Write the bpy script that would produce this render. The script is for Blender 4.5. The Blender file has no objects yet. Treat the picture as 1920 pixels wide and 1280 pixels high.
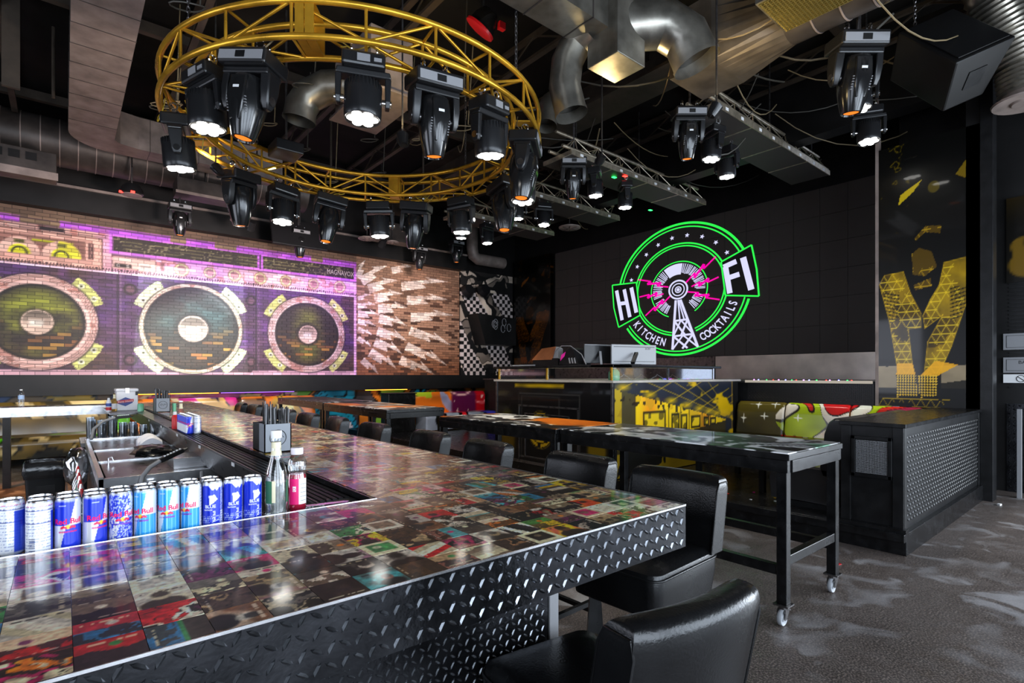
import bpy, math, random
import numpy as np
from mathutils import Vector, Matrix

random.seed(7); RNG = np.random.default_rng(7)
scene = bpy.context.scene
COL = scene.collection
PI = math.pi
R = math.radians

# ---------------------------------------------------------------- camera, world, daylight, exposure
cam_d = bpy.data.cameras.new('camera'); cam = bpy.data.objects.new('camera', cam_d); COL.objects.link(cam)
cam.location = (0, 0, 1.52); cam.rotation_euler = (R(90), 0, R(-39.9))
cam_d.sensor_width = 36; cam_d.lens = 18.88; cam_d.shift_y = 63/1920; cam_d.clip_start = 0.02
scene.camera = cam
world = bpy.data.worlds.new('world'); scene.world = world; world.use_nodes = True
world.node_tree.nodes['Background'].inputs[0].default_value = (0.62, 0.74, 1.0, 1)
world.node_tree.nodes['Background'].inputs[1].default_value = 1.2
vs = scene.view_settings
vs.view_transform = 'Standard'; vs.look = 'None'; vs.gamma = 1; vs.use_curve_mapping = False; vs.exposure = 0.95
try:
    scene.cycles.use_denoising = True
    scene.cycles.sample_clamp_indirect = 4.0
    scene.cycles.max_bounces = 7
    scene.cycles.diffuse_bounces = 4
    scene.cycles.transparent_max_bounces = 8
    scene.cycles.caustics_reflective = False
    scene.cycles.caustics_refractive = False
except Exception:
    pass

def area_light(name, loc, aim, sx, sy, power, col=(1, 1, 1), spread=180):
    d = bpy.data.lights.new(name, 'AREA'); d.shape = 'RECTANGLE'; d.size = sx; d.size_y = sy
    d.energy = power; d.color = col; d.spread = R(spread)
    o = bpy.data.objects.new(name, d); COL.objects.link(o); o.location = loc
    o.rotation_euler = (Vector(aim)-Vector(loc)).to_track_quat('-Z', 'Y').to_euler()
    return o

def spot_light(name, loc, aim, power, angle, col=(1, 1, 1), blend=0.6, rad=0.08):
    d = bpy.data.lights.new(name, 'SPOT'); d.energy = power; d.color = col
    d.spot_size = R(angle); d.spot_blend = blend; d.shadow_soft_size = rad
    o = bpy.data.objects.new(name, d); COL.objects.link(o); o.location = loc
    o.rotation_euler = (Vector(aim)-Vector(loc)).to_track_quat('-Z', 'Y').to_euler()
    return o

# daylight from the tall street windows in the front wall (Y = -4) and the left wall (X = -5)
for i, wx in enumerate((-2.6, 0.6, 3.8, 7.0)):
    area_light('window_daylight', (wx, -3.95, 1.95), (wx, 6, 1.2), 2.6, 3.0, (120, 115, 110, 125)[i], (0.78, 0.89, 1.0))
area_light('window_daylight', (-4.95, 1.5, 1.95), (6, 3.0, 1.2), 3.0, 3.0, 40, (0.88, 0.93, 1.0))
area_light('window_daylight', (-4.95, 6.5, 1.95), (6, 6.5, 1.2), 3.0, 3.0, 40, (0.95, 0.95, 1.0))

area_light('entrance_daylight', (9.44, -2.55, 1.6), (2, 1.0, 0.6), 2.3, 2.7, 210, (0.82, 0.91, 1.0))

# ---------------------------------------------------------------- helpers
def lin(c):
    c = np.asarray(c, dtype=np.float64)
    return np.where(c <= 0.04045, c/12.92, ((c+0.055)/1.055)**2.4)

def rgb(*c):
    return np.array(c, dtype=np.float64)/255.0

class MB:
    def __init__(s): s.v = []; s.f = []
    def add(s, v, f):
        n = len(s.v); s.v += [tuple(map(float, p)) for p in v]; s.f += [tuple(i+n for i in q) for q in f]
        return s
    def obox(s, x0, x1, y0, y1, z0, z1):
        v = [(x0,y0,z0),(x1,y0,z0),(x1,y1,z0),(x0,y1,z0),(x0,y0,z1),(x1,y0,z1),(x1,y1,z1),(x0,y1,z1)]
        return s.add(v, [(0,3,2,1),(4,5,6,7),(0,1,5,4),(1,2,6,5),(2,3,7,6),(3,0,4,7)])
    def box(s, c, d, m=None):
        n = len(s.v); s.obox(-d[0]/2, d[0]/2, -d[1]/2, d[1]/2, -d[2]/2, d[2]/2)
        for i in range(n, len(s.v)):
            p = Vector(s.v[i]);  p = (m @ p) if m else p
            s.v[i] = (p.x+c[0], p.y+c[1], p.z+c[2])
        return s
    def bar(s, p0, p1, w, h=None):
        p0 = Vector(p0); p1 = Vector(p1); d = p1-p0; h = h or w
        q = d.to_track_quat('X', 'Z').to_matrix()
        return s.box((p0+p1)/2, (d.length, w, h), q)
    def ring(s, c, n, r, q):
        return [c + q @ Vector((r*math.cos(2*PI*i/n), r*math.sin(2*PI*i/n), 0)) for i in range(n)]
    def cyl(s, p0, p1, r, r1=None, n=14, caps=True):
        return s.tube([p0, p1], [r, r if r1 is None else r1], n, caps)
    def tube(s, pts, r, n=8, caps=True, closed=False):
        pts = [Vector(p) for p in pts]; k = len(pts)
        rs = r if isinstance(r, (list, tuple)) else [r]*k
        dirs = []
        for i in range(k):
            if closed: d = pts[(i+1) % k]-pts[i-1]
            else: d = pts[min(i+1, k-1)]-pts[max(i-1, 0)]
            if d.length < 1e-9: d = Vector((0,0,1))
            dirs.append(d.normalized())
        up = Vector((0,0,1)) if abs(dirs[0].z) < 0.9 else Vector((1,0,0))
        u = (up - dirs[0]*up.dot(dirs[0])).normalized(); v = []
        for i in range(k):
            d = dirs[i]; u = (u - d*u.dot(d))
            u = u.normalized() if u.length > 1e-6 else d.orthogonal().normalized()
            w = d.cross(u)
            v += [pts[i] + u*(rs[i]*math.cos(2*PI*j/n)) + w*(rs[i]*math.sin(2*PI*j/n)) for j in range(n)]
        f = []
        for i in range(k if closed else k-1):
            a = i*n; b = ((i+1) % k)*n
            f += [(a+j, a+(j+1) % n, b+(j+1) % n, b+j) for j in range(n)]
        if caps and not closed:
            f.append(tuple(reversed(range(n)))); f.append(tuple(range((k-1)*n, k*n)))
        return s.add(v, f)
    def lathe(s, prof, n=24, c=(0,0,0), m=None, sx=1, sy=1):
        v = []; f = []; k = len(prof)
        for r, z in prof:
            for j in range(n):
                p = Vector((r*math.cos(2*PI*j/n)*sx, r*math.sin(2*PI*j/n)*sy, z))
                if m: p = m @ p
                v.append((p.x+c[0], p.y+c[1], p.z+c[2]))
        for i in range(k-1):
            f += [(i*n+j, i*n+(j+1) % n, (i+1)*n+(j+1) % n, (i+1)*n+j) for j in range(n)]
        if prof[0][0] > 1e-6: f.append(tuple(reversed(range(n))))
        if prof[-1][0] > 1e-6: f.append(tuple(range((k-1)*n, k*n)))
        return s.add(v, f)
    def loft(s, loops):
        n = len(loops[0]); k = len(loops); v = [p for l in loops for p in l]
        f = [(i*n+j, i*n+(j+1) % n, (i+1)*n+(j+1) % n, (i+1)*n+j) for i in range(k-1) for j in range(n)]
        f.append(tuple(reversed(range(n)))); f.append(tuple(range((k-1)*n, k*n)))
        return s.add(v, f)
    def prism(s, poly, vec):
        n = len(poly); vec = Vector(vec); a = [Vector(p) for p in poly]; b = [p+vec for p in a]
        f = [tuple(reversed(range(n))), tuple(range(n, 2*n))] + [(i, (i+1) % n, n+(i+1) % n, n+i) for i in range(n)]
        return s.add(a+b, f)
    def build(s, name, mat, parent=None, smooth=None, bevel=0, world=False):
        v = s.v
        if world and parent is not None:
            l = parent.location; v = [(a-l.x, b-l.y, c-l.z) for a, b, c in v]
        me = bpy.data.meshes.new(name); me.from_pydata(v, [], s.f); me.update()
        if smooth is not None:
            for p in me.polygons: p.use_smooth = True
            me.set_sharp_from_angle(angle=R(smooth))
        if mat is not None: me.materials.append(mat)
        o = bpy.data.objects.new(name, me); COL.objects.link(o)
        if parent is not None: o.parent = parent
        if bevel:
            b = o.modifiers.new('bevel', 'BEVEL'); b.width = bevel; b.segments = 2; b.limit_method = 'ANGLE'; b.angle_limit = R(40)
        return o

def tag(o, label=None, cat=None, group=None, kind=None):
    if label: o['label'] = label
    if cat: o['category'] = cat
    if group: o['group'] = group
    if kind: o['kind'] = kind
    return o

def thing(name, label, cat, loc=(0,0,0), rotz=0, group=None):
    o = bpy.data.objects.new(name, None); COL.objects.link(o); o.empty_display_size = 0.1
    o.location = loc; o.rotation_euler = (0, 0, rotz)
    return tag(o, label, cat, group)

def struct(o): o['kind'] = 'structure'; return o

KIDS = {}
def kids(o): return [c for c in bpy.data.objects if c.parent == o]
def copy_tree(o, parent=None, _map=None):
    if _map is None:
        _map = {}
        for c in bpy.data.objects:
            if c.parent: _map.setdefault(c.parent.name, []).append(c)
    c = o.copy(); COL.objects.link(c); c.parent = parent
    for ch in _map.get(o.name, []): copy_tree(ch, c, _map)
    return c

def colour_mesh(name, v, f, cols, mat, parent=None, world=False, smooth=None):
    v = np.asarray(v, float)
    if world and parent is not None: v = v - np.array(parent.location)
    me = bpy.data.meshes.new(name); me.from_pydata(v.tolist(), [], [tuple(q) for q in f]); me.update()
    a = me.color_attributes.new('Col', 'FLOAT_COLOR', 'POINT')
    c = np.ones((len(v), 4)); c[:, :3] = lin(np.clip(cols, 0, 1)); a.data.foreach_set('color', c.astype(np.float32).ravel())
    me.materials.append(mat)
    if smooth is not None:
        for p in me.polygons: p.use_smooth = True
        me.set_sharp_from_angle(angle=R(smooth))
    o = bpy.data.objects.new(name, me); COL.objects.link(o)
    if parent is not None: o.parent = parent
    return o

def tile_template(nx, ny):
    """unit grid with a skirt: (u,v,d) rows and quads; d=1 is the skirt foot"""
    uu, vv = np.meshgrid(np.linspace(0, 1, nx+1), np.linspace(0, 1, ny+1))
    uv = np.stack([uu.ravel(), vv.ravel(), np.zeros(uu.size)], 1)
    f = [(j*(nx+1)+i, j*(nx+1)+i+1, (j+1)*(nx+1)+i+1, (j+1)*(nx+1)+i) for j in range(ny) for i in range(nx)]
    loop = [i for i in range(nx+1)] + [j*(nx+1)+nx for j in range(1, ny+1)] + [ny*(nx+1)+i for i in range(nx-1, -1, -1)] + [j*(nx+1) for j in range(ny-1, 0, -1)]
    n0 = len(uv); sk = uv[loop].copy(); sk[:, 2] = 1
    uv = np.vstack([uv, sk]); m = len(loop)
    f += [(loop[(k+1) % m], loop[k], n0+k, n0+(k+1) % m) for k in range(m)]
    return uv, np.array(f)

def slab(name, p0, ux, uy, nx, ny, fn, mat, parent=None, thick=0.01, world=True):
    """a painted board: front grid from p0 along ux, uy, skirt going back along -(ux x uy)"""
    uv, f = tile_template(nx, ny)
    p0 = np.array(p0, float); ux = np.array(ux, float); uy = np.array(uy, float)
    n = np.cross(ux, uy); n /= np.linalg.norm(n)
    v = p0 + uv[:, :1]*ux + uv[:, 1:2]*uy - uv[:, 2:3]*n*thick
    c = fn(uv[:, 0]*np.linalg.norm(ux), uv[:, 1]*np.linalg.norm(uy))
    k = len(v); corners = [0, nx, (nx+1)*(ny+1)-1, (nx+1)*ny]
    return colour_mesh(name, v, [tuple(q) for q in f], c, mat, parent, world)

# ---- numpy painting
def hsh(i, j, s):
    h = (i*374761393 + j*668265263 + s*974634777) & 0x7fffffff
    h = (h ^ (h >> 13))*1274126177 & 0x7fffffff
    return ((h ^ (h >> 16)) & 0xffff)/65535.0
def vnoise(x, y, s=0):
    x = np.asarray(x, float); y = np.asarray(y, float)
    i = np.floor(x).astype(np.int64); j = np.floor(y).astype(np.int64); u = x-i; v = y-j
    u = u*u*(3-2*u); v = v*v*(3-2*v)
    return (hsh(i,j,s)*(1-u)+hsh(i+1,j,s)*u)*(1-v)+(hsh(i,j+1,s)*(1-u)+hsh(i+1,j+1,s)*u)*v
def fbm(x, y, s=0, o=4):
    t = 0; a = 0.5; n = 0
    for k in range(o):
        t = t+a*vnoise(x*2**k, y*2**k, s+k); n += a; a *= 0.5
    return t/n
def mixc(c, col, m):
    m = np.clip(m, 0, 1)
    col = np.asarray(col, float)
    return c*(1-m[:, None]) + col*m[:, None]
def ss(d, w): return np.clip(0.5-d/w, 0, 1)          # soft inside mask of a signed distance
def d_circ(x, y, cx, cy, r): return np.hypot(x-cx, y-cy)-r
def d_ring(x, y, cx, cy, r, t): return np.abs(np.hypot(x-cx, y-cy)-r)-t/2
def d_box(x, y, x0, x1, y0, y1): return np.maximum(np.abs(x-(x0+x1)/2)-(x1-x0)/2, np.abs(y-(y0+y1)/2)-(y1-y0)/2)
def d_seg(x, y, ax, ay, bx, by, w):
    dx, dy = bx-ax, by-ay; t = np.clip(((x-ax)*dx+(y-ay)*dy)/(dx*dx+dy*dy+1e-12), 0, 1)
    return np.hypot(x-ax-t*dx, y-ay-t*dy)-w/2
def in_poly(x, y, P):
    m = np.zeros(x.shape, bool); n = len(P)
    for i in range(n):
        x0, y0 = P[i]; x1, y1 = P[(i+1) % n]
        if y0 == y1: continue
        m ^= ((y0 > y) != (y1 > y)) & (x < (x1-x0)*(y-y0)/(y1-y0)+x0)
    return m.astype(float)
def graffiti(x, y, s, pal, scale=2.0, line=0.09, lc=(0.02,0.02,0.02)):
    wx = x*scale+1.6*fbm(x*scale*0.8, y*scale*0.8, s, 3); wy = y*scale+1.6*fbm(x*scale*0.8+9, y*scale*0.8+4, s+5, 3)
    n = fbm(wx, wy, s+11, 2)*len(pal)*1.5
    i = np.floor(n).astype(int); fr = n-i
    c = np.array(pal)[(i+s) % len(pal)]
    sh = 0.75+0.45*vnoise(x*scale*3, y*scale*3, s+3)
    c = c*sh[:, None]
    c = mixc(c, lc, np.clip((line-np.minimum(fr, 1-fr))/0.03, 0, 1))
    return np.clip(c, 0, 1)

# ---- materials
def pbr(name, col=(0.5,0.5,0.5), rough=0.5, metal=0.0, attr=False, coat=0.0, bump=0.0, bscale=60, var=0.0, vscale=6, emit=None, estr=0, trans=0, ior=1.45, spec=0.5, coat_rough=0.05, rvar=0.0):
    m = bpy.data.materials.new(name); m.use_nodes = True; nt = m.node_tree; b = nt.nodes['Principled BSDF']
    b.inputs['Base Color'].default_value = (*col, 1); b.inputs['Roughness'].default_value = rough; b.inputs['Metallic'].default_value = metal
    b.inputs['Coat Weight'].default_value = coat; b.inputs['Coat Roughness'].default_value = coat_rough
    b.inputs['Transmission Weight'].default_value = trans; b.inputs['IOR'].default_value = ior
    b.inputs['Specular IOR Level'].default_value = spec
    tc = nt.nodes.new('ShaderNodeTexCoord')
    if attr:
        a = nt.nodes.new('ShaderNodeAttribute'); a.attribute_name = 'Col'; src = a.outputs['Color']
        nt.links.new(src, b.inputs['Base Color'])
    if var > 0 and not attr:
        n = nt.nodes.new('ShaderNodeTexNoise'); n.inputs['Scale'].default_value = vscale; n.inputs['Detail'].default_value = 5
        nt.links.new(tc.outputs['Object'], n.inputs['Vector'])
        r = nt.nodes.new('ShaderNodeValToRGB'); r.color_ramp.elements[0].position = 0.3; r.color_ramp.elements[1].position = 0.72
        r.color_ramp.elements[0].color = (*[c*(1-var) for c in col], 1); r.color_ramp.elements[1].color = (*[min(1, c*(1+var)) for c in col], 1)
        nt.links.new(n.outputs['Fac'], r.inputs['Fac']); nt.links.new(r.outputs['Color'], b.inputs['Base Color'])
        if rvar:
            mr = nt.nodes.new('ShaderNodeMapRange'); mr.inputs['To Min'].default_value = max(0.05, rough-rvar); mr.inputs['To Max'].default_value = rough+rvar
            nt.links.new(n.outputs['Fac'], mr.inputs['Value']); nt.links.new(mr.outputs['Result'], b.inputs['Roughness'])
    if bump > 0:
        n = nt.nodes.new('ShaderNodeTexNoise'); n.inputs['Scale'].default_value = bscale; n.inputs['Detail'].default_value = 3
        nt.links.new(tc.outputs['Object'], n.inputs['Vector'])
        bp = nt.nodes.new('ShaderNodeBump'); bp.inputs['Strength'].default_value = bump; bp.inputs['Distance'].default_value = 0.01
        nt.links.new(n.outputs['Fac'], bp.inputs['Height']); nt.links.new(bp.outputs['Normal'], b.inputs['Normal'])
    if emit is not None:
        b.inputs['Emission Color'].default_value = (*emit, 1); b.inputs['Emission Strength'].default_value = estr
    return m

M = {}
M['black'] = pbr('black_metal', (0.007,0.007,0.0075), 0.36, 0.0, spec=0.35, var=0.5, vscale=9, bump=0.08, bscale=40)
M['fixture'] = pbr('fixture_plastic', (0.011,0.011,0.012), 0.30, 0.0, spec=0.5, bump=0.03, bscale=200)
M['fixture_gloss'] = pbr('fixture_gloss', (0.009,0.009,0.0095), 0.17, 0.0, spec=0.6)
M['leather'] = pbr('black_leather', (0.005,0.005,0.0054), 0.27, 0.0, spec=0.42, bump=0.10, bscale=140, var=0.4, vscale=5, rvar=0.07)
M['blackwood'] = pbr('black_painted_wood', (0.006,0.006,0.0065), 0.26, 0.0, spec=0.4, var=0.6, vscale=14, bump=0.04, bscale=25, rvar=0.05)
M['gold'] = pbr('gold_truss_paint', (0.74,0.37,0.03), 0.30, 0.7, var=0.45, vscale=3, rvar=0.1)
M['galv'] = pbr('galvanised_steel', (0.30,0.28,0.24), 0.34, 0.85, var=0.35, vscale=5, bump=0.12, bscale=9, rvar=0.12)
M['dusty'] = pbr('dusty_duct', (0.27,0.215,0.19), 0.55, 0.35, var=0.35, vscale=4, bump=0.1, bscale=12)
M['brownduct'] = pbr('brown_duct', (0.105,0.085,0.065), 0.5, 0.4, var=0.4, vscale=4)
M['darkduct'] = pbr('dark_round_duct', (0.06,0.05,0.045), 0.45, 0.4, var=0.4, vscale=4)
M['steel'] = pbr('stainless_steel', (0.72,0.72,0.74), 0.26, 1.0, var=0.2, vscale=20, bump=0.03, bscale=90)
M['darksteel'] = pbr('dark_stainless', (0.16,0.15,0.15), 0.3, 0.9, var=0.35, vscale=14, rvar=0.1)
M['chrome'] = pbr('chrome', (0.75,0.75,0.76), 0.12, 1.0)
M['alu'] = pbr('truss_aluminium', (0.62,0.53,0.40), 0.38, 0.85, var=0.3, vscale=12)
M['plate'] = pbr('diamond_plate', (0.034,0.035,0.039), 0.24, 0.9, var=0.45, vscale=10, bump=0.1, bscale=80, rvar=0.08)
M['tread'] = pbr('worn_tread', (0.19,0.20,0.22), 0.22, 0.95, var=0.4, vscale=30, rvar=0.08)
M['perf'] = pbr('perforated_black', (0.012,0.012,0.013), 0.34, 0.3)
M['ceiling'] = pbr('black_ceiling', (0.007,0.0065,0.006), 0.8, spec=0.2, var=0.5, vscale=2)
M['wallblack'] = pbr('black_wall', (0.007,0.0065,0.0065), 0.45, spec=0.35, var=0.4, vscale=3)
M['print'] = pbr('printed_paint', rough=0.55, attr=True, bump=0.15, bscale=35)
M['printgloss'] = pbr('printed_gloss', rough=0.30, attr=True, coat=0.3, spec=0.35)
M['vinyl'] = pbr('painted_vinyl', rough=0.28, attr=True, coat=0.5, coat_rough=0.12, bump=0.05, bscale=30)
M['cover'] = pbr('cover_under_resin', rough=0.45, spec=0.3, attr=True, coat=0.9, coat_rough=0.09, bump=0.012, bscale=8)
M['ledtile'] = pbr('led_tile', (0.040,0.034,0.030), 0.55, bump=0.1, bscale=300)
M['canprint'] = pbr('can_print', rough=0.28, metal=0.25, attr=True, coat=0.4)
M['can_alu'] = pbr('can_aluminium', (0.8,0.8,0.82), 0.22, 1.0)
def thin_glass(name, tint=(0.95,0.97,0.98), refl=1.0, base=0.06, rough=0.05):
    m = bpy.data.materials.new(name); m.use_nodes = True; nt = m.node_tree; nt.nodes.clear()
    out = nt.nodes.new('ShaderNodeOutputMaterial'); tr = nt.nodes.new('ShaderNodeBsdfTransparent'); tr.inputs[0].default_value = (*tint, 1)
    gl = nt.nodes.new('ShaderNodeBsdfGlossy'); gl.inputs['Roughness'].default_value = rough; gl.inputs[0].default_value = (1,1,1,1)
    lw = nt.nodes.new('ShaderNodeLayerWeight'); lw.inputs['Blend'].default_value = 0.35
    mu = nt.nodes.new('ShaderNodeMath'); mu.operation = 'MULTIPLY_ADD'; mu.inputs[1].default_value = 0.75*refl; mu.inputs[2].default_value = base
    mx = nt.nodes.new('ShaderNodeMixShader'); nt.links.new(lw.outputs['Facing'], mu.inputs[0]); nt.links.new(mu.outputs[0], mx.inputs[0])
    nt.links.new(tr.outputs[0], mx.inputs[1]); nt.links.new(gl.outputs[0], mx.inputs[2]); nt.links.new(mx.outputs[0], out.inputs['Surface'])
    return m
M['glass'] = thin_glass('clear_glass')
M['plexi'] = thin_glass('plexiglass', (0.93,0.95,0.95), 0.6)
M['red'] = pbr('red_plastic', (0.55,0.01,0.015), 0.35)
M['white'] = pbr('white_plastic', (0.78,0.78,0.78), 0.4)
M['grey'] = pbr('grey_plastic', (0.25,0.25,0.26), 0.45)
M['cable'] = pbr('cable', (0.05,0.045,0.035), 0.5)
M['cable_tan'] = pbr('tan_cable', (0.20,0.15,0.08), 0.6)
M['cable_yel'] = pbr('yellow_cable', (0.5,0.32,0.02), 0.5)
M['bag'] = pbr('black_bag', (0.012,0.012,0.013), 0.22, spec=0.8, bump=0.6, bscale=14)
M['greenglass'] = pbr('green_plastic', (0.2,0.6,0.35), 0.2)
M['pink'] = pbr('pink_label', (0.85,0.02,0.35), 0.5)
M['orangewood'] = pbr('orange_brown', (0.32,0.10,0.03), 0.4, var=0.3)
def emis(name, col, s): return pbr(name, (0.0,0.0,0.0), 0.5, emit=col, estr=s)
M['e_white'] = emis('led_white', (1.0,0.98,0.92), 7)
M['e_blue'] = emis('led_blue', (0.10,0.12,1.0), 14)
M['e_purple'] = emis('led_purple', (0.45,0.1,1.0), 12)
M['e_orange'] = emis('lens_orange', (1.0,0.22,0.02), 0.7)
M['e_logo_g'] = emis('logo_green', (0.02,0.75,0.06), 0.75)
M['e_logo_w'] = emis('logo_lilac_white', (0.62,0.62,0.86), 0.62)
M['e_logo_p'] = emis('logo_pink', (1.0,0.0,0.32), 0.75)
M['e_logo_k'] = pbr('logo_black', (0.012,0.011,0.010), 0.6)
M['e_strip_o'] = emis('strip_orange', (1.0,0.28,0.02), 4.0)
M['e_strip_p'] = emis('strip_purple', (0.35,0.12,1.0), 1.2)
M['e_pale_edge'] = emis('pale_edge_glow', (1.0,0.9,0.75), 0.22)
M['e_red'] = emis('red_lamp', (1.0,0.03,0.02), 3)
M['e_green'] = emis('green_lamp', (0.02,1.0,0.1), 3)

def text_mesh(s, size=1.0, bold=0.0):
    c = bpy.data.curves.new('text', 'FONT'); c.body = s; c.size = size; c.align_x = 'CENTER'; c.resolution_u = 3; c.offset = bold
    o = bpy.data.objects.new('text', c); COL.objects.link(o)
    bpy.context.view_layer.update()
    dg = bpy.context.evaluated_depsgraph_get(); ev = o.evaluated_get(dg); me = ev.to_mesh()
    v = np.array([tuple(p.co) for p in me.vertices]); f = [tuple(p.vertices) for p in me.polygons]
    ev.to_mesh_clear(); bpy.data.objects.remove(o); bpy.data.curves.remove(c)
    return v, f
TX = {}
def txt(s, bold=0.0):
    if (s, bold) not in TX: TX[(s, bold)] = text_mesh(s, 1.0, bold)
    return TX[(s, bold)]

# ================================================================ SETTING
def floor_mat():
    m = bpy.data.materials.new('worn_floor'); m.use_nodes = True; nt = m.node_tree; b = nt.nodes['Principled BSDF']
    tc = nt.nodes.new('ShaderNodeTexCoord')
    def noise(sc, det, dist=0.0):
        n = nt.nodes.new('ShaderNodeTexNoise'); n.inputs['Scale'].default_value = sc; n.inputs['Detail'].default_value = det
        n.inputs['Distortion'].default_value = dist
        nt.links.new(tc.outputs['Object'], n.inputs['Vector']); return n
    def ramp(src, stops):
        r = nt.nodes.new('ShaderNodeValToRGB'); e = r.color_ramp.elements
        e[0].position, e[0].color = stops[0][0], (*stops[0][1], 1); e[1].position, e[1].color = stops[1][0], (*stops[1][1], 1)
        for p, c in stops[2:]:
            k = e.new(p); k.color = (*c, 1)
        nt.links.new(src, r.inputs['Fac']); return r
    def mix(a, b_, fac, t='MIX'):
        x = nt.nodes.new('ShaderNodeMix'); x.data_type = 'RGBA'; x.blend_type = t
        nt.links.new(a, x.inputs['A']); nt.links.new(b_, x.inputs['B'])
        if isinstance(fac, float): x.inputs['Factor'].default_value = fac
        else: nt.links.new(fac, x.inputs['Factor'])
        return x.outputs['Result']
    base = ramp(noise(1.3, 6).outputs['Fac'], [(0.3, (0.040,0.031,0.027)), (0.7, (0.11,0.091,0.083))])
    sp = ramp(noise(95, 2).outputs['Fac'], [(0.45, (0.02,0.015,0.013)), (0.68, (0.42,0.33,0.28))])
    c = mix(base.outputs['Color'], sp.outputs['Color'], 0.36)
    scr = ramp(noise(2.6, 12, 0.9).outputs['Fac'], [(0.53, (0,0,0)), (0.63, (0.85,0.85,0.85))])
    big = ramp(noise(0.7, 3).outputs['Fac'], [(0.45, (0,0,0)), (0.66, (1,1,1))])
    k = nt.nodes.new('ShaderNodeMath'); k.operation = 'MULTIPLY'
    nt.links.new(scr.outputs['Color'], k.inputs[0]); nt.links.new(big.outputs['Color'], k.inputs[1])
    wh = nt.nodes.new('ShaderNodeRGB'); wh.outputs[0].default_value = (0.42,0.41,0.42,1)
    c = mix(c, wh.outputs[0], k.outputs[0])
    nt.links.new(c, b.inputs['Base Color'])
    rr = ramp(noise(9, 5).outputs['Fac'], [(0.3, (0.26,0.26,0.26)), (0.7, (0.55,0.55,0.55))])
    nt.links.new(rr.outputs['Color'], b.inputs['Roughness'])
    bp = nt.nodes.new('ShaderNodeBump'); bp.inputs['Strength'].default_value = 0.10; bp.inputs['Distance'].default_value = 0.005
    nt.links.new(noise(140, 2).outputs['Fac'], bp.inputs['Height']); nt.links.new(bp.outputs['Normal'], b.inputs['Normal'])
    return m
M['floor'] = floor_mat()

YW = 13.5; XL = 11.3; ZC = 6.2
struct(MB().obox(-5, 12.2, -4, 14.2, -0.1, 0).build('floor', M['floor']))
struct(MB().obox(-5.2, 12.2, -4.2, 14.2, ZC, ZC+0.1).build('ceiling', M['ceiling']))
wb = struct(MB().obox(-5, 12.2, YW+0.02, YW+0.3, 0, ZC).build('wall_back', M['wallblack']))
struct(MB().obox(XL+0.12, XL+0.4, 2.4, YW+0.1, 0, ZC).build('wall_right', M['wallblack']))
struct(MB().obox(9.5, 9.8, -1.3, 2.42, 0, ZC).build('wall_corridor', M['wallblack'])); struct(MB().obox(9.5, 9.8, -4, -1.3, 3.05, ZC).build('wall_over_entrance', M['wallblack']))
d_ = thing('door_1', None, None, (9.6, -2.6, 0)); d_['kind'] = 'structure'
for y_ in (-3.98, -2.63, -1.36): MB().obox(9.55, 9.61, y_, y_+0.06, 0, 3.05).build('door_frame', M['black'], d_, world=True)
for z_ in (0.0, 2.2, 2.99): MB().obox(9.55, 9.61, -3.98, -1.3, z_, z_+0.06).build('door_rail', M['black'], d_, world=True)
# front wall (behind the camera) and left wall with tall street windows
def window_wall(name, along, fixed, lo, hi, opens):
    m = MB(); s = 0.2
    def bx(a, b, z0, z1):
        if along == 'x': m.obox(a, b, fixed-s, fixed, z0, z1)
        else: m.obox(fixed-s, fixed, a, b, z0, z1)
    bx(lo, hi, 0, 0.42); bx(lo, hi, 3.5, ZC)
    e = lo
    for a, b in opens: bx(e, a, 0.42, 3.5); e = b
    bx(e, hi, 0.42, 3.5)
    struct(m.build(name, M['wallblack']))
    for i, (a, b) in enumerate(opens):
        w = thing('window_%d' % (i+1 if along == 'x' else i+5), None, None); w['kind'] = 'structure'
        f = MB()
        for z in (0.42, 1.95, 3.44):
            if along == 'x': f.obox(a, b, fixed-0.12, fixed-0.06, z, z+0.06)
            else: f.obox(fixed-0.12, fixed-0.06, a, b, z, z+0.06)
        for t in (a, (a+b)/2-0.03, b-0.06):
            if along == 'x': f.obox(t, t+0.06, fixed-0.12, fixed-0.06, 0.42, 3.5)
            else: f.obox(fixed-0.12, fixed-0.06, t, t+0.06, 0.42, 3.5)
        f.build('window_frame', M['black'], w)
window_wall('wall_front', 'x', -4.0, -5, 12.2, [(-4.0,-1.2),(-0.8,2.0),(2.4,5.2),(5.6,8.4)])
window_wall('wall_left', 'y', -5.0, -4, 14.2, [(0.0,3.0),(5.0,8.0)])

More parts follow.
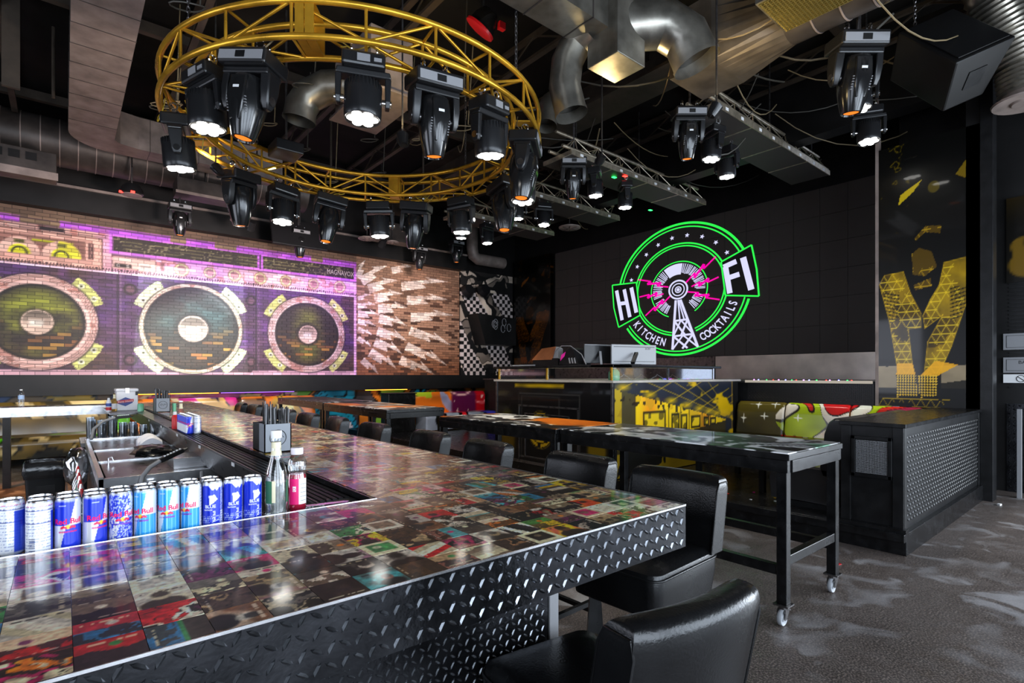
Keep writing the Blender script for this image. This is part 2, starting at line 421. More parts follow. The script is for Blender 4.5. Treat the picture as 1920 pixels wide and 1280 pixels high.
# ---------------------------------------------------------------- painted brick mural
BOLTS = [(5.97,4.09,6.18,4.61),(6.07,4.0,6.81,4.54),(6.95,4.39,7.58,4.62),(6.26,3.82,7.15,4.18),(7.24,3.99,8.81,4.33),(5.97,3.53,6.33,3.69),(6.44,3.58,7.29,3.82),(7.41,3.62,8.81,3.79),(5.97,3.34,6.48,3.44),(6.54,3.32,7.48,3.44),(7.53,3.15,9.0,3.34),(5.97,3.14,6.61,3.17),(6.57,3.06,7.43,2.93),(5.97,2.94,6.48,2.87),(7.5,2.78,8.94,2.43),(5.97,2.74,6.39,2.6),(6.52,2.71,7.43,2.51),(7.39,2.34,8.78,1.83),(5.97,2.5,6.37,2.28),(6.44,2.42,7.29,2.14),(6.31,2.14,7.11,1.72),(7.2,1.95,8.37,1.54),(6.09,1.93,6.57,1.55)]
def bolt_poly(x0, y0, x1, y1, w=0.30):
    # tail square, kink, long tip
    sh = [(0,-0.5),(0,0.5),(0.52,0.62),(0.46,0.1),(1,0),(0.40,-0.45),(0.46,-0.1),(0.1,-0.55)]
    sh = [(0,-0.42),(0.02,0.42),(0.60,0.30),(0.52,0.62),(1.0,-0.10),(0.42,0.02),(0.50,-0.42)]
    L = math.hypot(x1-x0, y1-y0); dx, dy = (x1-x0)/L, (y1-y0)/L; ww = min(w, L*0.34)
    return [(x0+t*L*dx-k*ww*dy, y0+t*L*dy+k*ww*dx) for t, k in sh]
_tm = txt('MAGNAVOX')
SPK = [(-0.37,2.52,0.90),(2.19,2.53,0.975),(4.67,2.53,0.935)]
KN = [(1.97,0.135),(2.51,0.12),(3.01,0.13),(3.56,0.135),(4.14,0.13),(4.81,0.13),(5.48,0.15)]
def mural(x, z, tint, tint2):
    w = 0.02
    n1 = fbm(x*1.7, z*1.7, 3); n2 = fbm(x*6, z*6, 8); n3 = fbm(x*3, z*14, 21)
    c = mixc(np.tile(rgb(122,96,74), (len(x),1)), rgb(88,64,50), n1*1.3-0.1)
    # right field: tan bricks, some dark, pale bolts
    rt = (x > 5.93).astype(float)
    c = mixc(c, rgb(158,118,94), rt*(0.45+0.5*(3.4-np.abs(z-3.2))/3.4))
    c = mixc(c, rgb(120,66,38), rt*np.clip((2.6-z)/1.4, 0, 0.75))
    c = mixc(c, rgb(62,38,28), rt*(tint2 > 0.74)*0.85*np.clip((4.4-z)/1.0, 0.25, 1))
    for b in BOLTS:
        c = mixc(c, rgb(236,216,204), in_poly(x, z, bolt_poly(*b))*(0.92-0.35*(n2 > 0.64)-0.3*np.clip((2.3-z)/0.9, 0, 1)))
    # boombox body; purple of the projected light mixed into its paint
    bb = ss(np.maximum(x-5.93, z-4.48), w)
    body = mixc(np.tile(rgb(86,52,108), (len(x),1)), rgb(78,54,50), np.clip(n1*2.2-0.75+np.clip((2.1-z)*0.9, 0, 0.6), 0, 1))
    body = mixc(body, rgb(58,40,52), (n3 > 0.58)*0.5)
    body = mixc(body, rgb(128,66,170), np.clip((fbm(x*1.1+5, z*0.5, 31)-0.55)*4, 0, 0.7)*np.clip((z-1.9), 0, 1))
    for dx in (0.85, 3.47):
        body = mixc(body, rgb(36,26,34), ss(np.abs(x-dx)-0.012, w)); body = mixc(body, rgb(150,120,150), ss(np.abs(x-dx-0.05)-0.01, w)*0.6)
    for bx, bz in ((1.06,3.28),(1.06,1.83),(3.36,3.25),(3.36,1.83)):
        body = mixc(body, rgb(44,32,34), ss(d_ring(x, z, bx, bz, 0.10, 0.035), w)); body = mixc(body, rgb(120,84,84), ss(d_circ(x, z, bx, bz, 0.07), w)*0.6)
    # pink foot rail
    foot = (z < 1.63) & (((x < 1.0+(1.63-z)*1.2)) | (x > 3.4-(1.63-z)*0.6))
    body = mixc(body, rgb(226,178,190), foot*0.85)
    body = mixc(body, rgb(226,178,190), ss(np.abs(z-1.55)-0.03, w)*0.8)
    body = mixc(body, rgb(232,176,214), ss(np.abs(x-5.9)-0.035, w))
    # upper band, pinkish with the projected purple painted in
    up = (z > 3.57).astype(float)
    band = mixc(np.tile(rgb(238,186,170), (len(x),1)), rgb(214,130,226), np.clip((x-0.45)*2.2, 0, 1)*np.clip(0.55+0.9*(n1-0.5)+0.5*(z > 3.97), 0, 1))
    band = mixc(band, rgb(250,206,226), ((x > 0.75) & (z < 3.95)).astype(float)*np.clip(1.4-1.6*n1, 0, 0.8)*np.clip((x-0.6)/4, 0.2, 1))
    band = mixc(band, rgb(196,108,92), (n2 > 0.66)*0.55)
    # top stripe painted in the projected purple with bare-brick gaps
    st = z > 4.36
    gap = ((x > -0.62) & (x < -0.05)) | ((x > 1.75) & (x < 2.05)) | ((x > 2.60) & (x < 3.05)) | ((x > 4.75) & (x < 5.05))
    band = mixc(band, rgb(192,84,232), (st & ~gap).astype(float)*(0.95-0.3*(n2 > 0.58)))
    band = mixc(band, rgb(140,114,86), (st & gap).astype(float))
    for zz in (4.455, 4.355): band = mixc(band, rgb(50,22,50), ss(np.abs(z-zz)-0.006, w))
    for zz in (4.31, 4.27): band = mixc(band, rgb(70,40,50), ss(np.maximum(np.abs(z-zz)-0.008, x-0.7), w)*0.9)
    band = mixc(band, rgb(36,22,30), ss(d_box(x, z, -0.35, 0.02, 4.26, 4.34), w))
    # cassette window
    band = mixc(band, rgb(236,176,158), ss(d_box(x, z, -3, 0.60, 3.62, 4.22), w))
    band = mixc(band, rgb(92,58,52), ss(np.abs(d_box(x, z, -3, 0.60, 3.62, 4.23))-0.012, w))
    band = mixc(band, rgb(128,84,74), ss(d_box(x, z, -3, 0.34, 3.78, 4.14), w)*(0.55+0.6*n1))
    band = mixc(band, rgb(196,196,24), ss(d_box(x, z, -0.45, 0.15, 4.04, 4.08), w)*(n2 > 0.45))
    for rx, k in ((-0.62, 0), (-0.02, 1)):
        half = (z > 3.79).astype(float)
        band = mixc(band, rgb(240,190,172), ss(d_circ(x, z, rx, 3.80, 0.29), w)*half)
        band = mixc(band, rgb(232,226,40), ss(np.maximum(d_circ(x, z, rx, 3.80, 0.29), np.where(k, -(x-rx+0.05), 1.0)), w)*half*0.9)
        band = mixc(band, rgb(230,226,36), ss(d_circ(x, z, rx, 3.80, 0.155), w)*half)
        band = mixc(band, rgb(40,40,20), ss(d_ring(x, z, rx, 3.80, 0.10, 0.03), w)*half)
        band = mixc(band, rgb(90,90,30), ss(d_box(x, z, rx-0.07, rx+0.07, 3.98, 4.04), w))
    for rx in (0.40, 0.45): band = mixc(band, rgb(80,52,50), ss(d_box(x, z, rx-0.018, rx+0.018, 3.80, 4.12), w))
    # teeth line
    tz = 3.63
    band = mixc(band, rgb(50,30,40), ((np.mod(x, 0.05) < 0.025) & (np.abs(z-tz) < 0.035)).astype(float)*0.85)
    band = mixc(band, rgb(245,205,225), ss(np.abs(z-3.585)-0.02, w))
    # tuner
    tun = ss(d_box(x, z, 0.77, 5.86, 4.03, 4.33), w)
    band = mixc(band, rgb(214,110,240), ss(d_box(x, z, 0.72, 5.90, 3.98, 4.36), w)*0.9)
    band = mixc(band, rgb(44,34,30), tun)
    for zz in (4.10, 4.17, 4.24):
        band = mixc(band, rgb(188,178,112), ss(np.maximum(np.abs(z-zz)-0.008, d_box(x, z, 0.85, 5.2, 4, 4.4)), w)*(vnoise(x*9, z*40, 5) > 0.35)*0.85)
    band = mixc(band, rgb(170,160,120), tun*((vnoise(x*30, z*22, 15) > 0.80)*0.6))
    band = mixc(band, rgb(196,100,226), ss(np.abs(x-3.56)-0.06, w)*(z > 4.0)*(z < 4.36))
    band = mixc(band, rgb(60,40,60), ss(np.abs(x-3.56)-0.02, w)*(z > 4.0)*(z < 4.36))
    band = mixc(band, rgb(56,28,60), ss(np.maximum(np.abs(z-3.955)-0.012, 0.75-x), w)*0.8)
    # counter box, knobs
    band = mixc(band, rgb(236,190,178), ss(d_box(x, z, 0.76, 1.5, 3.68, 3.92), w)); band = mixc(band, rgb(120,70,80), ss(np.abs(d_box(x, z, 0.76, 1.5, 3.67, 3.93))-0.006, w))
    band = mixc(band, rgb(30,24,24), ss(d_box(x, z, 0.80, 1.08, 3.71, 3.79), w)); band = mixc(band, rgb(150,120,120), ss(d_box(x, z, 1.22, 1.42, 3.72, 3.80), w))
    for rx in (0.86, 1.02): band = mixc(band, rgb(230,220,210), ss(d_ring(x, z, rx, 3.75, 0.022, 0.012), 0.015))
    band = mixc(band, rgb(140,84,96), ss(d_box(x, z, 1.58, 1.66, 3.72, 3.9), w))
    for kx, kr in KN:
        band = mixc(band, rgb(222,222,170), ss(d_circ(x, z, kx, 3.795, kr), w)); band = mixc(band, rgb(160,110,90), ss(d_ring(x, z, kx, 3.795, kr, 0.025), w)*0.8)
        band = mixc(band, rgb(196,132,140), ss(d_circ(x, z, kx, 3.795, kr*0.72), w)*0.9); band = mixc(band, rgb(130,80,90), ss(np.maximum(d_circ(x, z, kx, 3.795, kr*0.72), 3.81-z), w)*0.5)
    body = body*(1-up[:, None]) + band*up[:, None]
    # speakers
    for i, (sx, sz, r) in enumerate(SPK):
        dd = np.hypot(x-sx, z-sz); an = np.degrees(np.arctan2(z-sz, x-sx))
        for a0 in (40, 140, 220, 320):
            da = np.abs((an-a0+180) % 360-180)
            br = ((da < 17) & (dd < r*1.20) & (dd > r*0.9)).astype(float)
            body = mixc(body, rgb(206,208,120) if i != 1 else rgb(214,222,170), br)
            for s in (-9, 9):
                hx = sx+r*1.09*math.cos(R(a0+s)); hz = sz+r*1.09*math.sin(R(a0+s))
                body = mixc(body, rgb(240,240,210), ss(d_circ(x, z, hx, hz, 0.05), w)); body = mixc(body, rgb(60,56,30), ss(d_circ(x, z, hx, hz, 0.025), w))
        ring = ss(dd-r, w)
        rc = rgb(240,196,186) if i == 0 else (rgb(236,222,188) if i == 1 else rgb(226,200,190))
        body = mixc(body, rgb(40,26,30), ss(dd-r*1.03, w)*0.7)
        body = mixc(body, rc, ring)
        for k in (0.97, 0.93, 0.89): body = mixc(body, rgb(128,84,72), ss(np.abs(dd-r*k)-0.008, 0.02)*0.8)
        body = mixc(body, rgb(150,84,70), ring*(n2 > 0.64)*0.5)
        cone_r = r*(0.80, 0.93, 0.84)[i]
        q = dd/cone_r; up2 = np.clip((z-sz)/r, -1, 1)
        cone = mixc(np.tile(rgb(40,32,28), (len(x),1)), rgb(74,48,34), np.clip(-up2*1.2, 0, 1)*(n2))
        col = (rgb(146,152,40), rgb(58,86,84), rgb(98,104,34))[i]  # green tints of the projection painted into the cones
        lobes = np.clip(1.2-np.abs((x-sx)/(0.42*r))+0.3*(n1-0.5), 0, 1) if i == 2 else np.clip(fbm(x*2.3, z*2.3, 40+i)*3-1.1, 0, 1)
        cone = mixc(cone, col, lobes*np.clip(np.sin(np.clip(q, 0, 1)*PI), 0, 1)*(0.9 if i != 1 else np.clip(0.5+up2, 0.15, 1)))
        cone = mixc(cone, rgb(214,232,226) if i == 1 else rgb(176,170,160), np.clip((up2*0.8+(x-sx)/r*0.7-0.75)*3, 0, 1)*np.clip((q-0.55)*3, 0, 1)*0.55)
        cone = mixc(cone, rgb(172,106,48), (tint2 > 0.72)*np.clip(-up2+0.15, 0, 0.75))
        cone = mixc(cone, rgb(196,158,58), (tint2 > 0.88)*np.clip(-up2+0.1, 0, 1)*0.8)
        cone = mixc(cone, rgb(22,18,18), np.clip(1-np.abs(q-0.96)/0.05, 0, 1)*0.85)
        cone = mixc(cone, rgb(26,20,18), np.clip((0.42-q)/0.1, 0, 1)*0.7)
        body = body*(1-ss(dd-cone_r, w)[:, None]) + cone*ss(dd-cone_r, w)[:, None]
        cr = r*(0.26, 0.29, 0.24)[i]
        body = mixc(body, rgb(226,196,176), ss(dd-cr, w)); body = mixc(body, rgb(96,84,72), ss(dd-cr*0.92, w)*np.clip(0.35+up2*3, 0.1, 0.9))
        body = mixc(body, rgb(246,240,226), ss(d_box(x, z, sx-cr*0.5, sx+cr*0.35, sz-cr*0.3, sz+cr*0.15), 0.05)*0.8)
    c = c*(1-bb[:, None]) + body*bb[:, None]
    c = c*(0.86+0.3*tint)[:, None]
    return np.clip(c, 0, 1)

mw = wb
BL, BC, JT = 0.212, 0.0682, 0.009
uvb, fb = tile_template(9, 3)
bricks = []
zz = 1.52; row = 0
while zz < 4.62:
    xx = -2.1 - (row % 2)*BL/2
    while xx < 9.2:
        x0 = max(xx, -2.1); x1 = min(xx+BL, 9.2)
        if x1-x0 > 0.03: bricks.append((x0+JT/2, x1-JT/2, zz+JT/2, zz+BC-JT/2, row, int(round((xx+5)/BL*2))))
        xx += BL
    zz += BC; row += 1
ZM1 = zz
def brick_geo(b):
    x0, x1, z0, z1, r, k = b
    pr = 0.008+0.006*float(hsh(np.int64(r), np.int64(k), 5))
    v = np.empty((len(uvb), 3)); v[:, 0] = x0+uvb[:, 0]*(x1-x0); v[:, 2] = z0+uvb[:, 1]*(z1-z0); v[:, 1] = YW-pr+uvb[:, 2]*(pr+0.004)
    t1 = np.full(len(v), float(hsh(np.int64(r), np.int64(k), 1))); t2 = np.full(len(v), float(hsh(np.int64(r), np.int64(k), 2)))
    return v, t1, t2
# the 300 that show largest are the nearest ones inside the frame
def keyb(b):
    xm = (b[0]+b[1])/2; zm = (b[2]+b[3])/2
    return math.hypot(xm, YW)+abs(zm-2.2)*0.15 + (50 if xm < -0.95 else 0)
bricks.sort(key=keyb)
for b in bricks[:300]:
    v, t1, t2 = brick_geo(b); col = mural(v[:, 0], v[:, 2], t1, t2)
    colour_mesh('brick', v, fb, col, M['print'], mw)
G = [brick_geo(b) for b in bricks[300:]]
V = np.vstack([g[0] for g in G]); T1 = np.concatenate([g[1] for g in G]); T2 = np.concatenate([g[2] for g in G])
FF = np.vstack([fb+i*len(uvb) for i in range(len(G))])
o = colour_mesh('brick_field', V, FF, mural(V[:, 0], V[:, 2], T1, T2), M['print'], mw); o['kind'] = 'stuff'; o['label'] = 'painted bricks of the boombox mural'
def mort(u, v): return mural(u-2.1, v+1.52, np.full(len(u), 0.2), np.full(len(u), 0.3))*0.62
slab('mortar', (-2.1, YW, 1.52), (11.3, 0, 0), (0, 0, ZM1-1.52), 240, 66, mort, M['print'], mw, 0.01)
# lettering on the mural radio: MAGNAVOX
v, f = _tm; m = MB(); m.add([(5.50+p[0]*0.125, YW-0.02, 4.10+p[1]*0.17) for p in v], f)
o = m.build('painted_lettering', pbr('pale_lettering', (0.55,0.5,0.38), 0.6), mw)

# black ledge under the mural and rail above it
struct(MB().obox(-5, 11.2, 13.02, 13.5, 1.14, 1.52).build('trim_1', M['wallblack']))
struct(MB().obox(-5, 9.3, 13.25, 13.5, ZM1, ZM1+0.42).build('trim_2', M['wallblack']))
struct(MB().obox(-5, 9.3, 13.2, 13.25, ZM1+0.42, ZM1+0.47).build('trim_3', M['dusty']))
o = MB().obox(0.9, 2.6, 13.06, 13.09, 1.125, 1.14).build('light_strip', M['e_strip_o']); tag(o, 'glowing orange light strip under the black ledge behind the bar', 'light')
o = MB().obox(2.65, 4.2, 13.06, 13.09, 1.125, 1.14).build('light_strip', M['e_strip_p']); tag(o, 'glowing purple light strip under the black ledge', 'light')
o = MB().obox(6.0, 7.2, 13.06, 13.09, 1.125, 1.14).build('light_strip', M['e_strip_o']); tag(o, 'orange light strip under ledge above the turquoise lettering wall', 'light')

# wall graffiti under the ledge, long painted wall panel
PALG = [rgb(242,190,96), rgb(196,40,120), rgb(250,226,170), rgb(226,120,30), rgb(60,20,60)]
PALT = [rgb(30,150,180), rgb(30,150,180), rgb(235,235,230), rgb(120,180,60), rgb(200,120,40), rgb(60,60,66)]
PALL = [rgb(90,190,30), rgb(40,160,200), rgb(214,170,30), rgb(120,90,50), rgb(30,60,110), rgb(235,200,70)]
def wallg(u, v):
    x = u-3.0
    a = graffiti(u, v*1.3, 3, PALL, 1.1); b = graffiti(u, v*1.3, 8, PALG, 1.2); c = graffiti(u, v*1.2, 12, PALT, 1.0, 0.13)
    m1 = (x > 1.0).astype(float)[:, None]; m2 = (x > 4.4).astype(float)[:, None]
    r = a*(1-m1)+b*m1; r = r*(1-m2)+c*m2
    return r
slab('graffiti_panel', (-3.0, YW-0.02, 0.0), (14.2, 0, 0), (0, 0, 1.14), 300, 26, wallg, M['printgloss'], mw, 0.03)

# checked black and white panel at the end of the mural
def bwp(u, v):
    ch = ((np.floor(u/0.115)+np.floor(v/0.115)) % 2)
    g = graffiti(u, v, 4, [rgb(225,205,185), rgb(40,36,34), rgb(205,186,168), rgb(120,108,98), rgb(16,14,14)], 1.5, 0.12)
    reg = np.abs(np.mod(u*0.9+0.55*v, 1.1)-0.55) < 0.22+0.18*vnoise(u*1.2, v*1.2, 9)
    c = np.where((reg & (v < 2.6))[:, None], np.where(ch[:, None] > 0.5, rgb(226,210,205), rgb(14,12,12)), g)
    tri = np.abs(np.mod(u+0.2, 0.9)-0.45) < np.mod(v, 0.75)*0.4
    c = np.where((tri & ~reg & (vnoise(u*2, v*2, 2) > 0.5))[:, None], rgb(20,18,18), c)
    return c
o = slab('checkered_panel', (9.22, YW-0.05, 1.52), (2.05, 0, 0), (0, 0, 3.2), 110, 150, bwp, M['print'], None, 0.05)
tag(o, 'black and white checkered collage wall panel right of the brick mural', 'wall panel')

# gold figure panels either side of the screen
def tri_pat(x, y, s):
    y2 = y/s; r = np.floor(y2); fy = y2-r; x2 = x/s+0.5*r; fx = np.mod(x2, 1.0)
    e = np.abs(np.abs(fx-0.5)*2-(1-fy))
    return np.clip(1-np.minimum(e, np.minimum(fy, 1-fy)*1.6)/0.16, 0, 1)
def goldfig(bright):
    def fn(u, v):
        x = 1648+u/1.07*190; y = 703-(v+1.1-1.52)*1007/6.9
        c = np.tile(rgb(6,6,5), (len(u),1))
        n = fbm(u*3, v*3, 6); yl = mixc(np.tile(rgb(170,128,6), (len(u),1)), rgb(236,190,20), n*1.6-0.3)
        yl = mixc(yl, rgb(86,62,4), (n < 0.40)*0.8)
        L = [(1650,522),(1660,505),(1698,502),(1712,545),(1732,585),(1732,612),(1708,614),(1718,700),(1688,700),(1671,600)]
        Rr = [(1775,494),(1820,488),(1837,494),(1836,520),(1812,578),(1788,650),(1766,702),(1738,702),(1745,640),(1772,592),(1740,614),(1736,590),(1750,560),(1766,535)]
        m = np.maximum(in_poly(x, y, L), in_poly(x, y, Rr))
        t = tri_pat(u, v, 0.105)*(fbm(u*4, v*4, 77) > 0.42)
        fig = yl*(0.30+0.6*fbm(u*6, v*4, 51)*np.clip(1.25-0.35*np.abs(v-1.2), 0.3, 1.1))[:, None]; fig = mixc(fig, rgb(250,214,40), t*0.8)
        rib = ((np.mod(y+0.25*np.abs(x-1745), 7) < 2.5) & (y > 540) & (y < 600) & ((x < 1690) | (x > 1785)))
        fig = mixc(fig, rgb(16,12,2), rib*0.8)
        c = c*(1-m[:, None]) + fig*m[:, None]
        for P in (L, Rr):
            for i in range(len(P)):
                a, b = P[i], P[(i+1) % len(P)]
                c = mixc(c, rgb(214,170,14), ss(d_seg(x, y, a[0], a[1], b[0], b[1], 1.4), 1.5)*0.8)
        # face and neck pieces
        for P in ([(1715,470),(1728,460),(1752,470),(1762,500),(1740,515),(1716,510)], [(1718,530),(1750,520),(1752,535),(1722,540)], [(1720,440),(1740,420),(1770,424),(1768,438),(1740,432),(1722,446)]):
            q = in_poly(x, y, P); c = mixc(c, rgb(120,88,6), q*0.7); c = mixc(c, rgb(214,170,20), q*t*0.8)
        # splashes of the upper half
        up = (y < 430).astype(float); g = fbm(u*5+2*fbm(u*2, v*2, 3), v*3, 14)
        c = mixc(c, rgb(180,150,10), up*np.clip((np.abs(np.mod(g*7, 1)-0.5)-0.40)*9, 0, 1)*np.clip((g-0.45)*5, 0, 1))
        c = mixc(c, rgb(205,175,16), up*in_poly(x, y, [(1688,372),(1692,352),(1735,330),(1718,350)])); c = mixc(c, rgb(150,120,10), up*in_poly(x, y, [(1795,335),(1815,310),(1812,345)])*0.8)
        c = mixc(c, rgb(140,116,14), ss(d_circ(x, y, 1756, 349, 11), 2)*0.6)
        # pale belt zone and beaded cuffs
        bel = ((y > 683+3*np.sin(x*0.05)) & (y < 728) & ((x < 1686) | (x > 1770))).astype(float)
        c = mixc(c, rgb(214,190,150), bel*(0.9-0.4*n)); c = mixc(c, rgb(20,16,8), bel*(x > 1745)*(y > 722-0.25*(x-1745)*0.6)*0.9)
        for P in ([(1684,700),(1722,700),(1726,742),(1686,746)], [(1726,704),(1764,700),(1760,744),(1730,746)]):
            q = in_poly(x, y, P); bd = ((np.mod(x, 5.2)-2.6)**2+(np.mod(y, 5.2)-2.6)**2 < 3.4)
            c = mixc(c, rgb(12,10,6), q); c = mixc(c, rgb(236,190,50), q*bd)
        c = mixc(c, rgb(246,176,20), in_poly(x, y, [(1686,680),(1716,680),(1722,702),(1684,702)])*0.9); c = mixc(c, rgb(246,176,20), in_poly(x, y, [(1760,676),(1800,684),(1764,704),(1730,704)])*0.9)
        c = mixc(c, rgb(196,160,20), (y > 748)*t*0.8)
        return np.clip(c*bright, 0, 1)
    return fn
o = slab('figure_panel', (8.6, 2.43, 1.1), (0, -1.07, 0), (0, 0, 3.5), 110, 300, goldfig(1.0), M['printgloss'], None, 0.08)
tag(o, 'tall glossy black panel with yellow figure right of the screen', 'wall panel')
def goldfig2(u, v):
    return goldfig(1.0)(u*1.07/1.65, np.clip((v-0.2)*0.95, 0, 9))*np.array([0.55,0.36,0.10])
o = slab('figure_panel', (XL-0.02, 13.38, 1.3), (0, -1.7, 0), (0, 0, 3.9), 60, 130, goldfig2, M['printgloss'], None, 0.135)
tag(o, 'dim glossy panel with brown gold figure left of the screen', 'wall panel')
struct(MB().obox(8.6, XL+0.15, 1.36, 1.50, 1.1, ZC).build('trim_4', M['wallblack']))
struct(MB().obox(8.55, 8.78, 1.24, 1.36, 0, ZC).build('trim_5', M['black'], bevel=0.004))
struct(MB().obox(8.6, 8.7, 2.43, 2.47, 1.1, ZC).build('trim_6', M['dusty']))
struct(MB().obox(8.61, 8.9, 1.36, 11.6, 5.1, ZC).build('trim_7', M['wallblack']))

# corridor wall: ribbed panel, guitar shapes, notices, plate dado
for i in range(34):
    MB().obox(9.485, 9.5, -1.2, 1.22, 1.35+i*0.05, 1.372+i*0.05).build('wall_rib', M['black'], bpy.data.objects['wall_corridor'])
def guit(u, v):
    x = u; y = v; c = np.tile(rgb(12,10,6), (len(u),1))
    c = mixc(c, rgb(70,50,8), np.clip((y-0.75)*1.2, 0, 0.6))
    for gx in (0.18, 0.62, 1.06):
        bod = np.maximum(ss(d_circ(x, y, gx, 0.22, 0.16), 0.02), ss(d_circ(x, y, gx-0.02, 0.46, 0.12), 0.02)); bod = np.maximum(bod, ss(d_box(x, y, gx-0.12, gx+0.10, 0.22, 0.5), 0.02))
        c = mixc(c, rgb(128,96,18), bod*0.85); c = mixc(c, rgb(10,8,4), ss(d_seg(x, y, gx+0.06, 0.5, gx+0.18, 0.95, 0.14), 0.03))
    return c
o = slab('guitar_panel', (9.455, 1.24, 2.72), (0, -2.2, 0), (0, 0, 1.1), 90, 50, guit, M['printgloss'], None, 0.02)
tag(o, 'dark panel with yellow guitar shapes on corridor wall', 'wall panel')
nlab = ['framed paper notice highest on the dark corridor wall', 'framed paper notice in the middle of the corridor wall', 'lowest paper notice with a round sign on corridor wall']
for i, (z0, z1) in enumerate(((1.85,2.06),(1.55,1.75),(1.42,1.53))):
    t = thing('notice', nlab[i], 'notice', (9.47, 1.1, z0), 0, 'notices on the corridor wall')
    MB().obox(9.455, 9.47, 0.86, 1.27, z0, z1).build('paper', M['grey'] if i < 2 else M['white'], t, world=True)
    b = MB()
    if i < 2:
        for a, c_, d, e in ((0.89,1.24,z1-0.03,z1-0.026),(0.89,1.24,z0+0.026,z0+0.03)): b.obox(9.452, 9.456, a, c_, d, e)
        for a in (0.89, 1.236): b.obox(9.452, 9.456, a, a+0.004, z0+0.026, z1-0.026)
    else: b.tube([(9.453, 1.1+0.042*math.cos(k*PI/10), z0+0.055+0.042*math.sin(k*PI/10)) for k in range(20)], 0.004, 5, closed=True); b.bar((9.453,1.07,z0+0.03),(9.453,1.13,z0+0.08),0.006)
    b.build('border', M['black'], t, world=True)
    if i == 1:
        v, f = txt('BAR'); MB().add([(9.453, 1.07-p[0]*0.06, z1-0.085+p[1]*0.06) for p in v], f).build('lettering', M['black'], t, world=True)

# treads: raised lozenges on a plate in plane (p0, ux, uz), normal n
def lozenges(p0, ux, uz, n, L, H, pitch, ln, wd, ht, m, skip=None):
    p0 = np.array(p0, float); ux = np.array(ux, float); uz = np.array(uz, float); n = np.array(n, float)
    nu = int(L/pitch); nv = int(H/pitch)
    V = []; F = []
    for i in range(nu):
        for j in range(nv):
            a = R(58) if (i+j) % 2 == 0 else R(-32)
            cu = (i+0.5)*pitch; cv = (j+0.5)*pitch*H/(nv*pitch)
            c = p0+ux*cu+uz*cv; d = ux*math.cos(a)+uz*math.sin(a); e = -ux*math.sin(a)+uz*math.cos(a)
            k = len(V)
            V += [c-d*ln/2, c-d*ln*0.2-e*wd/2, c+d*ln*0.2-e*wd/2, c+d*ln/2, c+d*ln*0.2+e*wd/2, c-d*ln*0.2+e*wd/2, c-d*ln*0.36+n*ht, c+d*ln*0.36+n*ht]
            F += [(k,k+1,k+6),(k+1,k+2,k+7,k+6),(k+2,k+3,k+7),(k+3,k+4,k+7),(k+4,k+5,k+6,k+7),(k+5,k,k+6)]
    m.add(V, F); return m
b = lozenges((9.48, 1.24, 0.0), (0,-1,0), (0,0,1), (-1,0,0), 2.4, 1.15, 0.05, 0.04, 0.014, 0.005, MB()); b.obox(9.48, 9.5, -1.2, 1.24, 0, 1.15)
o = b.build('plate_dado', M['plate'], bpy.data.objects['wall_corridor']); o['kind'] = 'stuff'
o = MB().obox(9.05, 9.12, 1.05, 1.09, 0, 1.1).build('steel_channel', M['grey']); tag(o, 'thin grey steel guard channel standing beside the black post', 'channel')

# ---------------------------------------------------------------- LED wall and its logo
ls = thing('led_screen', 'large black tiled video wall showing the round green neon logo', 'screen', (XL, 7.35, 1.95))
MB().obox(XL+0.03, XL+0.12, 3.2, 11.5, 1.95, 5.2).build('screen_frame', M['black'], ls, world=True)
ty, tz_ = (11.5-3.2)/17, (5.15-1.95)/6
tm = MB().obox(0, 0.03, 0.003, ty-0.003, 0.003, tz_-0.003); t0 = None
for i in range(17):
    for j in range(6):
        if t0 is None: t0 = tm.build('led_tile', M['ledtile'], ls); o = t0
        else: o = bpy.data.objects.new('led_tile', t0.data); COL.objects.link(o); o.parent = ls
        o.location = (0.0-0.004*((i*7+j*3) % 3 == 0), 3.2+i*ty-7.35, j*tz_)
CY, CZ, SY = 7.31, 3.565, 1.145
def LP(u, v, d=0.006): return (XL-d, CY-u*SY, CZ+v)
def ring_geo(m, r0, r1, a0=0, a1=360, d=0.006, n=96):
    k = max(3, int(n*(a1-a0)/360)); V = []; F = []
    for i in range(k+1):
        a = R(a0+(a1-a0)*i/k)
        V += [LP(r0*math.cos(a), r0*math.sin(a), d), LP(r1*math.cos(a), r1*math.sin(a), d)]
    F = [(2*i, 2*i+1, 2*i+3, 2*i+2) for i in range(k)]
    m.add(V, F); return m
def flat(name, poly, mat, d=0.008): return MB().prism([LP(u, v, d) for u, v in poly], (-0.003, 0, 0)).build(name, mat, ls, world=True)
def stroke(m, p, q, w, d=0.008):
    dx, dy = q[0]-p[0], q[1]-p[1]; L = math.hypot(dx, dy); nx, ny = -dy/L*w/2, dx/L*w/2
    return m.prism([LP(p[0]+nx,p[1]+ny,d), LP(p[0]-nx,p[1]-ny,d), LP(q[0]-nx,q[1]-ny,d), LP(q[0]+nx,q[1]+ny,d)], (-0.003,0,0))
g = M['e_logo_g']
ring_geo(MB(), 1.535, 1.585, 24, 172).build('logo_ring', g, ls, world=True); ring_geo(MB(), 1.535, 1.585, 212, 345).build('logo_ring', g, ls, world=True)
ring_geo(MB(), 1.46, 1.49, 26, 170).build('logo_ring', g, ls, world=True); ring_geo(MB(), 1.46, 1.49, 211, 346).build('logo_ring', g, ls, world=True)
ring_geo(MB(), 1.075, 1.11, -68, 262).build('logo_ring', g, ls, world=True); ring_geo(MB(), 1.015, 1.045, -68, 262).build('logo_ring', g, ls, world=True)
ring_geo(MB(), 0.655, 0.68, -55, 250).build('logo_ring', g, ls, world=True)
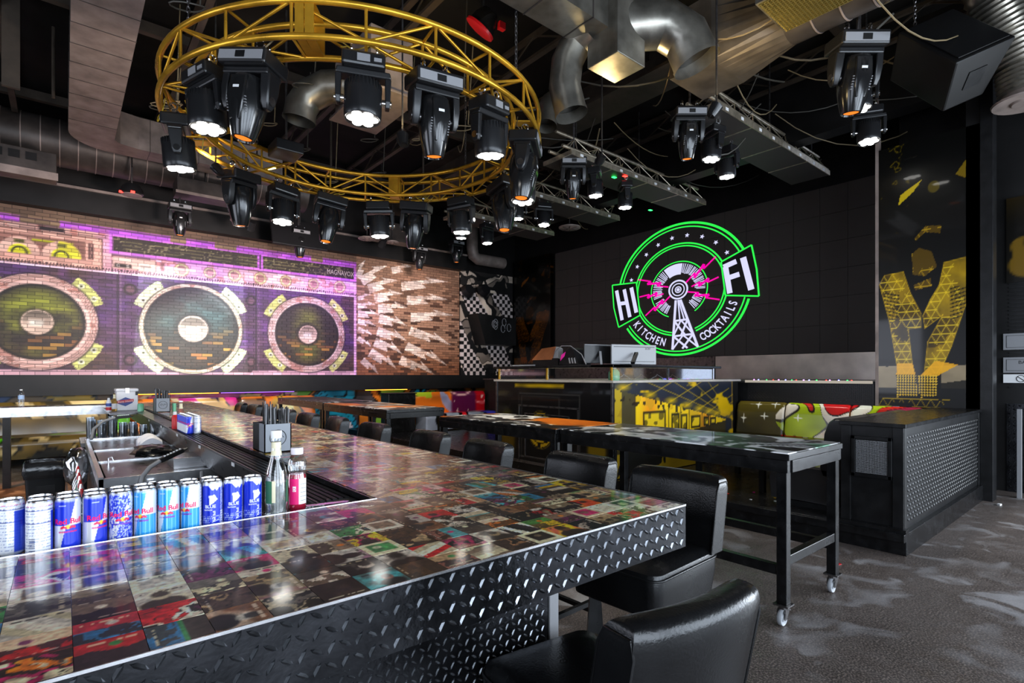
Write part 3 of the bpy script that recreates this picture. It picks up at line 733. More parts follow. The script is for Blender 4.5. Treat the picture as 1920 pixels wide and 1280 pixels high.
HI = [(-1.747,0.355),(-1.057,0.225),(-0.943,-0.535),(-1.58,-0.80)]; FI = [(0.96,0.485),(1.563,0.735),(1.66,0.2),(1.703,-0.375),(1.048,-0.275)]
HI = [(-1.747,0.36),(-1.06,0.33),(-0.96,-0.52),(-1.56,-0.78),(-1.70,-0.25)]
for P, nm in ((HI, 'logo_box'), (FI, 'logo_box')):
    flat(nm, P, M['e_logo_k'], 0.009); m = MB()
    for i in range(len(P)): stroke(m, P[i], P[(i+1) % len(P)], 0.032, 0.013)
    m.build('logo_outline', g, ls, world=True)
W_ = M['e_logo_w']
def letter(lines, w, name='logo_letter'):
    m = MB()
    for p, q in lines: stroke(m, p, q, w, 0.014)
    m.build(name, W_, ls, world=True)
letter([((-1.62,0.20),(-1.46,-0.60)), ((-1.40,0.20),(-1.24,-0.54)), ((-1.56,-0.16),(-1.30,-0.16))], 0.095)
letter([((-1.20,0.22),(-1.06,-0.44))], 0.10)
letter([((1.05,0.36),(1.14,-0.24)), ((1.01,0.36),(1.27,0.44)), ((1.10,0.10),(1.33,0.15))], 0.11)
letter([((1.40,0.50),(1.56,-0.22))], 0.12)
for i in range(9):
    a = R(161-(161-32)*i/8); cx_, cy_ = 1.27*math.cos(a), 1.27*math.sin(a)
    flat('star', [(cx_+(0.055 if k % 2 == 0 else 0.024)*math.cos(a+k*PI/5), cy_+(0.055 if k % 2 == 0 else 0.024)*math.sin(a+k*PI/5)) for k in range(10)], W_)
def arc_text(s, a0, a1, r, h):
    for i, ch in enumerate(s):
        a = R(a0+(a1-a0)*i/(len(s)-1)); v, f = txt(ch, 0.02)
        v = v-np.array([0, 0.36, 0]); u = v[:, 0]*h*0.85; w = v[:, 1]*h*1.25
        t = a+PI/2; m = MB()
        m.add([LP(r*math.cos(a)+p*math.cos(t)-q*math.sin(t), r*math.sin(a)+p*math.sin(t)+q*math.cos(t), 0.012) for p, q in zip(u, w)], [tuple(reversed(q)) for q in f])
        m.build('logo_letter', W_, ls, world=True)
arc_text('KITCHEN', -144.5, -106.5, 1.28, 0.21)
arc_text('COCKTAILS', -64, -21, 1.28, 0.20)
# dial: white sector, hatch lines, knob
ring_geo(MB(), 0.36, 0.62, 80, 124, 0.007).build('dial_sector', W_, ls, world=True)
for a in range(-52, 246, 4):
    if 78 < a < 127 or 244 < a < 300 or -18 < a < -6 or 196 < a < 206: continue
    ra = R(a+RNG.uniform(-1, 1)); r0 = 0.38+0.04*RNG.random()
    stroke(MB(), (r0*math.cos(ra), r0*math.sin(ra)), (0.62*math.cos(ra), 0.62*math.sin(ra)), 0.016, 0.007).build('dial_line', W_, ls, world=True)
ring_geo(MB(), 0.195, 0.235).build('dial_knob_ring', W_, ls, world=True); ring_geo(MB(), 0.13, 0.155).build('dial_knob_ring', W_, ls, world=True); ring_geo(MB(), 0.055, 0.08).build('dial_knob_ring', W_, ls, world=True); ring_geo(MB(), 0.0, 0.04).build('dial_knob', W_, ls, world=True)
for x0, y0, x1, y1 in ((0.85,0.625,0.19,0.135),(0.91,0.155,0.32,0.025),(0.93,-0.355,0.23,-0.085),(-1.01,0.395,-0.23,0.095),(-0.97,-0.055,-0.35,-0.055),(-0.81,-0.545,-0.19,-0.135)):
    m = MB(); dx, dy = x1-x0, y1-y0; L = math.hypot(dx, dy); ex, ey = -dy/L, dx/L
    def q(t, o): return (x0+dx*t+ex*o, y0+dy*t+ey*o)
    pts = [(0,0),(0.42,0.03),(0.34,-0.05),(0.75,0.05),(0.66,-0.04),(1,0)]
    ws = [0.03, 0.045, 0.05, 0.045, 0.03]
    for i in range(5): stroke(m, q(*pts[i]), q(*pts[i+1]), ws[i], 0.018)
    m.build('lightning_bolt', M['e_logo_p'], ls, world=True)
m = MB()
def tw(t, s): # tower point: t 0 top ..1 base, s 0 left..1 right
    l = (-0.05+(-0.13+0.05)*t, -0.25-1.18*t); r = (0.06+(0.46-0.06)*t, -0.25-1.14*t); return (l[0]+(r[0]-l[0])*s, l[1]+(r[1]-l[1])*s)
for s in (0, 1): stroke(m, tw(0, s), tw(1, s), 0.055, 0.016)
stroke(m, tw(0,0.5), tw(0.42,0.42), 0.03, 0.016); stroke(m, tw(0,0.6), tw(0.42,0.75), 0.03, 0.016)
for t in (0.42, 0.73): stroke(m, tw(t,0), tw(t,1), 0.045, 0.016)
for a, b_ in ((0.42,0.73),(0.73,1.0)):
    stroke(m, tw(a,0), tw(b_,0.6), 0.045, 0.016); stroke(m, tw(a,1), tw(b_,0.4), 0.045, 0.016)
    stroke(m, tw(b_,0), tw(a,0.5), 0.035, 0.016); stroke(m, tw(b_,1), tw(a,0.5), 0.035, 0.016)
m.build('logo_tower', W_, ls, world=True)

# ================================================================ STAGE, BOOTH SEATING, DJ BOOTH
struct(MB().obox(5.42, 11.3, 1.33, 13.0, 0, 0.19).obox(5.36, 5.42, 1.33, 11.0, 0.12, 0.19).build('floor_platform', M['blackwood'], bevel=0.006))
st = thing('stage', 'black raised stage behind the booth bench under the video wall', 'stage', (9.9, 7.0, 0.19))
MB().obox(8.66, 11.28, 2.5, 11.5, 0.2, 1.40).build('body', M['black'], st, world=True)
MB().obox(8.60, 11.28, 2.5, 11.5, 1.40, 1.43).build('deck', M['darksteel'], st, world=True)
o = MB().obox(8.57, 8.60, 2.5, 4.30, 1.40, 1.44).build('edge_strip', M['e_pale_edge'], st, world=True)  # pale stage edge, no lamp; its brightness is an added glow
b = lozenges((8.655, 4.3, 1.12), (0,-1,0), (0,0,1), (-1,0,0), 1.78, 0.27, 0.024, 0.018, 0.008, 0.003, MB()); b.obox(8.655, 8.66, 2.5, 4.3, 1.1, 1.40)
o = b.build('fascia', M['perf'], st, world=True); o['kind'] = 'stuff'
o = MB().obox(11.2, 11.27, 3.2, 6.3, 1.435, 1.94).build('backsplash', pbr('steel_reflecting_beige', (0.62,0.56,0.49), 0.42, 0.8, var=0.25, vscale=2), bevel=0.002); tag(o, 'bright brushed steel backsplash on the stage below the screen', 'panel')  # steel colour warmed to hold the beige of reflected lights
o = MB().obox(11.2, 11.27, 6.32, 11.4, 1.435, 1.94).build('backsplash', M['darksteel'], bevel=0.002); tag(o, 'dull steel backsplash behind the booth equipment', 'panel')
for i in range(16):
    y = 2.75+i*0.095+RNG.uniform(-0.03, 0.03)
    o = MB().lathe([(0.0,0),(0.010,0.002),(0.011,0.012),(0.006,0.02),(0,0.022)], 8, (8.63, y, 1.43)).build('cable_light', [M['e_red'], M['e_green'], M['e_blue'], M['e_purple']][i % 4], smooth=40)
    tag(o, '%s pilot light in the row on the stage edge, %s from the black panel' % (['red','green','blue','purple'][i % 4], ['first','second','third','fourth','fifth','sixth','seventh','eighth','ninth','tenth','eleventh','twelfth','thirteenth','fourteenth','fifteenth','sixteenth'][i]), 'light', 'small pilot lights on the stage edge')

# end wall of the seating
ew = thing('end_wall', 'black perforated end wall of the booth seating with a speaker grille', 'partition', (7.0, 1.6, 0.19))
MB().obox(5.48, 8.58, 1.375, 1.82, 0.19, 1.07).build('core', M['black'], ew, world=True)
MB().obox(5.44, 8.60, 1.34, 1.85, 1.07, 1.105).build('top_cap', M['blackwood'], ew, bevel=0.004, world=True)
b = lozenges((5.56, 1.374, 0.24), (1,0,0), (0,0,1), (0,-1,0), 2.95, 0.80, 0.042, 0.034, 0.017, 0.005, MB())
o = b.build('embossing', M['black'], ew, world=True); o['kind'] = 'stuff'
f = MB(); f.obox(5.46, 5.56, 1.36, 1.375, 0.19, 1.07); f.obox(8.50, 8.6, 1.36, 1.375, 0.19, 1.07); f.obox(5.46, 8.6, 1.362, 1.375, 1.0, 1.07); f.build('side_trim', M['black'], ew, bevel=0.003, world=True)
f = MB(); f.obox(5.455, 5.48, 1.36, 1.44, 0.19, 1.07); f.obox(5.455, 5.48, 1.76, 1.84, 0.19, 1.07); f.build('front_trim', M['black'], ew, bevel=0.003, world=True)
gr = MB(); gr.obox(5.435, 5.46, 1.44, 1.75, 0.62, 0.65).obox(5.435, 5.46, 1.44, 1.75, 0.95, 0.98).obox(5.435, 5.46, 1.44, 1.47, 0.62, 0.98).obox(5.435, 5.46, 1.72, 1.75, 0.62, 0.98)
gf = gr.build('grille_frame', M['black'], ew, bevel=0.003, world=True)
b = MB()
for i in range(20):
    for j in range(24): b.obox(5.444, 5.452, 1.475+i*0.0122, 1.4825+i*0.0122, 0.655+j*0.0122, 0.6625+j*0.0122)
o = b.build('grille_mesh', M['grey'], gf); o['kind'] = 'stuff'; o.location = (0,0,0)
for vv in o.data.vertices: vv.co -= Vector((7.0, 1.6, 0.19))
MB().obox(5.40, 5.48, 1.33, 1.86, 0.185, 0.22).build('base_lip', M['blackwood'], ew, world=True)

# ---- upholstered benches: closed profile (depth, height) swept along a line
def bench_part(name, prof, start, along, depth, length, fn, mat, parent, n=None):
    """prof = [(d,z)...] closed; start is world point of d=0, z=0; along/depth unit vectors"""
    start = np.array(start, float); along = np.array(along, float); depth = np.array(depth, float); up = np.array([0,0,1.0])
    k = len(prof); n = n or max(4, int(length/0.025)); P = np.array(prof, float)
    arc = np.concatenate([[0], np.cumsum(np.hypot(*(np.diff(P, axis=0).T)))])
    tt = np.linspace(0, 1, n+1); V = []; U = []; S = []
    for t in tt:
        e = min(t, 1-t)*length; ins = 0.015*max(0, 1-e/0.03)**2
        c = P.mean(0)
        for j in range(k):
            d, z = P[j]; q = np.array([d, z])-c; q = q*(1-ins/max(0.08, np.hypot(*q)))+c
            V.append(start+along*(t*length)+depth*q[0]+up*q[1]); U.append(t*length); S.append(arc[j])
    F = [(i*k+j, i*k+(j+1) % k, (i+1)*k+(j+1) % k, (i+1)*k+j) for i in range(n) for j in range(k)]
    F.append(tuple(reversed(range(k)))); F.append(tuple(range(n*k, (n+1)*k)))
    return colour_mesh(name, V, F, fn(np.array(U), np.array(S)), mat, parent, True, smooth=50)
def dens(P, step=0.03):
    out = []
    for i in range(len(P)):
        a = np.array(P[i], float); b = np.array(P[(i+1) % len(P)], float); m = max(1, int(np.hypot(*(b-a))/step))
        out += [tuple(a+(b-a)*t/m) for t in range(m)]
    return out
BACK = dens([(0.0,0.60),(0.03,0.52),(0.12,0.50),(0.22,0.50),(0.24,0.6),(0.24,1.02),(0.2,1.09),(0.13,1.10),(0.08,1.06),(0.04,0.95)], 0.014)
SEAT = dens([(-0.48,0.24),(-0.50,0.46),(-0.47,0.55),(-0.40,0.59),(-0.05,0.60),(0.1,0.59),(0.1,0.24)])
def plain(col): return lambda u, s: np.tile(col, (len(u),1))*(0.85+0.3*vnoise(u*4, s*4, 3))[:, None]
def starb(u, s):
    # left: olive with white stars; right: lime and red bursts
    c = mixc(np.tile(rgb(52,46,20), (len(u),1)), rgb(150,130,30), np.clip((0.35-np.abs(s-0.9))*2, 0, 0.7))
    g = graffiti(u*0.9, s*1.2, 5, [rgb(180,205,24), rgb(205,24,28), rgb(244,232,210), rgb(180,205,24), rgb(214,40,30), rgb(170,20,70)], 1.5, 0.07, (0.06,0.02,0.02))
    m = (u > 0.72+0.1*np.sin(s*9)).astype(float)[:, None]; c = c*(1-m)+g*m
    for cx, cs in ((0.12,1.25),(0.34,1.02),(0.45,1.2),(0.60,1.0),(0.95,1.2),(1.7,1.25)):
        d = np.minimum(np.abs(u-cx)*6+np.abs(s-cs), np.abs(u-cx)+np.abs(s-cs)*6)
        c = mixc(c, rgb(250,248,235), ss(d-0.075, 0.03))
    return c
bn = thing('booth_bench', 'graffiti vinyl bench with stars and lime red bursts below the stage', 'bench', (8.3, 3.1, 0.19), group=None)
for y0, l in ((4.36,0.74),(3.60,0.86),(2.72,0.80)):
    bench_part('back_cushion', BACK, (8.38, y0, 0), (0,-1,0), (1,0,0), l, (lambda o_: (lambda u, s: starb(u+o_, s)))(4.36-y0), M['vinyl'], bn, 80)
bench_part('seat_cushion', SEAT, (8.36, 4.36, 0), (0,-1,0), (1,0,0), 2.4, lambda u, s: graffiti(u, s, 9, [rgb(60,40,20), rgb(150,70,50), rgb(30,24,20)], 2, 0.04), M['vinyl'], bn)
b2 = thing('booth_bench', 'worn black vinyl bench against the perforated end wall', 'bench', (7.0, 2.1, 0.19))
bench_part('back_cushion', BACK, (5.72, 2.12, 0), (1,0,0), (0,-1,0), 2.12, plain(rgb(24,24,26)), M['vinyl'], b2)
bench_part('seat_cushion', SEAT, (5.72, 2.12, 0), (1,0,0), (0,-1,0), 2.12, plain(rgb(34,33,34)), M['vinyl'], b2)
b = MB(); b.obox(5.74, 7.82, 1.9, 2.5, 0.19, 0.24); b.build('kick_board', M['black'], b2, world=True)
lt = thing('low_table', 'low dark table with grey wooden top on the seating platform', 'table', (6.7, 3.0, 0.19))
MB().obox(6.05, 7.2, 2.75, 3.75, 0.58, 0.62).build('table_top', pbr('grey_wood', (0.14,0.135,0.11), 0.35, var=0.4, vscale=8), lt, bevel=0.004, world=True)
for x, y in ((6.12,2.85),(7.1,2.85),(6.12,3.65),(7.1,3.65)): MB().obox(x, x+0.06, y, y+0.06, 0.19, 0.58).build('leg', M['black'], lt, world=True)
for k, (x, y) in enumerate(((5.62,2.75),(5.7,3.05),(5.9,2.62),(6.0,2.9),(5.75,2.55))):
    o = MB().prism([(x,y,0.191),(x+0.03,y+0.005,0.191),(x+0.035,y+0.025,0.191),(x+0.01,y+0.03,0.191)], (0,0,0.003)).build('confetti', [M['white'],M['e_strip_o'] if False else M['red'],M['cable_yel'],M['pink'],M['white']][k])
    tag(o, ['white paper scrap nearest the platform edge','red paper scrap on the platform near the low table','yellow paper scrap on the seating platform','pink paper scrap on the seating platform','white paper scrap furthest right on the seating platform'][k], 'litter', 'paper scraps on the platform')
for k, (x, y, l) in enumerate(((4.75,1.62,'red paper scrap on floor beside the platform base'),(4.35,0.25,'pale green paper scrap on the bright floor'),(8.35,1.15,'crumpled white paper by the black post'))):
    o = MB().prism([(x,y,0.001),(x+0.05,y-0.01,0.001),(x+0.06,y+0.02,0.001),(x+0.02,y+0.03,0.001)], (0,0,0.02 if k == 2 else 0.003)).build('paper_scrap', [M['red'],M['greenglass'],M['white']][k]); tag(o, l, 'litter')

# wall benches under the mural
WB = dens([(0.0,0.42),(0.02,0.40),(0.22,0.40),(0.24,0.5),(0.24,0.98),(0.18,1.04),(0.10,1.04),(0.06,0.98)], 0.05)
WS = dens([(-0.50,0.10),(-0.52,0.36),(-0.46,0.46),(-0.05,0.48),(0.1,0.47),(0.1,0.10)], 0.05)
wl = [('green and turquoise graffiti wall bench at far left behind the bar', PALL, -3.0, 1.9, 2), ('green and blue graffiti wall bench with chrome sheen behind the waste bin', [rgb(96,196,30), rgb(30,56,96), rgb(232,204,140), rgb(120,96,40), rgb(60,54,40)], -0.9, 1.9, 5),
      ('yellow and magenta graffiti wall bench behind the far bar stools', PALG, 1.1, 1.8, 8), ('gold and orange graffiti wall bench left of the turquoise lettering', [rgb(190,150,50), rgb(226,120,30), rgb(120,80,40), rgb(235,220,160)], 3.0, 1.6, 11)]
for lab, pal, x0, l, s in wl:
    t = thing('wall_bench', lab, 'bench', (x0+l/2, 12.7, 0), group='graffiti benches under the mural')
    bench_part('back_cushion', WB, (x0, 12.75, 0), (1,0,0), (0,1,0), l, lambda u, a: graffiti(u, a, s, pal, 1.6, 0.06), M['vinyl'], t, int(l/0.04))
    bench_part('seat_cushion', WS, (x0, 12.75, 0), (1,0,0), (0,1,0), l, lambda u, a: graffiti(u, a, s+1, pal, 1.6, 0.06), M['vinyl'], t, int(l/0.04))
def hearts(u, s):
    v = 1.35-np.abs(s-1.15)  # rough height
    c = graffiti(u*0.8, s, 21, [rgb(180,205,40), rgb(240,150,20), rgb(170,170,205), rgb(240,120,30)], 1.5, 0.03, (0.9,0.5,0.2))
    m1 = np.clip((u-1.0)*12, 0, 1); c = mixc(c, rgb(96,20,70), m1); m2 = np.clip((u-1.75)*12, 0, 1); c = mixc(c, rgb(200,14,30), m2)
    for cx in (1.30, 1.48): c = mixc(c, rgb(250,170,180), ss(np.hypot((u-cx)*1.8, (s-1.05))-0.13, 0.04))
    c = mixc(c, rgb(250,190,190), ss(np.abs(np.hypot(u-1.35, (s-1.1)*1.1)-0.42)-0.025, 0.03)*m1*(1-m2))
    c = mixc(c, rgb(250,220,210), (vnoise(u*9, s*9, 4) > 0.84)*m1*0.8); c = mixc(c, rgb(255,150,150), ss(np.abs(np.hypot(u-2.0, s-1.0)-0.5)-0.02, 0.03)*m2)
    return c
t = thing('island_bench', 'red, purple and orange graffiti bench with hearts left of the booth', 'bench', (7.7, 11.4, 0.19))
bench_part('back_cushion', dens([(0,0.3),(0.0,1.02),(0.06,1.1),(0.16,1.1),(0.2,1.02),(0.2,0.3)], 0.04), (6.5, 11.4, 0), (1,0,0), (0,1,0), 2.1, hearts, M['vinyl'], t)
bench_part('seat_cushion', dens([(-0.5,0.22),(-0.52,0.52),(-0.45,0.6),(0.0,0.6),(0.0,0.22)], 0.05), (6.5, 11.4, 0), (1,0,0), (0,1,0), 2.1, lambda u, s: graffiti(u, s, 15, [rgb(60,60,190), rgb(200,30,40), rgb(150,160,180)], 1.2), M['vinyl'], t)
t = thing('divider_block', 'plain black divider block at the end of the island bench', 'partition', (6.3, 11.5, 0.19)); MB().obox(5.75, 6.45, 11.3, 11.7, 0.19, 1.08).build('body', M['blackwood'], t, bevel=0.01, world=True); MB().obox(5.72, 6.47, 11.27, 11.72, 1.08, 1.1).build('top_cap', M['black'], t, world=True)

# ---------------------------------------------------------------- DJ booth
dj = thing('dj_booth', 'black glass disc jockey booth with yellow subway mural and perspex guard', 'booth', (6.9, 5.6, 0.19))
MB().obox(5.36, 8.55, 4.41, 6.76, 0.2, 1.42).build('body', M['wallblack'], dj, world=True)
def djface(u, v):
    c = np.tile(rgb(10,10,11), (len(u),1))
    c = mixc(c, rgb(226,180,10), ss(d_box(u, v, 0.45, 1.5, 1.14, 1.19), 0.03)*(0.6+0.6*vnoise(u*5, v*9, 3)))
    r = np.hypot(u-1.02, v-0.52); c = mixc(c, rgb(190,150,20), ss(r-0.27, 0.03)*(vnoise(u*14, v*14, 2) > 0.35)*0.85*((np.mod(r*16, 1) > 0.3)))
    c = mixc(c, rgb(120,90,10), ss(np.hypot(u-0.25, (v-0.35)*0.5)-0.2, 0.1)*0.6)
    c = mixc(c, rgb(236,120,10), in_poly(u, v, [(1.95,0.1),(2.25,0.1),(2.2,0.22),(2.12,0.16),(2.0,0.26)])*0.9); c = mixc(c, rgb(150,120,10), ss(np.hypot(u-2.1, v-0.33)-0.16, 0.06)*0.7)
    for a, b_ in ((0.55,1.05),(0.6,1.0)):
        c = mixc(c, rgb(90,88,84), ss(np.abs(d_box(u, v, a, 2.0-a+0.35*(a < 0.58), 0.1, b_))-0.006, 0.015)*0.7)
    return c
slab('glass_panel', (5.335, 6.76, 0.20), (0,-2.38,0), (0,0,1.24), 110, 64, djface, M['printgloss'], dj, 0.02)
def subway(u, v):
    n = fbm(u*4, v*4, 2); vx, vy = 2.75, 0.60
    c = mixc(np.tile(rgb(22,26,34), (len(u),1)), rgb(40,46,60), n)
    # ceiling grid
    k1 = (v-vy)/(np.abs(u-vx)+0.25); 
    dp = 1.0/np.clip(1.0-(u/3.3), 0.12, 1); lt_ = (1.24-v)*dp
    for s in (0.27, 0.37, 0.52, 0.8): c = mixc(c, rgb(196,156,24), ss(np.abs((v-vy)-s*(vx+0.25-u))-0.006, 0.014)*0.75)
    for u0 in (0.05, 0.62, 1.12, 1.52, 1.85, 2.12, 2.34):
        h0_ = vy+0.19*(vx-u0); c = mixc(c, rgb(206,166,24), ss(d_seg(u, v, u0, h0_, u0+1.0, h0_+0.34, 0.012), 0.014)*0.8); c = mixc(c, rgb(220,176,14), np.clip(1-np.hypot((u-u0-0.12)/0.2, (v-h0_-0.05)/0.07), 0, 1)*0.9); c = mixc(c, rgb(214,170,10), np.clip((fbm(u*2.2, v*5, 17)-0.56)*5, 0, 0.8))
    # train side
    side = (v < vy+0.02+(vx-u)*0.19).astype(float)*(u < vx)
    tr = mixc(np.tile(rgb(238,196,20), (len(u),1)), rgb(240,140,20), np.clip(np.abs(np.mod(u, 1.4)-0.75)*-4+1, 0, 0.8)); tr = mixc(tr, rgb(196,150,20), (n < 0.42)*0.6)
    tr = mixc(tr, rgb(40,40,36), (u < 0.42)*(np.where(u < 0.14, 0.3, 0.85)))
    tr = mixc(tr, rgb(20,16,10), (vnoise(u*16, v*18, 7) > 0.66)*(v > vy+(vx-u)*0.135)*0.85)
    for x0, x1 in ((0.62,1.08),(1.28,1.42),(1.52,1.62),(1.78,1.98),(2.12,2.22),(2.32,2.42)):
        h1 = vy+(vx-(x0+x1)/2)*0.105; h0 = vy-(vx-(x0+x1)/2)*0.04
        d = d_box(u, v, x0, x1, h0, h1); tr = mixc(tr, rgb(24,20,16), ss(d-0.03, 0.02)); tr = mixc(tr, rgb(250,210,30), ss(d, 0.02)*(0.9-0.5*(vnoise(u*8, v*12, 3) > 0.6)))
    tr = mixc(tr, rgb(24,20,18), (v < vy-(vx-u)*0.09)*0.85)
    for xx in (0.42, 1.18, 1.48, 1.7, 2.05, 2.28): tr = mixc(tr, rgb(30,26,14), ss(np.abs(u-xx)-0.008, 0.02))
    c = c*(1-side[:, None])+tr*side[:, None]
    lo = (v < 0.45).astype(float); lw = mixc(np.tile(rgb(20,20,18), (len(u),1)), rgb(176,140,16), (fbm(u*2.3, v*2.3, 41) > 0.56)*0.7)
    c = c*(1-(lo*(v < 0.30))[:, None])+lw*(lo*(v < 0.30))[:, None]
    c = mixc(c, rgb(225,160,20), ss(np.abs(np.abs(u-2.95))-0.012, 0.02)*0.6)
    return c
slab('subway_mural', (5.36, 4.385, 0.20), (2.98,0,0), (0,0,1.24), 200, 84, subway, M['printgloss'], dj, 0.02)
tr_ = M['darksteel']
f = MB()
for y in (4.385, 6.74): f.obox(5.32, 5.36, y, y+0.03, 0.2, 1.45)
f.obox(5.318, 5.345, 4.385, 6.77, 0.20, 0.24); f.build('corner_trim', tr_, dj, world=True)
# framed access door on the left face
f = MB()
for a, b_, z0, z1 in ((4.98,6.22,1.05,1.075),(4.98,5.0,0.2,1.06),(6.2,6.22,0.2,1.06)): f.obox(5.325, 5.345, a, b_, z0, z1)
dr = f.build('access_door_frame', tr_, dj, world=True)
f = MB()
for a, b_, z0, z1 in ((5.15,6.08,0.94,0.955),(5.15,5.17,0.3,0.95),(6.06,6.08,0.3,0.95),(5.15,6.08,0.3,0.315)): f.obox(5.322, 5.34, a, b_, z0, z1)
f.build('access_door_moulding', tr_, dj, world=True)
MB().obox(5.30, 8.55, 4.36, 6.80, 1.42, 1.452).build('counter_top', pbr('pale_counter', (0.42,0.38,0.33), 0.35, var=0.2), dj, bevel=0.004, world=True)
for x, y in ((5.34,6.70),(5.34,5.6),(5.34,4.42),(6.55,4.40),(7.75,4.40)):
    MB().obox(x-0.012, x+0.012, y-0.012, y+0.012, 1.452, 1.62).build('guard_post', M['gold'] if x < 5.5 else M['chrome'], dj, world=True)
for a, b_ in ((6.68,5.62),(5.58,4.44)): MB().obox(5.335, 5.343, b_, a, 1.46, 1.61).build('guard_pane', M['plexi'], dj, world=True)
for a, b_ in ((5.36,6.53),(6.57,7.73)): MB().obox(a, b_, 4.396, 4.404, 1.46, 1.61).build('guard_pane', M['plexi'], dj, world=True)
f = MB(); f.obox(5.28, 7.9, 4.34, 4.72, 1.62, 1.655).obox(5.28, 5.66, 4.34, 6.78, 1.62, 1.655); f.build('guard_shelf', M['blackwood'], dj, bevel=0.008, world=True)
# equipment on the shelf
t = thing('monitor', 'silver computer monitor seen from behind on the booth shelf', 'monitor', (5.95, 4.55, 1.655))
MB().box((5.98,4.56,1.80), (0.72,0.03,0.27), Matrix.Rotation(R(-18),3,'Z')).build('back_shell', pbr('silver_plastic', (0.30,0.30,0.31), 0.4), t, bevel=0.006, world=True)
MB().bar((5.96,4.50,1.82),(5.80,4.44,1.68),0.05,0.03).build('stand_arm', M['black'], t, world=True); MB().box((5.86,4.52,1.662),(0.26,0.16,0.012)).build('stand_base', M['black'], t, world=True)
v, f = txt('acer'); mr = Matrix.Rotation(R(-18),3,'Z'); MB().add([tuple(mr @ Vector((0.22+p[0]*0.055, -0.017, 0.07+p[1]*0.055))+Vector((5.98,4.56,1.80))) for p in v], f).build('lettering', M['black'], t, world=True)
b = MB(); 
for dz in (0.10, -0.10): b.add([tuple(mr @ Vector(p)+Vector((5.98,4.56,1.80))) for p in ((-0.33,-0.017,dz),(0.33,-0.017,dz),(0.33,-0.017,dz+0.008),(-0.33,-0.017,dz+0.008))], [(0,1,2,3)])
b.build('shell_groove', M['black'], t, world=True)
t = thing('monitor', 'dark flat monitor on an arm left of the silver monitor', 'monitor', (5.55, 4.75, 1.655))
MB().box((5.60,4.86,1.81),(0.48,0.03,0.26), Matrix.Rotation(R(-14),3,'Z')).build('back_shell', M['black'], t, bevel=0.005, world=True); MB().bar((5.60,4.83,1.84),(5.52,4.74,1.66),0.03,0.02).build('stand_arm', M['grey'], t, world=True)
MB().box((5.60,4.84,1.93),(0.48,0.01,0.008), Matrix.Rotation(R(-14),3,'Z')).build('bezel', M['grey'], t, world=True)
t = thing('equipment_case', 'open equipment case with orange brown lid on the booth shelf', 'case', (5.46, 5.62, 1.655))
MB().prism([(5.34,5.38,1.655),(5.60,5.38,1.655),(5.60,5.38,1.69),(5.34,5.38,1.76)], (0,0.52,0)).build('case_body', M['black'], t, world=True)
MB().prism([(5.33,5.50,1.74),(5.33,5.92,1.74),(5.42,5.80,1.91),(5.42,5.52,1.93)], (0.02,0,0.0)).build('lid', M['orangewood'], t, world=True)
MB().prism([(5.36,5.52,1.74),(5.36,5.40,1.74),(5.44,5.48,1.90),(5.44,5.53,1.93)], (0.1,0,0)).build('side_panel', M['grey'], t, world=True)
t = thing('mixing_console', 'sloped mixing console with pink label on the booth shelf', 'console', (5.46, 5.15, 1.655))
MB().prism([(5.33,4.98,1.66),(5.33,5.36,1.66),(5.33,5.30,1.80),(5.33,5.14,1.90),(5.33,5.08,1.87)], (0.26,0,0)).build('body', M['black'], t, bevel=0.004, world=True)
MB().prism([(5.325,5.24,1.78),(5.325,5.32,1.72),(5.325,5.30,1.80),(5.325,5.22,1.84)], (0.006,0,0)).build('pink_label', M['pink'], t, world=True)
for k in range(3): MB().prism([(5.326,5.02+k*0.05,1.68),(5.326,5.045+k*0.05,1.68),(5.326,5.065+k*0.05,1.75),(5.326,5.045+k*0.05,1.76)], (0.005,0,0)).build('fader_window', M['grey'], t, world=True)
o = MB().tube([(5.4,5.5,1.86),(5.38,5.35,1.93),(5.36,5.15,1.92),(5.36,4.95,1.80),(5.34,4.85,1.665)], 0.007, 6).build('cable', M['grey'], smooth=60); tag(o, 'light grey cable arching over the mixing console', 'cable')
o = MB().box((5.46,6.1,1.665),(0.3,0.5,0.02)).build('laptop_tray', M['grey'], bevel=0.004); tag(o, 'flat grey tray at the left end of the booth shelf', 'tray')
t = thing('green_jug', 'pale green plastic jug inside the booth guard', 'jug', (5.55, 4.55, 1.452)); MB().lathe([(0.07,0),(0.075,0.02),(0.075,0.10),(0.05,0.14),(0.03,0.15),(0.0,0.15)], 16, (5.55,4.55,1.452)).build('body', M['greenglass'], t, smooth=40, world=True); MB().lathe([(0.032,0.15),(0.032,0.165),(0,0.165)], 12, (5.55,4.55,1.452)).build('cap', M['white'], t, world=True)
for k in range(5):
    x = 5.62+k*0.38
    o = MB().tube([(x,4.6,1.456),(x+0.1,4.56,1.50),(x+0.22,4.62,1.53),(x+0.3,4.55,1.46)], 0.005, 5).build('cable', M['cable_tan'] if k % 2 else M['grey'], smooth=60); tag(o, 'loose cable behind the perspex guard, %s from the corner post' % ['first','second','third','fourth','fifth'][k], 'cable', 'loose cables in the booth')

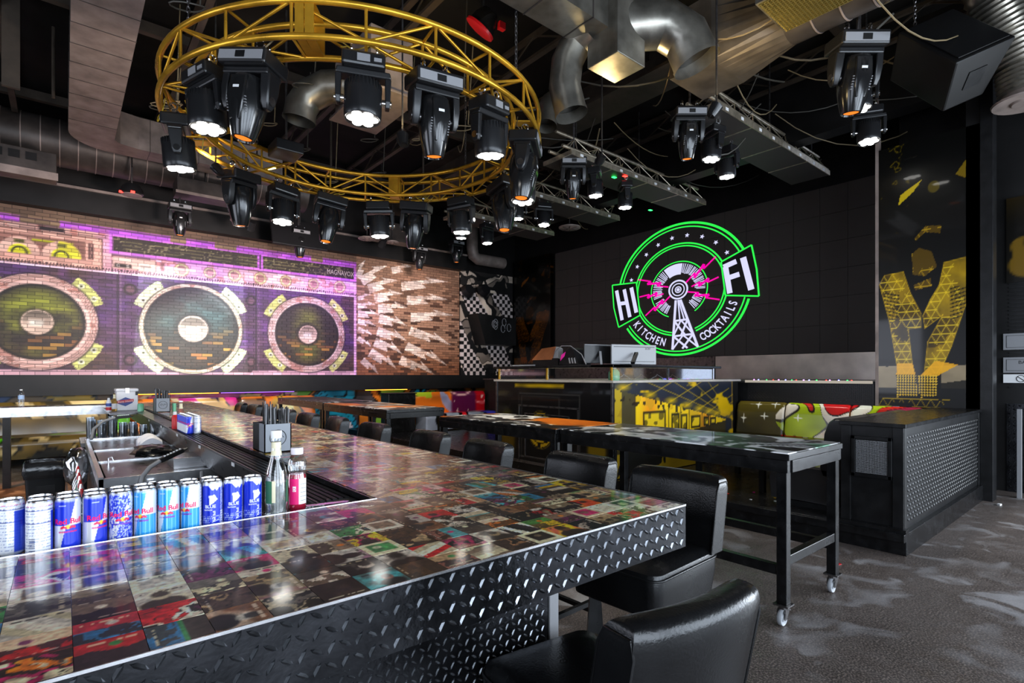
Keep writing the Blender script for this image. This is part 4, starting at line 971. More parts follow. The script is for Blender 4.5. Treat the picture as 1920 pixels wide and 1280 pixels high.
# ---------------------------------------------------------------- high tables on casters
PB = [rgb(20,20,21), rgb(240,240,238), rgb(40,40,42), rgb(190,190,188), rgb(14,14,15), rgb(235,235,232)]
def table_art(seed, orange):
    def fn(u, v):
        c = graffiti(u*1.2, v*1.2, seed, PB, 2.2, 0.10)
        c = mixc(c, rgb(18,17,17), (fbm(u*2, v*2, seed+7) > 0.56)*0.8)
        if orange:
            c = mixc(c, rgb(236,120,10), np.clip((fbm(u*1.5+4, v*1.5, seed+3)-0.55)*7, 0, 0.95))
        else:
            c = mixc(c, rgb(30,120,70), np.clip((fbm(u*2+1, v*2, seed+3)-0.68)*9, 0, 0.7))
        return c
    return fn
def make_table(label, x0, x1, y0, y1, seed, orange, casters, zt=1.05):
    t = thing('high_table', label, 'table', ((x0+x1)/2, (y0+y1)/2, 0), group='high tables beside the bar')
    MB().obox(x0, x1, y0, y1, zt-0.045, zt-0.006).build('table_top', M['blackwood'], t, bevel=0.004, world=True)
    slab('painted_surface', (x0+0.012, y0+0.012, zt), (x1-x0-0.024,0,0), (0,y1-y0-0.024,0), 44, 90, table_art(seed, orange), M['printgloss'], t, 0.006)
    for a in (x0, x1-0.05): MB().obox(a, a+0.05, y0+0.01, y1-0.01, zt-0.12, zt-0.045).build('apron', M['blackwood'], t, bevel=0.003, world=True)
    for a in (y0, y1-0.05): MB().obox(x0+0.05, x1-0.05, a, a+0.05, zt-0.12, zt-0.045).build('apron', M['blackwood'], t, bevel=0.003, world=True)
    for k in range(4): MB().cyl((x0-0.001, y0+0.25+k*(y1-y0-0.5)/3, zt-0.04),(x0-0.004, y0+0.25+k*(y1-y0-0.5)/3, zt-0.04),0.008,n=8).build('screw', M['chrome'], t, world=True)
    zl = 0.13 if casters else 0.0
    for x in (x0+0.01, x1-0.07):
        for y in (y0+0.02, y1-0.08): MB().obox(x, x+0.06, y, y+0.06, zl, zt-0.12).build('leg', M['blackwood'], t, bevel=0.003, world=True)
        MB().obox(x+0.005, x+0.055, y0+0.08, y1-0.08, 0.30, 0.36).build('stretcher', M['blackwood'], t, bevel=0.003, world=True)
    for y in (y0+0.025, y1-0.075): MB().obox(x0+0.07, x1-0.07, y, y+0.05, 0.36, 0.42).build('stretcher', M['blackwood'], t, bevel=0.003, world=True)
    if casters:
        for x in (x0+0.04, x1-0.04):
            for y in (y0+0.05, y1-0.05):
                c = MB().obox(x-0.045, x+0.045, y-0.045, y+0.045, 0.12, 0.13); c.cyl((x,y,0.10),(x,y,0.12),0.03)
                for s in (-1, 1): c.prism([(x-0.03,y+s*0.022,0.10),(x+0.03,y+s*0.022,0.10),(x-0.01,y+s*0.022,0.04),(x-0.035,y+s*0.022,0.04)], (0,s*0.004,0))
                c.bar((x+0.02,y,0.095),(x+0.07,y,0.075),0.03,0.006)
                ca = c.build('caster', M['darksteel'], t, world=True)
                w = MB().lathe([(0.0,-0.014),(0.022,-0.014),(0.025,-0.009),(0.040,-0.009),(0.047,-0.013),(0.05,-0.006),(0.05,0.006),(0.047,0.013),(0.040,0.009),(0.025,0.009),(0.022,0.014),(0,0.014)], 20, (x-0.018,y,0.05), Matrix.Rotation(R(90),3,'X'))
                wo = w.build('wheel', pbr('caster_rubber', (0.32,0.33,0.35), 0.4) if 'cw' not in M else M['cw'], ca, smooth=35)
                M['cw'] = wo.data.materials[0]
                for q in wo.data.vertices: q.co -= t.location
    return t
make_table('nearest high black table on casters with monochrome graffiti top', 3.33, 4.19, 1.40, 3.33, 33, False, True)
make_table('high black table with orange painted patch in front of the booth', 3.30, 4.17, 3.35, 5.25, 44, True, True)
make_table('high black table beyond the gap with a bright streaked top', 3.28, 4.18, 6.50, 8.75, 51, True, False, 1.06)
make_table('furthest high black table near the turquoise lettering wall', 3.28, 4.18, 8.78, 11.2, 58, False, False, 1.07)

# ---------------------------------------------------------------- bar stools
def rr(cx, hx, hy, r, z, n=5):
    pts = []
    for sx, sy, a0 in ((1,1,0),(-1,1,90),(-1,-1,180),(1,-1,270)):
        for k in range(n+1):
            a = R(a0+90*k/n); pts.append((cx+sx*(hx-r)+r*math.cos(a), sy*(hy-r)+r*math.sin(a), z))
    return pts
def make_stool():
    t = thing('bar_stool', '', 'stool')
    L = [(0.55,0.225,0.205),(0.56,0.24,0.218),(0.66,0.255,0.228),(0.715,0.256,0.229),(0.735,0.25,0.224),(0.75,0.225,0.20),(0.755,0.18,0.16),(0.757,0.08,0.07)]
    MB().loft([rr(-0.035, a, b, min(0.05, a*0.5), z) for z, a, b in L]).build('seat', M['leather'], t, smooth=40)
    p = rr(-0.035, 0.258, 0.231, 0.055, 0.716); MB().tube(p, 0.005, 6, closed=True).build('piping', M['leather'], t, smooth=60)
    loops = []
    for z, sh in ((0.725,0.012),(0.73,0.0),(0.80,0.0),(0.86,0.0),(0.92,0.0),(0.98,0.0),(1.01,0.0),(1.03,0.003),(1.045,0.010),(1.055,0.020),(1.061,0.034)):
        l = []
        for q in rr(0, 0.037-sh, 0.235-sh*0.6, 0.018 if sh < 0.015 else 0.009, z, 4):
            pass
        hx = 0.050-sh; hy = 0.232-sh*0.7; m = 10
        for k in range(m+1): y = -hy+2*hy*k/m; l.append((hx-0.006*(abs(y) > hy-0.02), y))
        for k in range(m+1): y = hy-2*hy*k/m; l.append((-hx+0.006*(abs(y) > hy-0.02), y))
        loops.append([(0.225+x+(z-0.75)*0.20-0.03*(y/0.238)**2, y, z) for x, y in l])
    MB().loft(loops).build('backrest', M['leather'], t, smooth=50)
    for s in (-1, 1):
        pts = [(0.225+0.047*q+(z-0.75)*0.20-0.03, s*0.2285, z) for q, z in ((1,0.73),(1,0.9),(1,1.0),(0.75,1.032),(-0.75,1.032),(-1,1.0),(-1,0.9),(-1,0.73))]
        MB().tube(pts, 0.0045, 6, closed=True).build('piping', M['leather'], t, smooth=60)
        MB().bar((0.195, s*0.17, 0.57),(0.235, s*0.17, 0.80),0.035,0.03).build('back_post', M['black'], t)
        for x in (-0.17, 0.17):
            MB().bar((x, s*0.17, 0.57),(x*1.15, s*0.195, 0.0),0.038).build('leg', M['blackwood'], t)
        MB().bar((-0.185, s*0.185, 0.30),(0.185, s*0.185, 0.30),0.024).build('stretcher', M['blackwood'], t)
    MB().bar((-0.19, -0.185, 0.22),(-0.19, 0.185, 0.22),0.024).build('footrest', M['chrome'], t); MB().bar((0.19, -0.185, 0.22),(0.19, 0.185, 0.22),0.024).build('footrest', M['blackwood'], t)
    return t
ORD = ['nearest the bar corner', 'second', 'third', 'fourth', 'fifth', 'sixth', 'seventh', 'eighth', 'ninth', 'tenth', 'eleventh', 'twelfth']
stool = make_stool()
ys = [1.47, 2.125, 2.99, 3.78, 4.75, 5.72, 6.55, 7.45, 8.2, 9.0, 9.75]
for i, y in enumerate(ys):
    s = stool if i == 0 else copy_tree(stool)
    s.location = (2.03+(0.02 if i % 2 else 0), y, 0); s.rotation_euler = (0, 0, R([3,2,-2,1,3,-3,2,4,-4,3,-2][i]))
    s['label'] = ('black leather bar stool along the bar side, ' + (ORD[i] if i == 0 else ORD[i]+' from the bar corner')); s['group'] = 'stools along the bar'; s['category'] = 'stool'
s = copy_tree(stool); s.location = (1.025, 0.875, 0); s.rotation_euler = (0, 0, R(-97)); s.scale = (1, 0.85, 1); s['label'] = 'black leather stool in the foreground seen from behind'; s['group'] = 'stools along the bar'

# ================================================================ BAR
ZB = 1.07
bar = thing('bar_counter', 'U shaped bar with album sleeves under resin and black diamond plate sides', 'bar', (1.2, 4.0, 0))
X0, X1, Y0, Y1 = -2.2, 1.66, 1.045, 10.7
f = MB(); f.obox(0.87, X1-0.013, Y0+0.013, Y1, ZB-0.05, ZB-0.002); f.obox(X0, 0.87, Y0+0.013, 1.82, ZB-0.05, ZB-0.002); f.obox(X0, 0.87, 10.0, Y1, ZB-0.05, ZB-0.002)
f.build('countertop', M['blackwood'], bar, world=True)
PC = 0.0964
DARK = [rgb(34,26,24), rgb(56,42,34), rgb(80,58,40), rgb(28,30,36), rgb(46,36,44), rgb(70,56,50), rgb(24,22,22)]
MIDC = [rgb(150,110,80), rgb(120,100,86), rgb(176,150,116), rgb(110,72,50), rgb(90,84,84), rgb(150,96,88), rgb(136,120,96)]
LITE = [rgb(226,214,186), rgb(236,230,214), rgb(204,190,168), rgb(220,206,200), rgb(196,190,190)]
HOT = [rgb(196,34,40), rgb(228,190,40), rgb(40,110,170), rgb(200,40,110), rgb(230,120,30), rgb(50,130,70), rgb(60,160,180), rgb(110,40,90)]
def cover_art(seed):
    r = random.Random(seed)
    bg = r.choice(DARK*3+MIDC*3+LITE*3+HOT*2); fg = r.choice(LITE*2+MIDC*3+DARK+HOT); ac = r.choice(HOT+LITE+DARK)
    kind = r.choice(['portrait','portrait','bands','scene','scene','field','field','field','border','stack']); cx = r.uniform(0.35, 0.65); cy = r.uniform(0.45, 0.62); sz = r.uniform(0.14, 0.26); a = r.uniform(0, 3.1); ty = r.choice([0.08, 0.86, 0.9, 0.12])
    def fn(u, v):
        n = fbm(u*5+seed, v*5, seed % 97, 3); c = np.tile(bg, (len(u),1))*(0.75+0.5*n)[:, None]
        if kind in ('portrait', 'figure'):
            c = mixc(c, ac, np.clip((fbm(u*2+seed, v*2, 5)-0.5)*3, 0, 0.6))
            head = ss(np.hypot((u-cx)*1.15, v-cy)-sz, 0.05); sh = ss(np.hypot((u-cx)*0.8, v-cy+sz*2.1)-sz*1.5, 0.06)
            c = mixc(c, r_dark, sh); c = mixc(c, fg*0.9, head*0.95); c = mixc(c, r_dark, ss(np.hypot((u-cx)*1.05, (v-cy-sz*0.55))-sz*0.75, 0.05)*0.85)
            c = mixc(c, r_dark, ss(np.abs(np.abs(u-cx)-sz*0.4)-sz*0.14, 0.03)*ss(np.abs(v-cy+0.01)-sz*0.08, 0.03)*0.7)
        elif kind == 'bands':
            k = np.floor((u*math.cos(a)+v*math.sin(a)+1)*4).astype(int) % 3; c = np.where((k == 0)[:, None], fg, np.where((k == 1)[:, None], c, ac*0.8))
        elif kind == 'scene':
            h = 0.45+0.15*vnoise(u*4, u*0, seed % 31); c = mixc(c, fg, (v > h)*0.85); c = mixc(c, r_dark, ((v < h) & (n > 0.45))*0.8); c = mixc(c, ac, ss(np.hypot(u-cx, v-0.72)-0.1, 0.04))
        elif kind == 'field':
            c = graffiti(u*2, v*2, seed % 61, [bg, fg, r_dark, ac*0.8, bg], 1.2, 0.05)
        elif kind == 'border':
            c = np.tile(r_lite, (len(u),1)); q = ss(d_box(u, v, 0.16, 0.84, 0.2, 0.86), 0.03); c = c*(1-q[:, None])+(np.tile(bg, (len(u),1))*(0.5+n)[:, None])*q[:, None]; c = mixc(c, fg, q*ss(np.hypot(u-cx, v-cy)-sz*0.8, 0.06)*0.8)
        elif kind == 'stack':
            c = mixc(c, fg, (v > 0.62)*0.9); c = mixc(c, ac, ((v > 0.5) & (v < 0.62))*0.9); c = mixc(c, r_dark, ((v < 0.5) & (n > 0.5))*0.7)
        c = c*(0.72+0.56*fbm(u*13+seed, v*13, 7+seed % 41, 2))[:, None]
        t = ((np.abs(v-ty) < 0.035) & (u > 0.12) & (u < 0.88) & (vnoise(u*26, v*0+seed, 3) > 0.42)).astype(float)
        return np.clip(mixc(c, r_lite if bg.mean() < 0.5 else r_dark, t*0.75)*np.array([1.16,1.10,0.98]), 0, 1)
    r_dark = r.choice(DARK)*0.7; r_lite = r.choice(LITE)
    return fn
cells = []
k = 0
for i in range(-32, 8):
    for j in range(0, 100):
        x = 1.65-PC*(6-i)+0.0; x = 0.8802+PC*i; y = 1.052+PC*j
        if y+PC > 10.68: continue
        if i >= 0 or j < 8 or y > 10.0: cells.append((x, y))
VC = math.cos(R(50.1)), math.sin(R(50.1))
def vis(c):
    x, y = c[0]+PC/2, c[1]+PC/2; d = x*VC[0]+y*VC[1]; l = x*VC[1]-y*VC[0]
    return d if (d > 0.5 and abs(l/d) < 1.0 and 0.45/d < 0.62) else 50+d
cells.sort(key=vis)
big = []; 
for idx, (x, y) in enumerate(cells):
    d = math.hypot(x, y); n = 24 if d < 1.7 else (18 if d < 2.4 else (11 if d < 3.6 else (6 if d < 5.5 else 3)))
    uv, ff = tile_template(n, n); z = ZB+0.0006*RNG.random()
    g = 0.0006; v = np.empty((len(uv),3)); v[:,0] = x+g+uv[:,0]*(PC-2*g); v[:,1] = y+g+uv[:,1]*(PC-2*g); v[:,2] = z-uv[:,2]*0.003
    c = cover_art(1000+idx*7)(uv[:,0] if idx % 3 else 1-uv[:,1], uv[:,1] if idx % 3 else uv[:,0])
    if idx < 300: colour_mesh('album_cover', v, ff, c, M['cover'], bar, True)
    else: big.append((v, ff, c))
off = 0; VV = []; FF = []; CC = []
for v, ff, c in big: VV.append(v); FF += [tuple(q) for q in (ff+off)]; CC.append(c); off += len(v)
o = colour_mesh('album_cover_field', np.vstack(VV), FF, np.vstack(CC), M['cover'], bar, True); o['kind'] = 'stuff'; o['label'] = 'album covers on the far part of the bar'
# aprons with raised treads
b = lozenges((X0, Y0, 0.928), (1,0,0), (0,0,1), (0,-1,0), X1-X0, 0.142, 0.0285, 0.032, 0.0090, 0.0042, MB())
o = b.build('tread_pattern', M['tread'], bar, world=True, smooth=25); o['kind'] = 'stuff'
MB().obox(X0, X1, Y0, Y0+0.012, 0.925, ZB-0.002).build('apron_plate', M['plate'], bar, world=True)
b = lozenges((X1, Y0, 0.928), (0,1,0), (0,0,1), (1,0,0), 4.0, 0.142, 0.0285, 0.030, 0.0105, 0.0052, MB()); o = b.build('tread_pattern', M['tread'], bar, world=True, smooth=25); o['kind'] = 'stuff'
MB().obox(X1-0.012, X1, Y0+0.0005, Y1, 0.925, ZB-0.002).build('apron_plate', M['plate'], bar, world=True)
b = lozenges((X0, 1.2, 0.0), (1,0,0), (0,0,1), (0,-1,0), 3.34, 0.925, 0.0235, 0.0250, 0.0056, 0.0030, MB())
o = b.build('tread_pattern', M['tread'], bar, world=True, smooth=25); o['kind'] = 'stuff'
MB().obox(X0, 1.15, 1.2, 1.22, 0, 0.925).build('front_plate', M['plate'], bar, world=True)
MB().obox(1.15, 1.19, 1.195, 1.24, 0, 0.925).build('corner_trim', M['grey'], bar, bevel=0.003, world=True)
f = MB(); f.obox(X0, 1.19, 1.225, 1.72, 0, 0.92).obox(0.98, 1.24, 1.6, 10.5, 0, 0.92); f.build('base', M['wallblack'], bar, world=True)
MB().obox(X0, X1+0.001, Y0-0.0012, Y0+0.0025, ZB-0.004, ZB+0.0018).build('edge_trim', M['steel'], bar, world=True)
MB().obox(X1-0.004, X1+0.003, Y0, Y1, ZB-0.006, ZB+0.002).build('edge_trim', M['darksteel'], bar, world=True)
MB().obox(X0, 0.878, 1.8175, 1.8225, ZB-0.01, ZB+0.002).build('edge_trim', M['steel'], bar, world=True)
MB().obox(0.862, 0.872, 1.82, 10.0, ZB-0.02, ZB+0.001).build('edge_trim', M['blackwood'], bar, world=True)
MB().obox(X0, 0.87, 9.99, 10.005, ZB-0.125, ZB+0.004).build('edge_trim', M['steel'], bar, world=True)
# drink rail with rubber mat, inside the bar
f = MB(); f.obox(X0, 0.74, 1.825, 1.985, 1.035, 1.045).obox(0.725, 0.862, 1.84, 9.99, 1.035, 1.045); f.build('rail_tray', M['darksteel'], bar, world=True)
m = MB()
for i in range(150):
    for j in range(7): m.obox(-1.0+i*0.0115, -0.9925+i*0.0115, 1.835+j*0.021, 1.848+j*0.021, 1.045, 1.0505)
for i in range(300):
    for j in range(5): m.obox(0.738+j*0.024, 0.754+j*0.024, 2.0+i*0.0125, 2.008+i*0.0125, 1.045, 1.0505)
o = m.build('rubber_mat', M['bag'] if False else M['black'], bar, world=True); o['kind'] = 'stuff'
m = MB(); m.prism([(0.722,1.99,1.048),(0.728,1.99,1.048),(0.80,1.99,0.86),(0.794,1.99,0.86)], (0,7.9,0)); m.build('rail_skirt', M['darksteel'], bar, world=True)
for k in range(6): MB().obox(0.722, 0.725, 2.3+k*0.95, 2.36+k*0.95, 1.015, 1.035).build('rail_label', M['white'], bar, world=True)
f = MB(); f.obox(0.45, 0.73, 8.35, 9.98, 1.02, 1.045); f.build('corner_shelf', M['darksteel'], bar, world=True)
MB().obox(-0.62, -0.54, 9.85, 9.98, 0, 0.95).build('support_post', M['black'], bar, world=True)
MB().obox(0.52, 0.58, 10.2, 10.6, 0, 1.0).build('support_post', M['black'], bar, world=True)

# ---- drink cans
RC, HC = 0.0276, 0.147
CANTXT = None
def can_mesh(kind):
    n, k = 96, 56; prof = [(0.0205,0.0),(0.0255,0.004)] + [(RC, 0.008+(HC-0.020)*i/(k-1)) for i in range(k)] + [(0.0250,HC-0.005)]
    V = []; A = []; Z = []
    for r, z in prof:
        for j in range(n):
            a = 2*PI*j/n; V.append((r*math.cos(a), r*math.sin(a), z)); A.append(a); Z.append(z)
    F = [(i*n+j, i*n+(j+1) % n, (i+1)*n+(j+1) % n, (i+1)*n+j) for i in range(len(prof)-1) for j in range(n)]; F.append(tuple(reversed(range(n))))
    A = np.array(A); Z = np.array(Z); s = (A/(2*PI)+0.25) % 1.0          # s=0 faces local -Y
    u = ((s+0.5) % 1.0-0.5)*2*PI*RC                                       # arc metres from the front
    h = Z/HC; silver = rgb(214,216,222); blue = rgb(14,46,196); dblue = rgb(10,34,150); sky = rgb(40,150,222)
    c = np.tile(silver, (len(A),1))
    if kind in ('classic', 'sky', 'race'):
        q = blue if kind != 'sky' else sky
        band = (h > 0.50).astype(float); lean = u*6
        m = np.where(h > 0.5, (u < 0.010+(h-0.75)*0.03), (u > -0.012+(h-0.25)*0.03)).astype(float)
        m = np.where(np.abs(u) > 0.045, 0.0, m)
        c = mixc(c, q, m)
        if kind == 'race': c = mixc(c, rgb(230,234,240), (vnoise(u*420, Z*300, 4) > 0.55)*0.7); c = mixc(c, blue, (vnoise(u*300+7, Z*260, 8) > 0.66)*0.9)
        if kind == 'sky': c = mixc(c, rgb(150,214,240), (np.mod(u, 0.011) < 0.003)*m*0.7)
        c = mixc(c, rgb(250,206,50), ss(np.hypot(u, (h-0.475)*HC)-0.0058, 0.002))
        for sg in (-1, 1):
            x = (u*sg-0.0095)/0.0085; c = mixc(c, rgb(226,10,60), ss(np.hypot(x, (h-0.475+0.02*np.abs(x))*HC/0.0038)-0.9, 0.3))
        c = mixc(c, rgb(120,50,170), ((np.abs(h-0.395) < 0.012) & (np.abs(u) < 0.020) & (np.mod(u, 0.0036) < 0.0022)).astype(float)*0.9)
        c = mixc(c, rgb(200,206,216), ((np.abs(h-0.86) < 0.008) & (u < -0.004) & (u > -0.02)).astype(float)*0.8)
        bk = np.abs(u) > 0.047
        c = mixc(c, rgb(40,60,140), (bk & (np.mod(h, 0.06) < 0.02) & (vnoise(u*800, Z*300, 5) > 0.4)).astype(float)*0.7)
    elif kind == 'back':
        c = np.tile(rgb(232,234,240), (len(A),1))
        c = mixc(c, rgb(30,50,130), ((np.abs(h-0.83) < 0.006) | (np.abs(h-0.60) < 0.006)).astype(float)); 
        c = mixc(c, rgb(60,80,150), ((np.mod(h, 0.055) < 0.02) & (vnoise(u*700, Z*200, 3) > 0.45)).astype(float)*0.55)
        c = mixc(c, rgb(214,60,120), ((np.abs(h-0.90) < 0.012) & (vnoise(u*500, Z*10, 6) > 0.5)).astype(float)*0.7)
        c = mixc(c, rgb(20,30,70), ((h > 0.08) & (h < 0.34) & (u > -0.022) & (u < -0.008) & (np.mod(h, 0.03) < 0.014)).astype(float)*0.8)
        c = mixc(c, blue, (u > 0.026).astype(float)*(u < 0.06)*(h < 0.8)*0.85)
    elif kind == 'blue':
        c = np.tile(blue, (len(A),1)); c = mixc(c, rgb(226,228,236), (h > 0.80+0.12*vnoise(u*160, u*0, 3)).astype(float))
        c = mixc(c, rgb(226,228,236), in_poly(u, h, [(-0.004,0.70),(0.012,0.72),(0.020,0.62),(0.010,0.56),(-0.002,0.50)]))
        c = mixc(c, rgb(225,230,240), ((np.mod(h, 0.045) < 0.02) & (h < 0.30) & (vnoise(u*420, Z*200, 9) > 0.5)).astype(float)*0.7)
        bk = u > 0.030; c = mixc(c, rgb(222,226,234), (bk & (vnoise(u*600, Z*420, 2) > 0.42)).astype(float)*0.8); c = mixc(c, rgb(235,236,240), (bk & (h < 0.38) & (np.mod(h, 0.05) < 0.025)).astype(float))
    edge = (h < 0.075).astype(float); c = mixc(c, silver if kind != 'classic' else dblue, edge*0.8); c = mixc(c, rgb(200,202,208), (h > 0.955).astype(float))
    return np.array(V), F, c
CANS = {}
RED = pbr('can_red_lettering', (0.80,0.0,0.10), 0.35); SILV = pbr('can_silver_lettering', (0.75,0.77,0.82), 0.35)
def make_can(kind):
    t = thing('drink_can', '', 'can')
    V, F, c = can_mesh(kind); colour_mesh('body', V, F, c, M['canprint'], t, smooth=40)
    MB().lathe([(0.0,HC-0.0075),(0.0215,HC-0.0075),(0.0225,HC-0.001),(0.0240,HC),(0.0255,HC-0.002),(0.0252,HC-0.0055)], 32).build('lid', M['can_alu'], t, smooth=40)
    MB().box((0,0.004,HC-0.005),(0.011,0.022,0.0014)).build('ring_pull', M['can_alu'], t)
    def wrap(s, size, zc, u0, mat, vert=False):
        v, f = txt(s, 0.025); m = MB(); P = []
        for p in v:
            x, y = p[0]*size, p[1]*size
            if vert: x, y = -y, x
            a = (u0+x)/RC-PI/2; P.append(((RC+0.00025)*math.cos(a), (RC+0.00025)*math.sin(a), zc+y))
        m.add(P, f).build('lettering', mat, t)
    if kind in ('classic','sky','race'): wrap('Red Bull', 0.0195, 0.078, 0.0, RED)
    if kind == 'classic': wrap('ENERGY DRINK', 0.0055, 0.055, 0.0, RED)
    if kind == 'blue': wrap('BLUE', 0.0135, 0.066, 0.0, SILV); wrap('EDITION', 0.006, 0.058, -0.006, SILV); wrap('Red Bull', 0.010, 0.040, 0.014, SILV, True)
    return t
def put_can(kind, x, y, z, rot, label, group):
    if kind not in CANS: t = make_can(kind); CANS[kind] = t
    else: t = copy_tree(CANS[kind])
    t.location = (x, y, z); t.rotation_euler = (0, 0, R(rot)); t['label'] = label; t['group'] = group; t['category'] = 'can'
ZR = 1.0505
kinds = ['back','classic','classic','race','sky','sky','sky','blue','blue','blue']; rots = [0, 2, 30, 10, -26, -10, -40, -12, 6, 14]
desc = {'back':'white can with nutrition print', 'classic':'blue silver can with red lettering', 'race':'patterned blue can with red lettering', 'sky':'sky blue can with red lettering', 'blue':'solid blue can with silver lettering'}
nth = ['first','second','third','fourth','fifth','sixth','seventh','eighth','ninth','tenth']
for i, kd in enumerate(kinds):
    put_can(kd, -0.047+0.0572*i, 1.862, ZR, rots[i]-1.6*i, '%s, %s in the front row on the near rail' % (desc[kd], nth[i]), 'cans on the near rail')
kb = ['back','classic','classic','race','sky','sky','blue','blue','blue']
for i, kd in enumerate(kb):
    put_can(kd, -0.104+0.0575*i, 1.921, ZR, -30+i*37 if i else -40, '%s, %s in the back row on the near rail' % (desc[kd], nth[i]), 'cans on the near rail')
for c_ in range(2):
    for r_ in range(8):
        kd = 'classic' if c_ == 0 else 'back'
        put_can(kd, 0.770+0.056*c_, 4.92+0.0565*r_, ZR, -5, '%s, %s in the %s column on the long rail' % (desc[kd], nth[r_], ('left','right')[c_]), 'cans on the long rail')

# ---- bottles
def bottle(name, label, loc, prof, mat, parts, group=None):
    t = thing(name, label, 'bottle', loc, 0, group)
    MB().lathe(prof, 28).build('body', mat, t, smooth=50)
    for nm, pr, mt in parts: MB().lathe(pr, 28).build(nm, mt, t, smooth=50)
    return t
LIQ = pbr('clear_liquid', (0.80,0.84,0.80), 0.1, trans=0.85, ior=1.2); REDL = pbr('red_drink', (0.62,0.02,0.06), 0.15, trans=0.35, ior=1.2); PAPER = pbr('cream_label', (0.72,0.66,0.45), 0.5); GRN = pbr('green_label', (0.03,0.14,0.07), 0.5); WLAB = pbr('white_label', (0.85,0.83,0.84), 0.45); MAG = pbr('magenta_label', (0.78,0.01,0.16), 0.4)
bt = bottle('glass_bottle', 'tall clear glass bottle with cream neck label and green label on near rail', (0.541,1.862,ZR), [(0.0,0),(0.030,0),(0.034,0.006),(0.035,0.02),(0.033,0.035),(0.035,0.05),(0.035,0.13),(0.030,0.16),(0.020,0.19),(0.0155,0.215),(0.0145,0.25),(0.0155,0.262),(0.015,0.27),(0.0,0.27)], M['glass'],
   [('liquid', [(0.0,0.004),(0.031,0.006),(0.0325,0.02),(0.0305,0.035),(0.0325,0.05),(0.0325,0.118),(0,0.118)], LIQ), ('neck_label', [(0.0172,0.205),(0.0152,0.222),(0.0148,0.249)], PAPER), ('cap', [(0.0165,0.262),(0.0175,0.266),(0.0175,0.284),(0.0165,0.287),(0,0.287)], M['white'])])
def part_lab(parent, r, z0, z1, a0, a1, mat, nm='label'):
    m = MB(); n = 16; V = []
    for i in range(n+1):
        a = R(a0+(a1-a0)*i/n); V += [(r*math.cos(a), r*math.sin(a), z0), (r*math.cos(a), r*math.sin(a), z1)]
    m.add(V, [(2*i, 2*i+2, 2*i+3, 2*i+1) for i in range(n)]).build(nm, mat, parent, smooth=60)
part_lab(bt, 0.0356, 0.052, 0.125, 190, 235, GRN); part_lab(bt, 0.0358, 0.055, 0.125, 232, 250, PAPER); part_lab(bt, 0.0356, 0.052, 0.125, 310, 335, GRN)
pb = bottle('juice_bottle', 'plastic juice bottle with red drink and white label on near rail', (0.622,1.905,ZR), [(0.0,0),(0.026,0),(0.030,0.006),(0.031,0.02),(0.031,0.12),(0.028,0.130),(0.029,0.140),(0.031,0.15),(0.030,0.175),(0.022,0.19),(0.017,0.197),(0.017,0.2),(0,0.2)], M['glass'],
   [('drink', [(0.0,0.003),(0.025,0.004),(0.0288,0.01),(0.0295,0.02),(0.0295,0.118),(0.027,0.128),(0,0.128)], REDL), ('cap', [(0.0195,0.196),(0.0205,0.199),(0.0205,0.216),(0.019,0.219),(0,0.219)], pbr('pink_cap', (0.75,0.68,0.72), 0.4))])
part_lab(pb, 0.0315, 0.028, 0.115, 200, 262, MAG); part_lab(pb, 0.0315, 0.028, 0.115, 262, 320, WLAB)
m = MB(); V = []
for i in range(12):
    a = R(246); 
part_lab(pb, 0.0318, 0.072, 0.090, 226, 246, WLAB, 'badge')
v, f = txt('D'); MB().add([((0.0322)*math.cos(R(236)+p[0]*0.4), 0.0322*math.sin(R(236)+p[0]*0.4), 0.074+p[1]*0.016) for p in v], f).build('lettering', MAG, pb)
for k in range(5): part_lab(pb, 0.0319, 0.040+k*0.014, 0.0412+k*0.014, 272, 312, M['black'], 'print_line')
BP = [(0.0,0),(0.028,0),(0.030,0.01),(0.030,0.11),(0.026,0.135),(0.016,0.165),(0.013,0.19),(0.0125,0.225),(0.014,0.23),(0,0.23)]
AMB = pbr('rosy_glass', (0.75,0.35,0.30), 0.06, trans=0.8, ior=1.2)
bottle('beer_bottle', 'clear beer bottle with rosy base behind the cans on the long rail', (0.815,5.62,ZR), BP, AMB, [('neck_label', [(0.0165,0.168),(0.0135,0.192),(0.013,0.215)], PAPER), ('cap', [(0.016,0.226),(0.016,0.238),(0,0.24)], M['white'])])
bottle('sauce_bottle', 'small red sauce bottle beside the rosy beer bottle', (0.752,5.5,ZR), [(0,0),(0.024,0),(0.025,0.02),(0.025,0.10),(0.014,0.125),(0,0.125)], M['red'], [('cap', [(0.015,0.122),(0.013,0.15),(0,0.15)], M['white'])])
bottle('beer_bottle', 'beer bottle with gold neck left of the white cooler', (0.52,8.8,1.045), BP, pbr('amber_glass', (0.5,0.3,0.08), 0.06, trans=0.7, ior=1.2), [('label', [(0.0305,0.03),(0.0305,0.10)], WLAB), ('neck_label', [(0.0165,0.168),(0.0135,0.192),(0.013,0.22)], PAPER)])
bottle('soda_bottle', 'red and blue striped bottle left of the white cooler', (0.455,8.7,1.045), [(0,0),(0.028,0),(0.03,0.02),(0.03,0.12),(0.014,0.16),(0.013,0.18),(0,0.18)], WLAB, [('stripe', [(0.0305,0.02),(0.0305,0.06)], M['red']), ('blue_stripe', [(0.0305,0.07),(0.0305,0.11)], pbr('blue_label', (0.03,0.08,0.35), 0.4))])
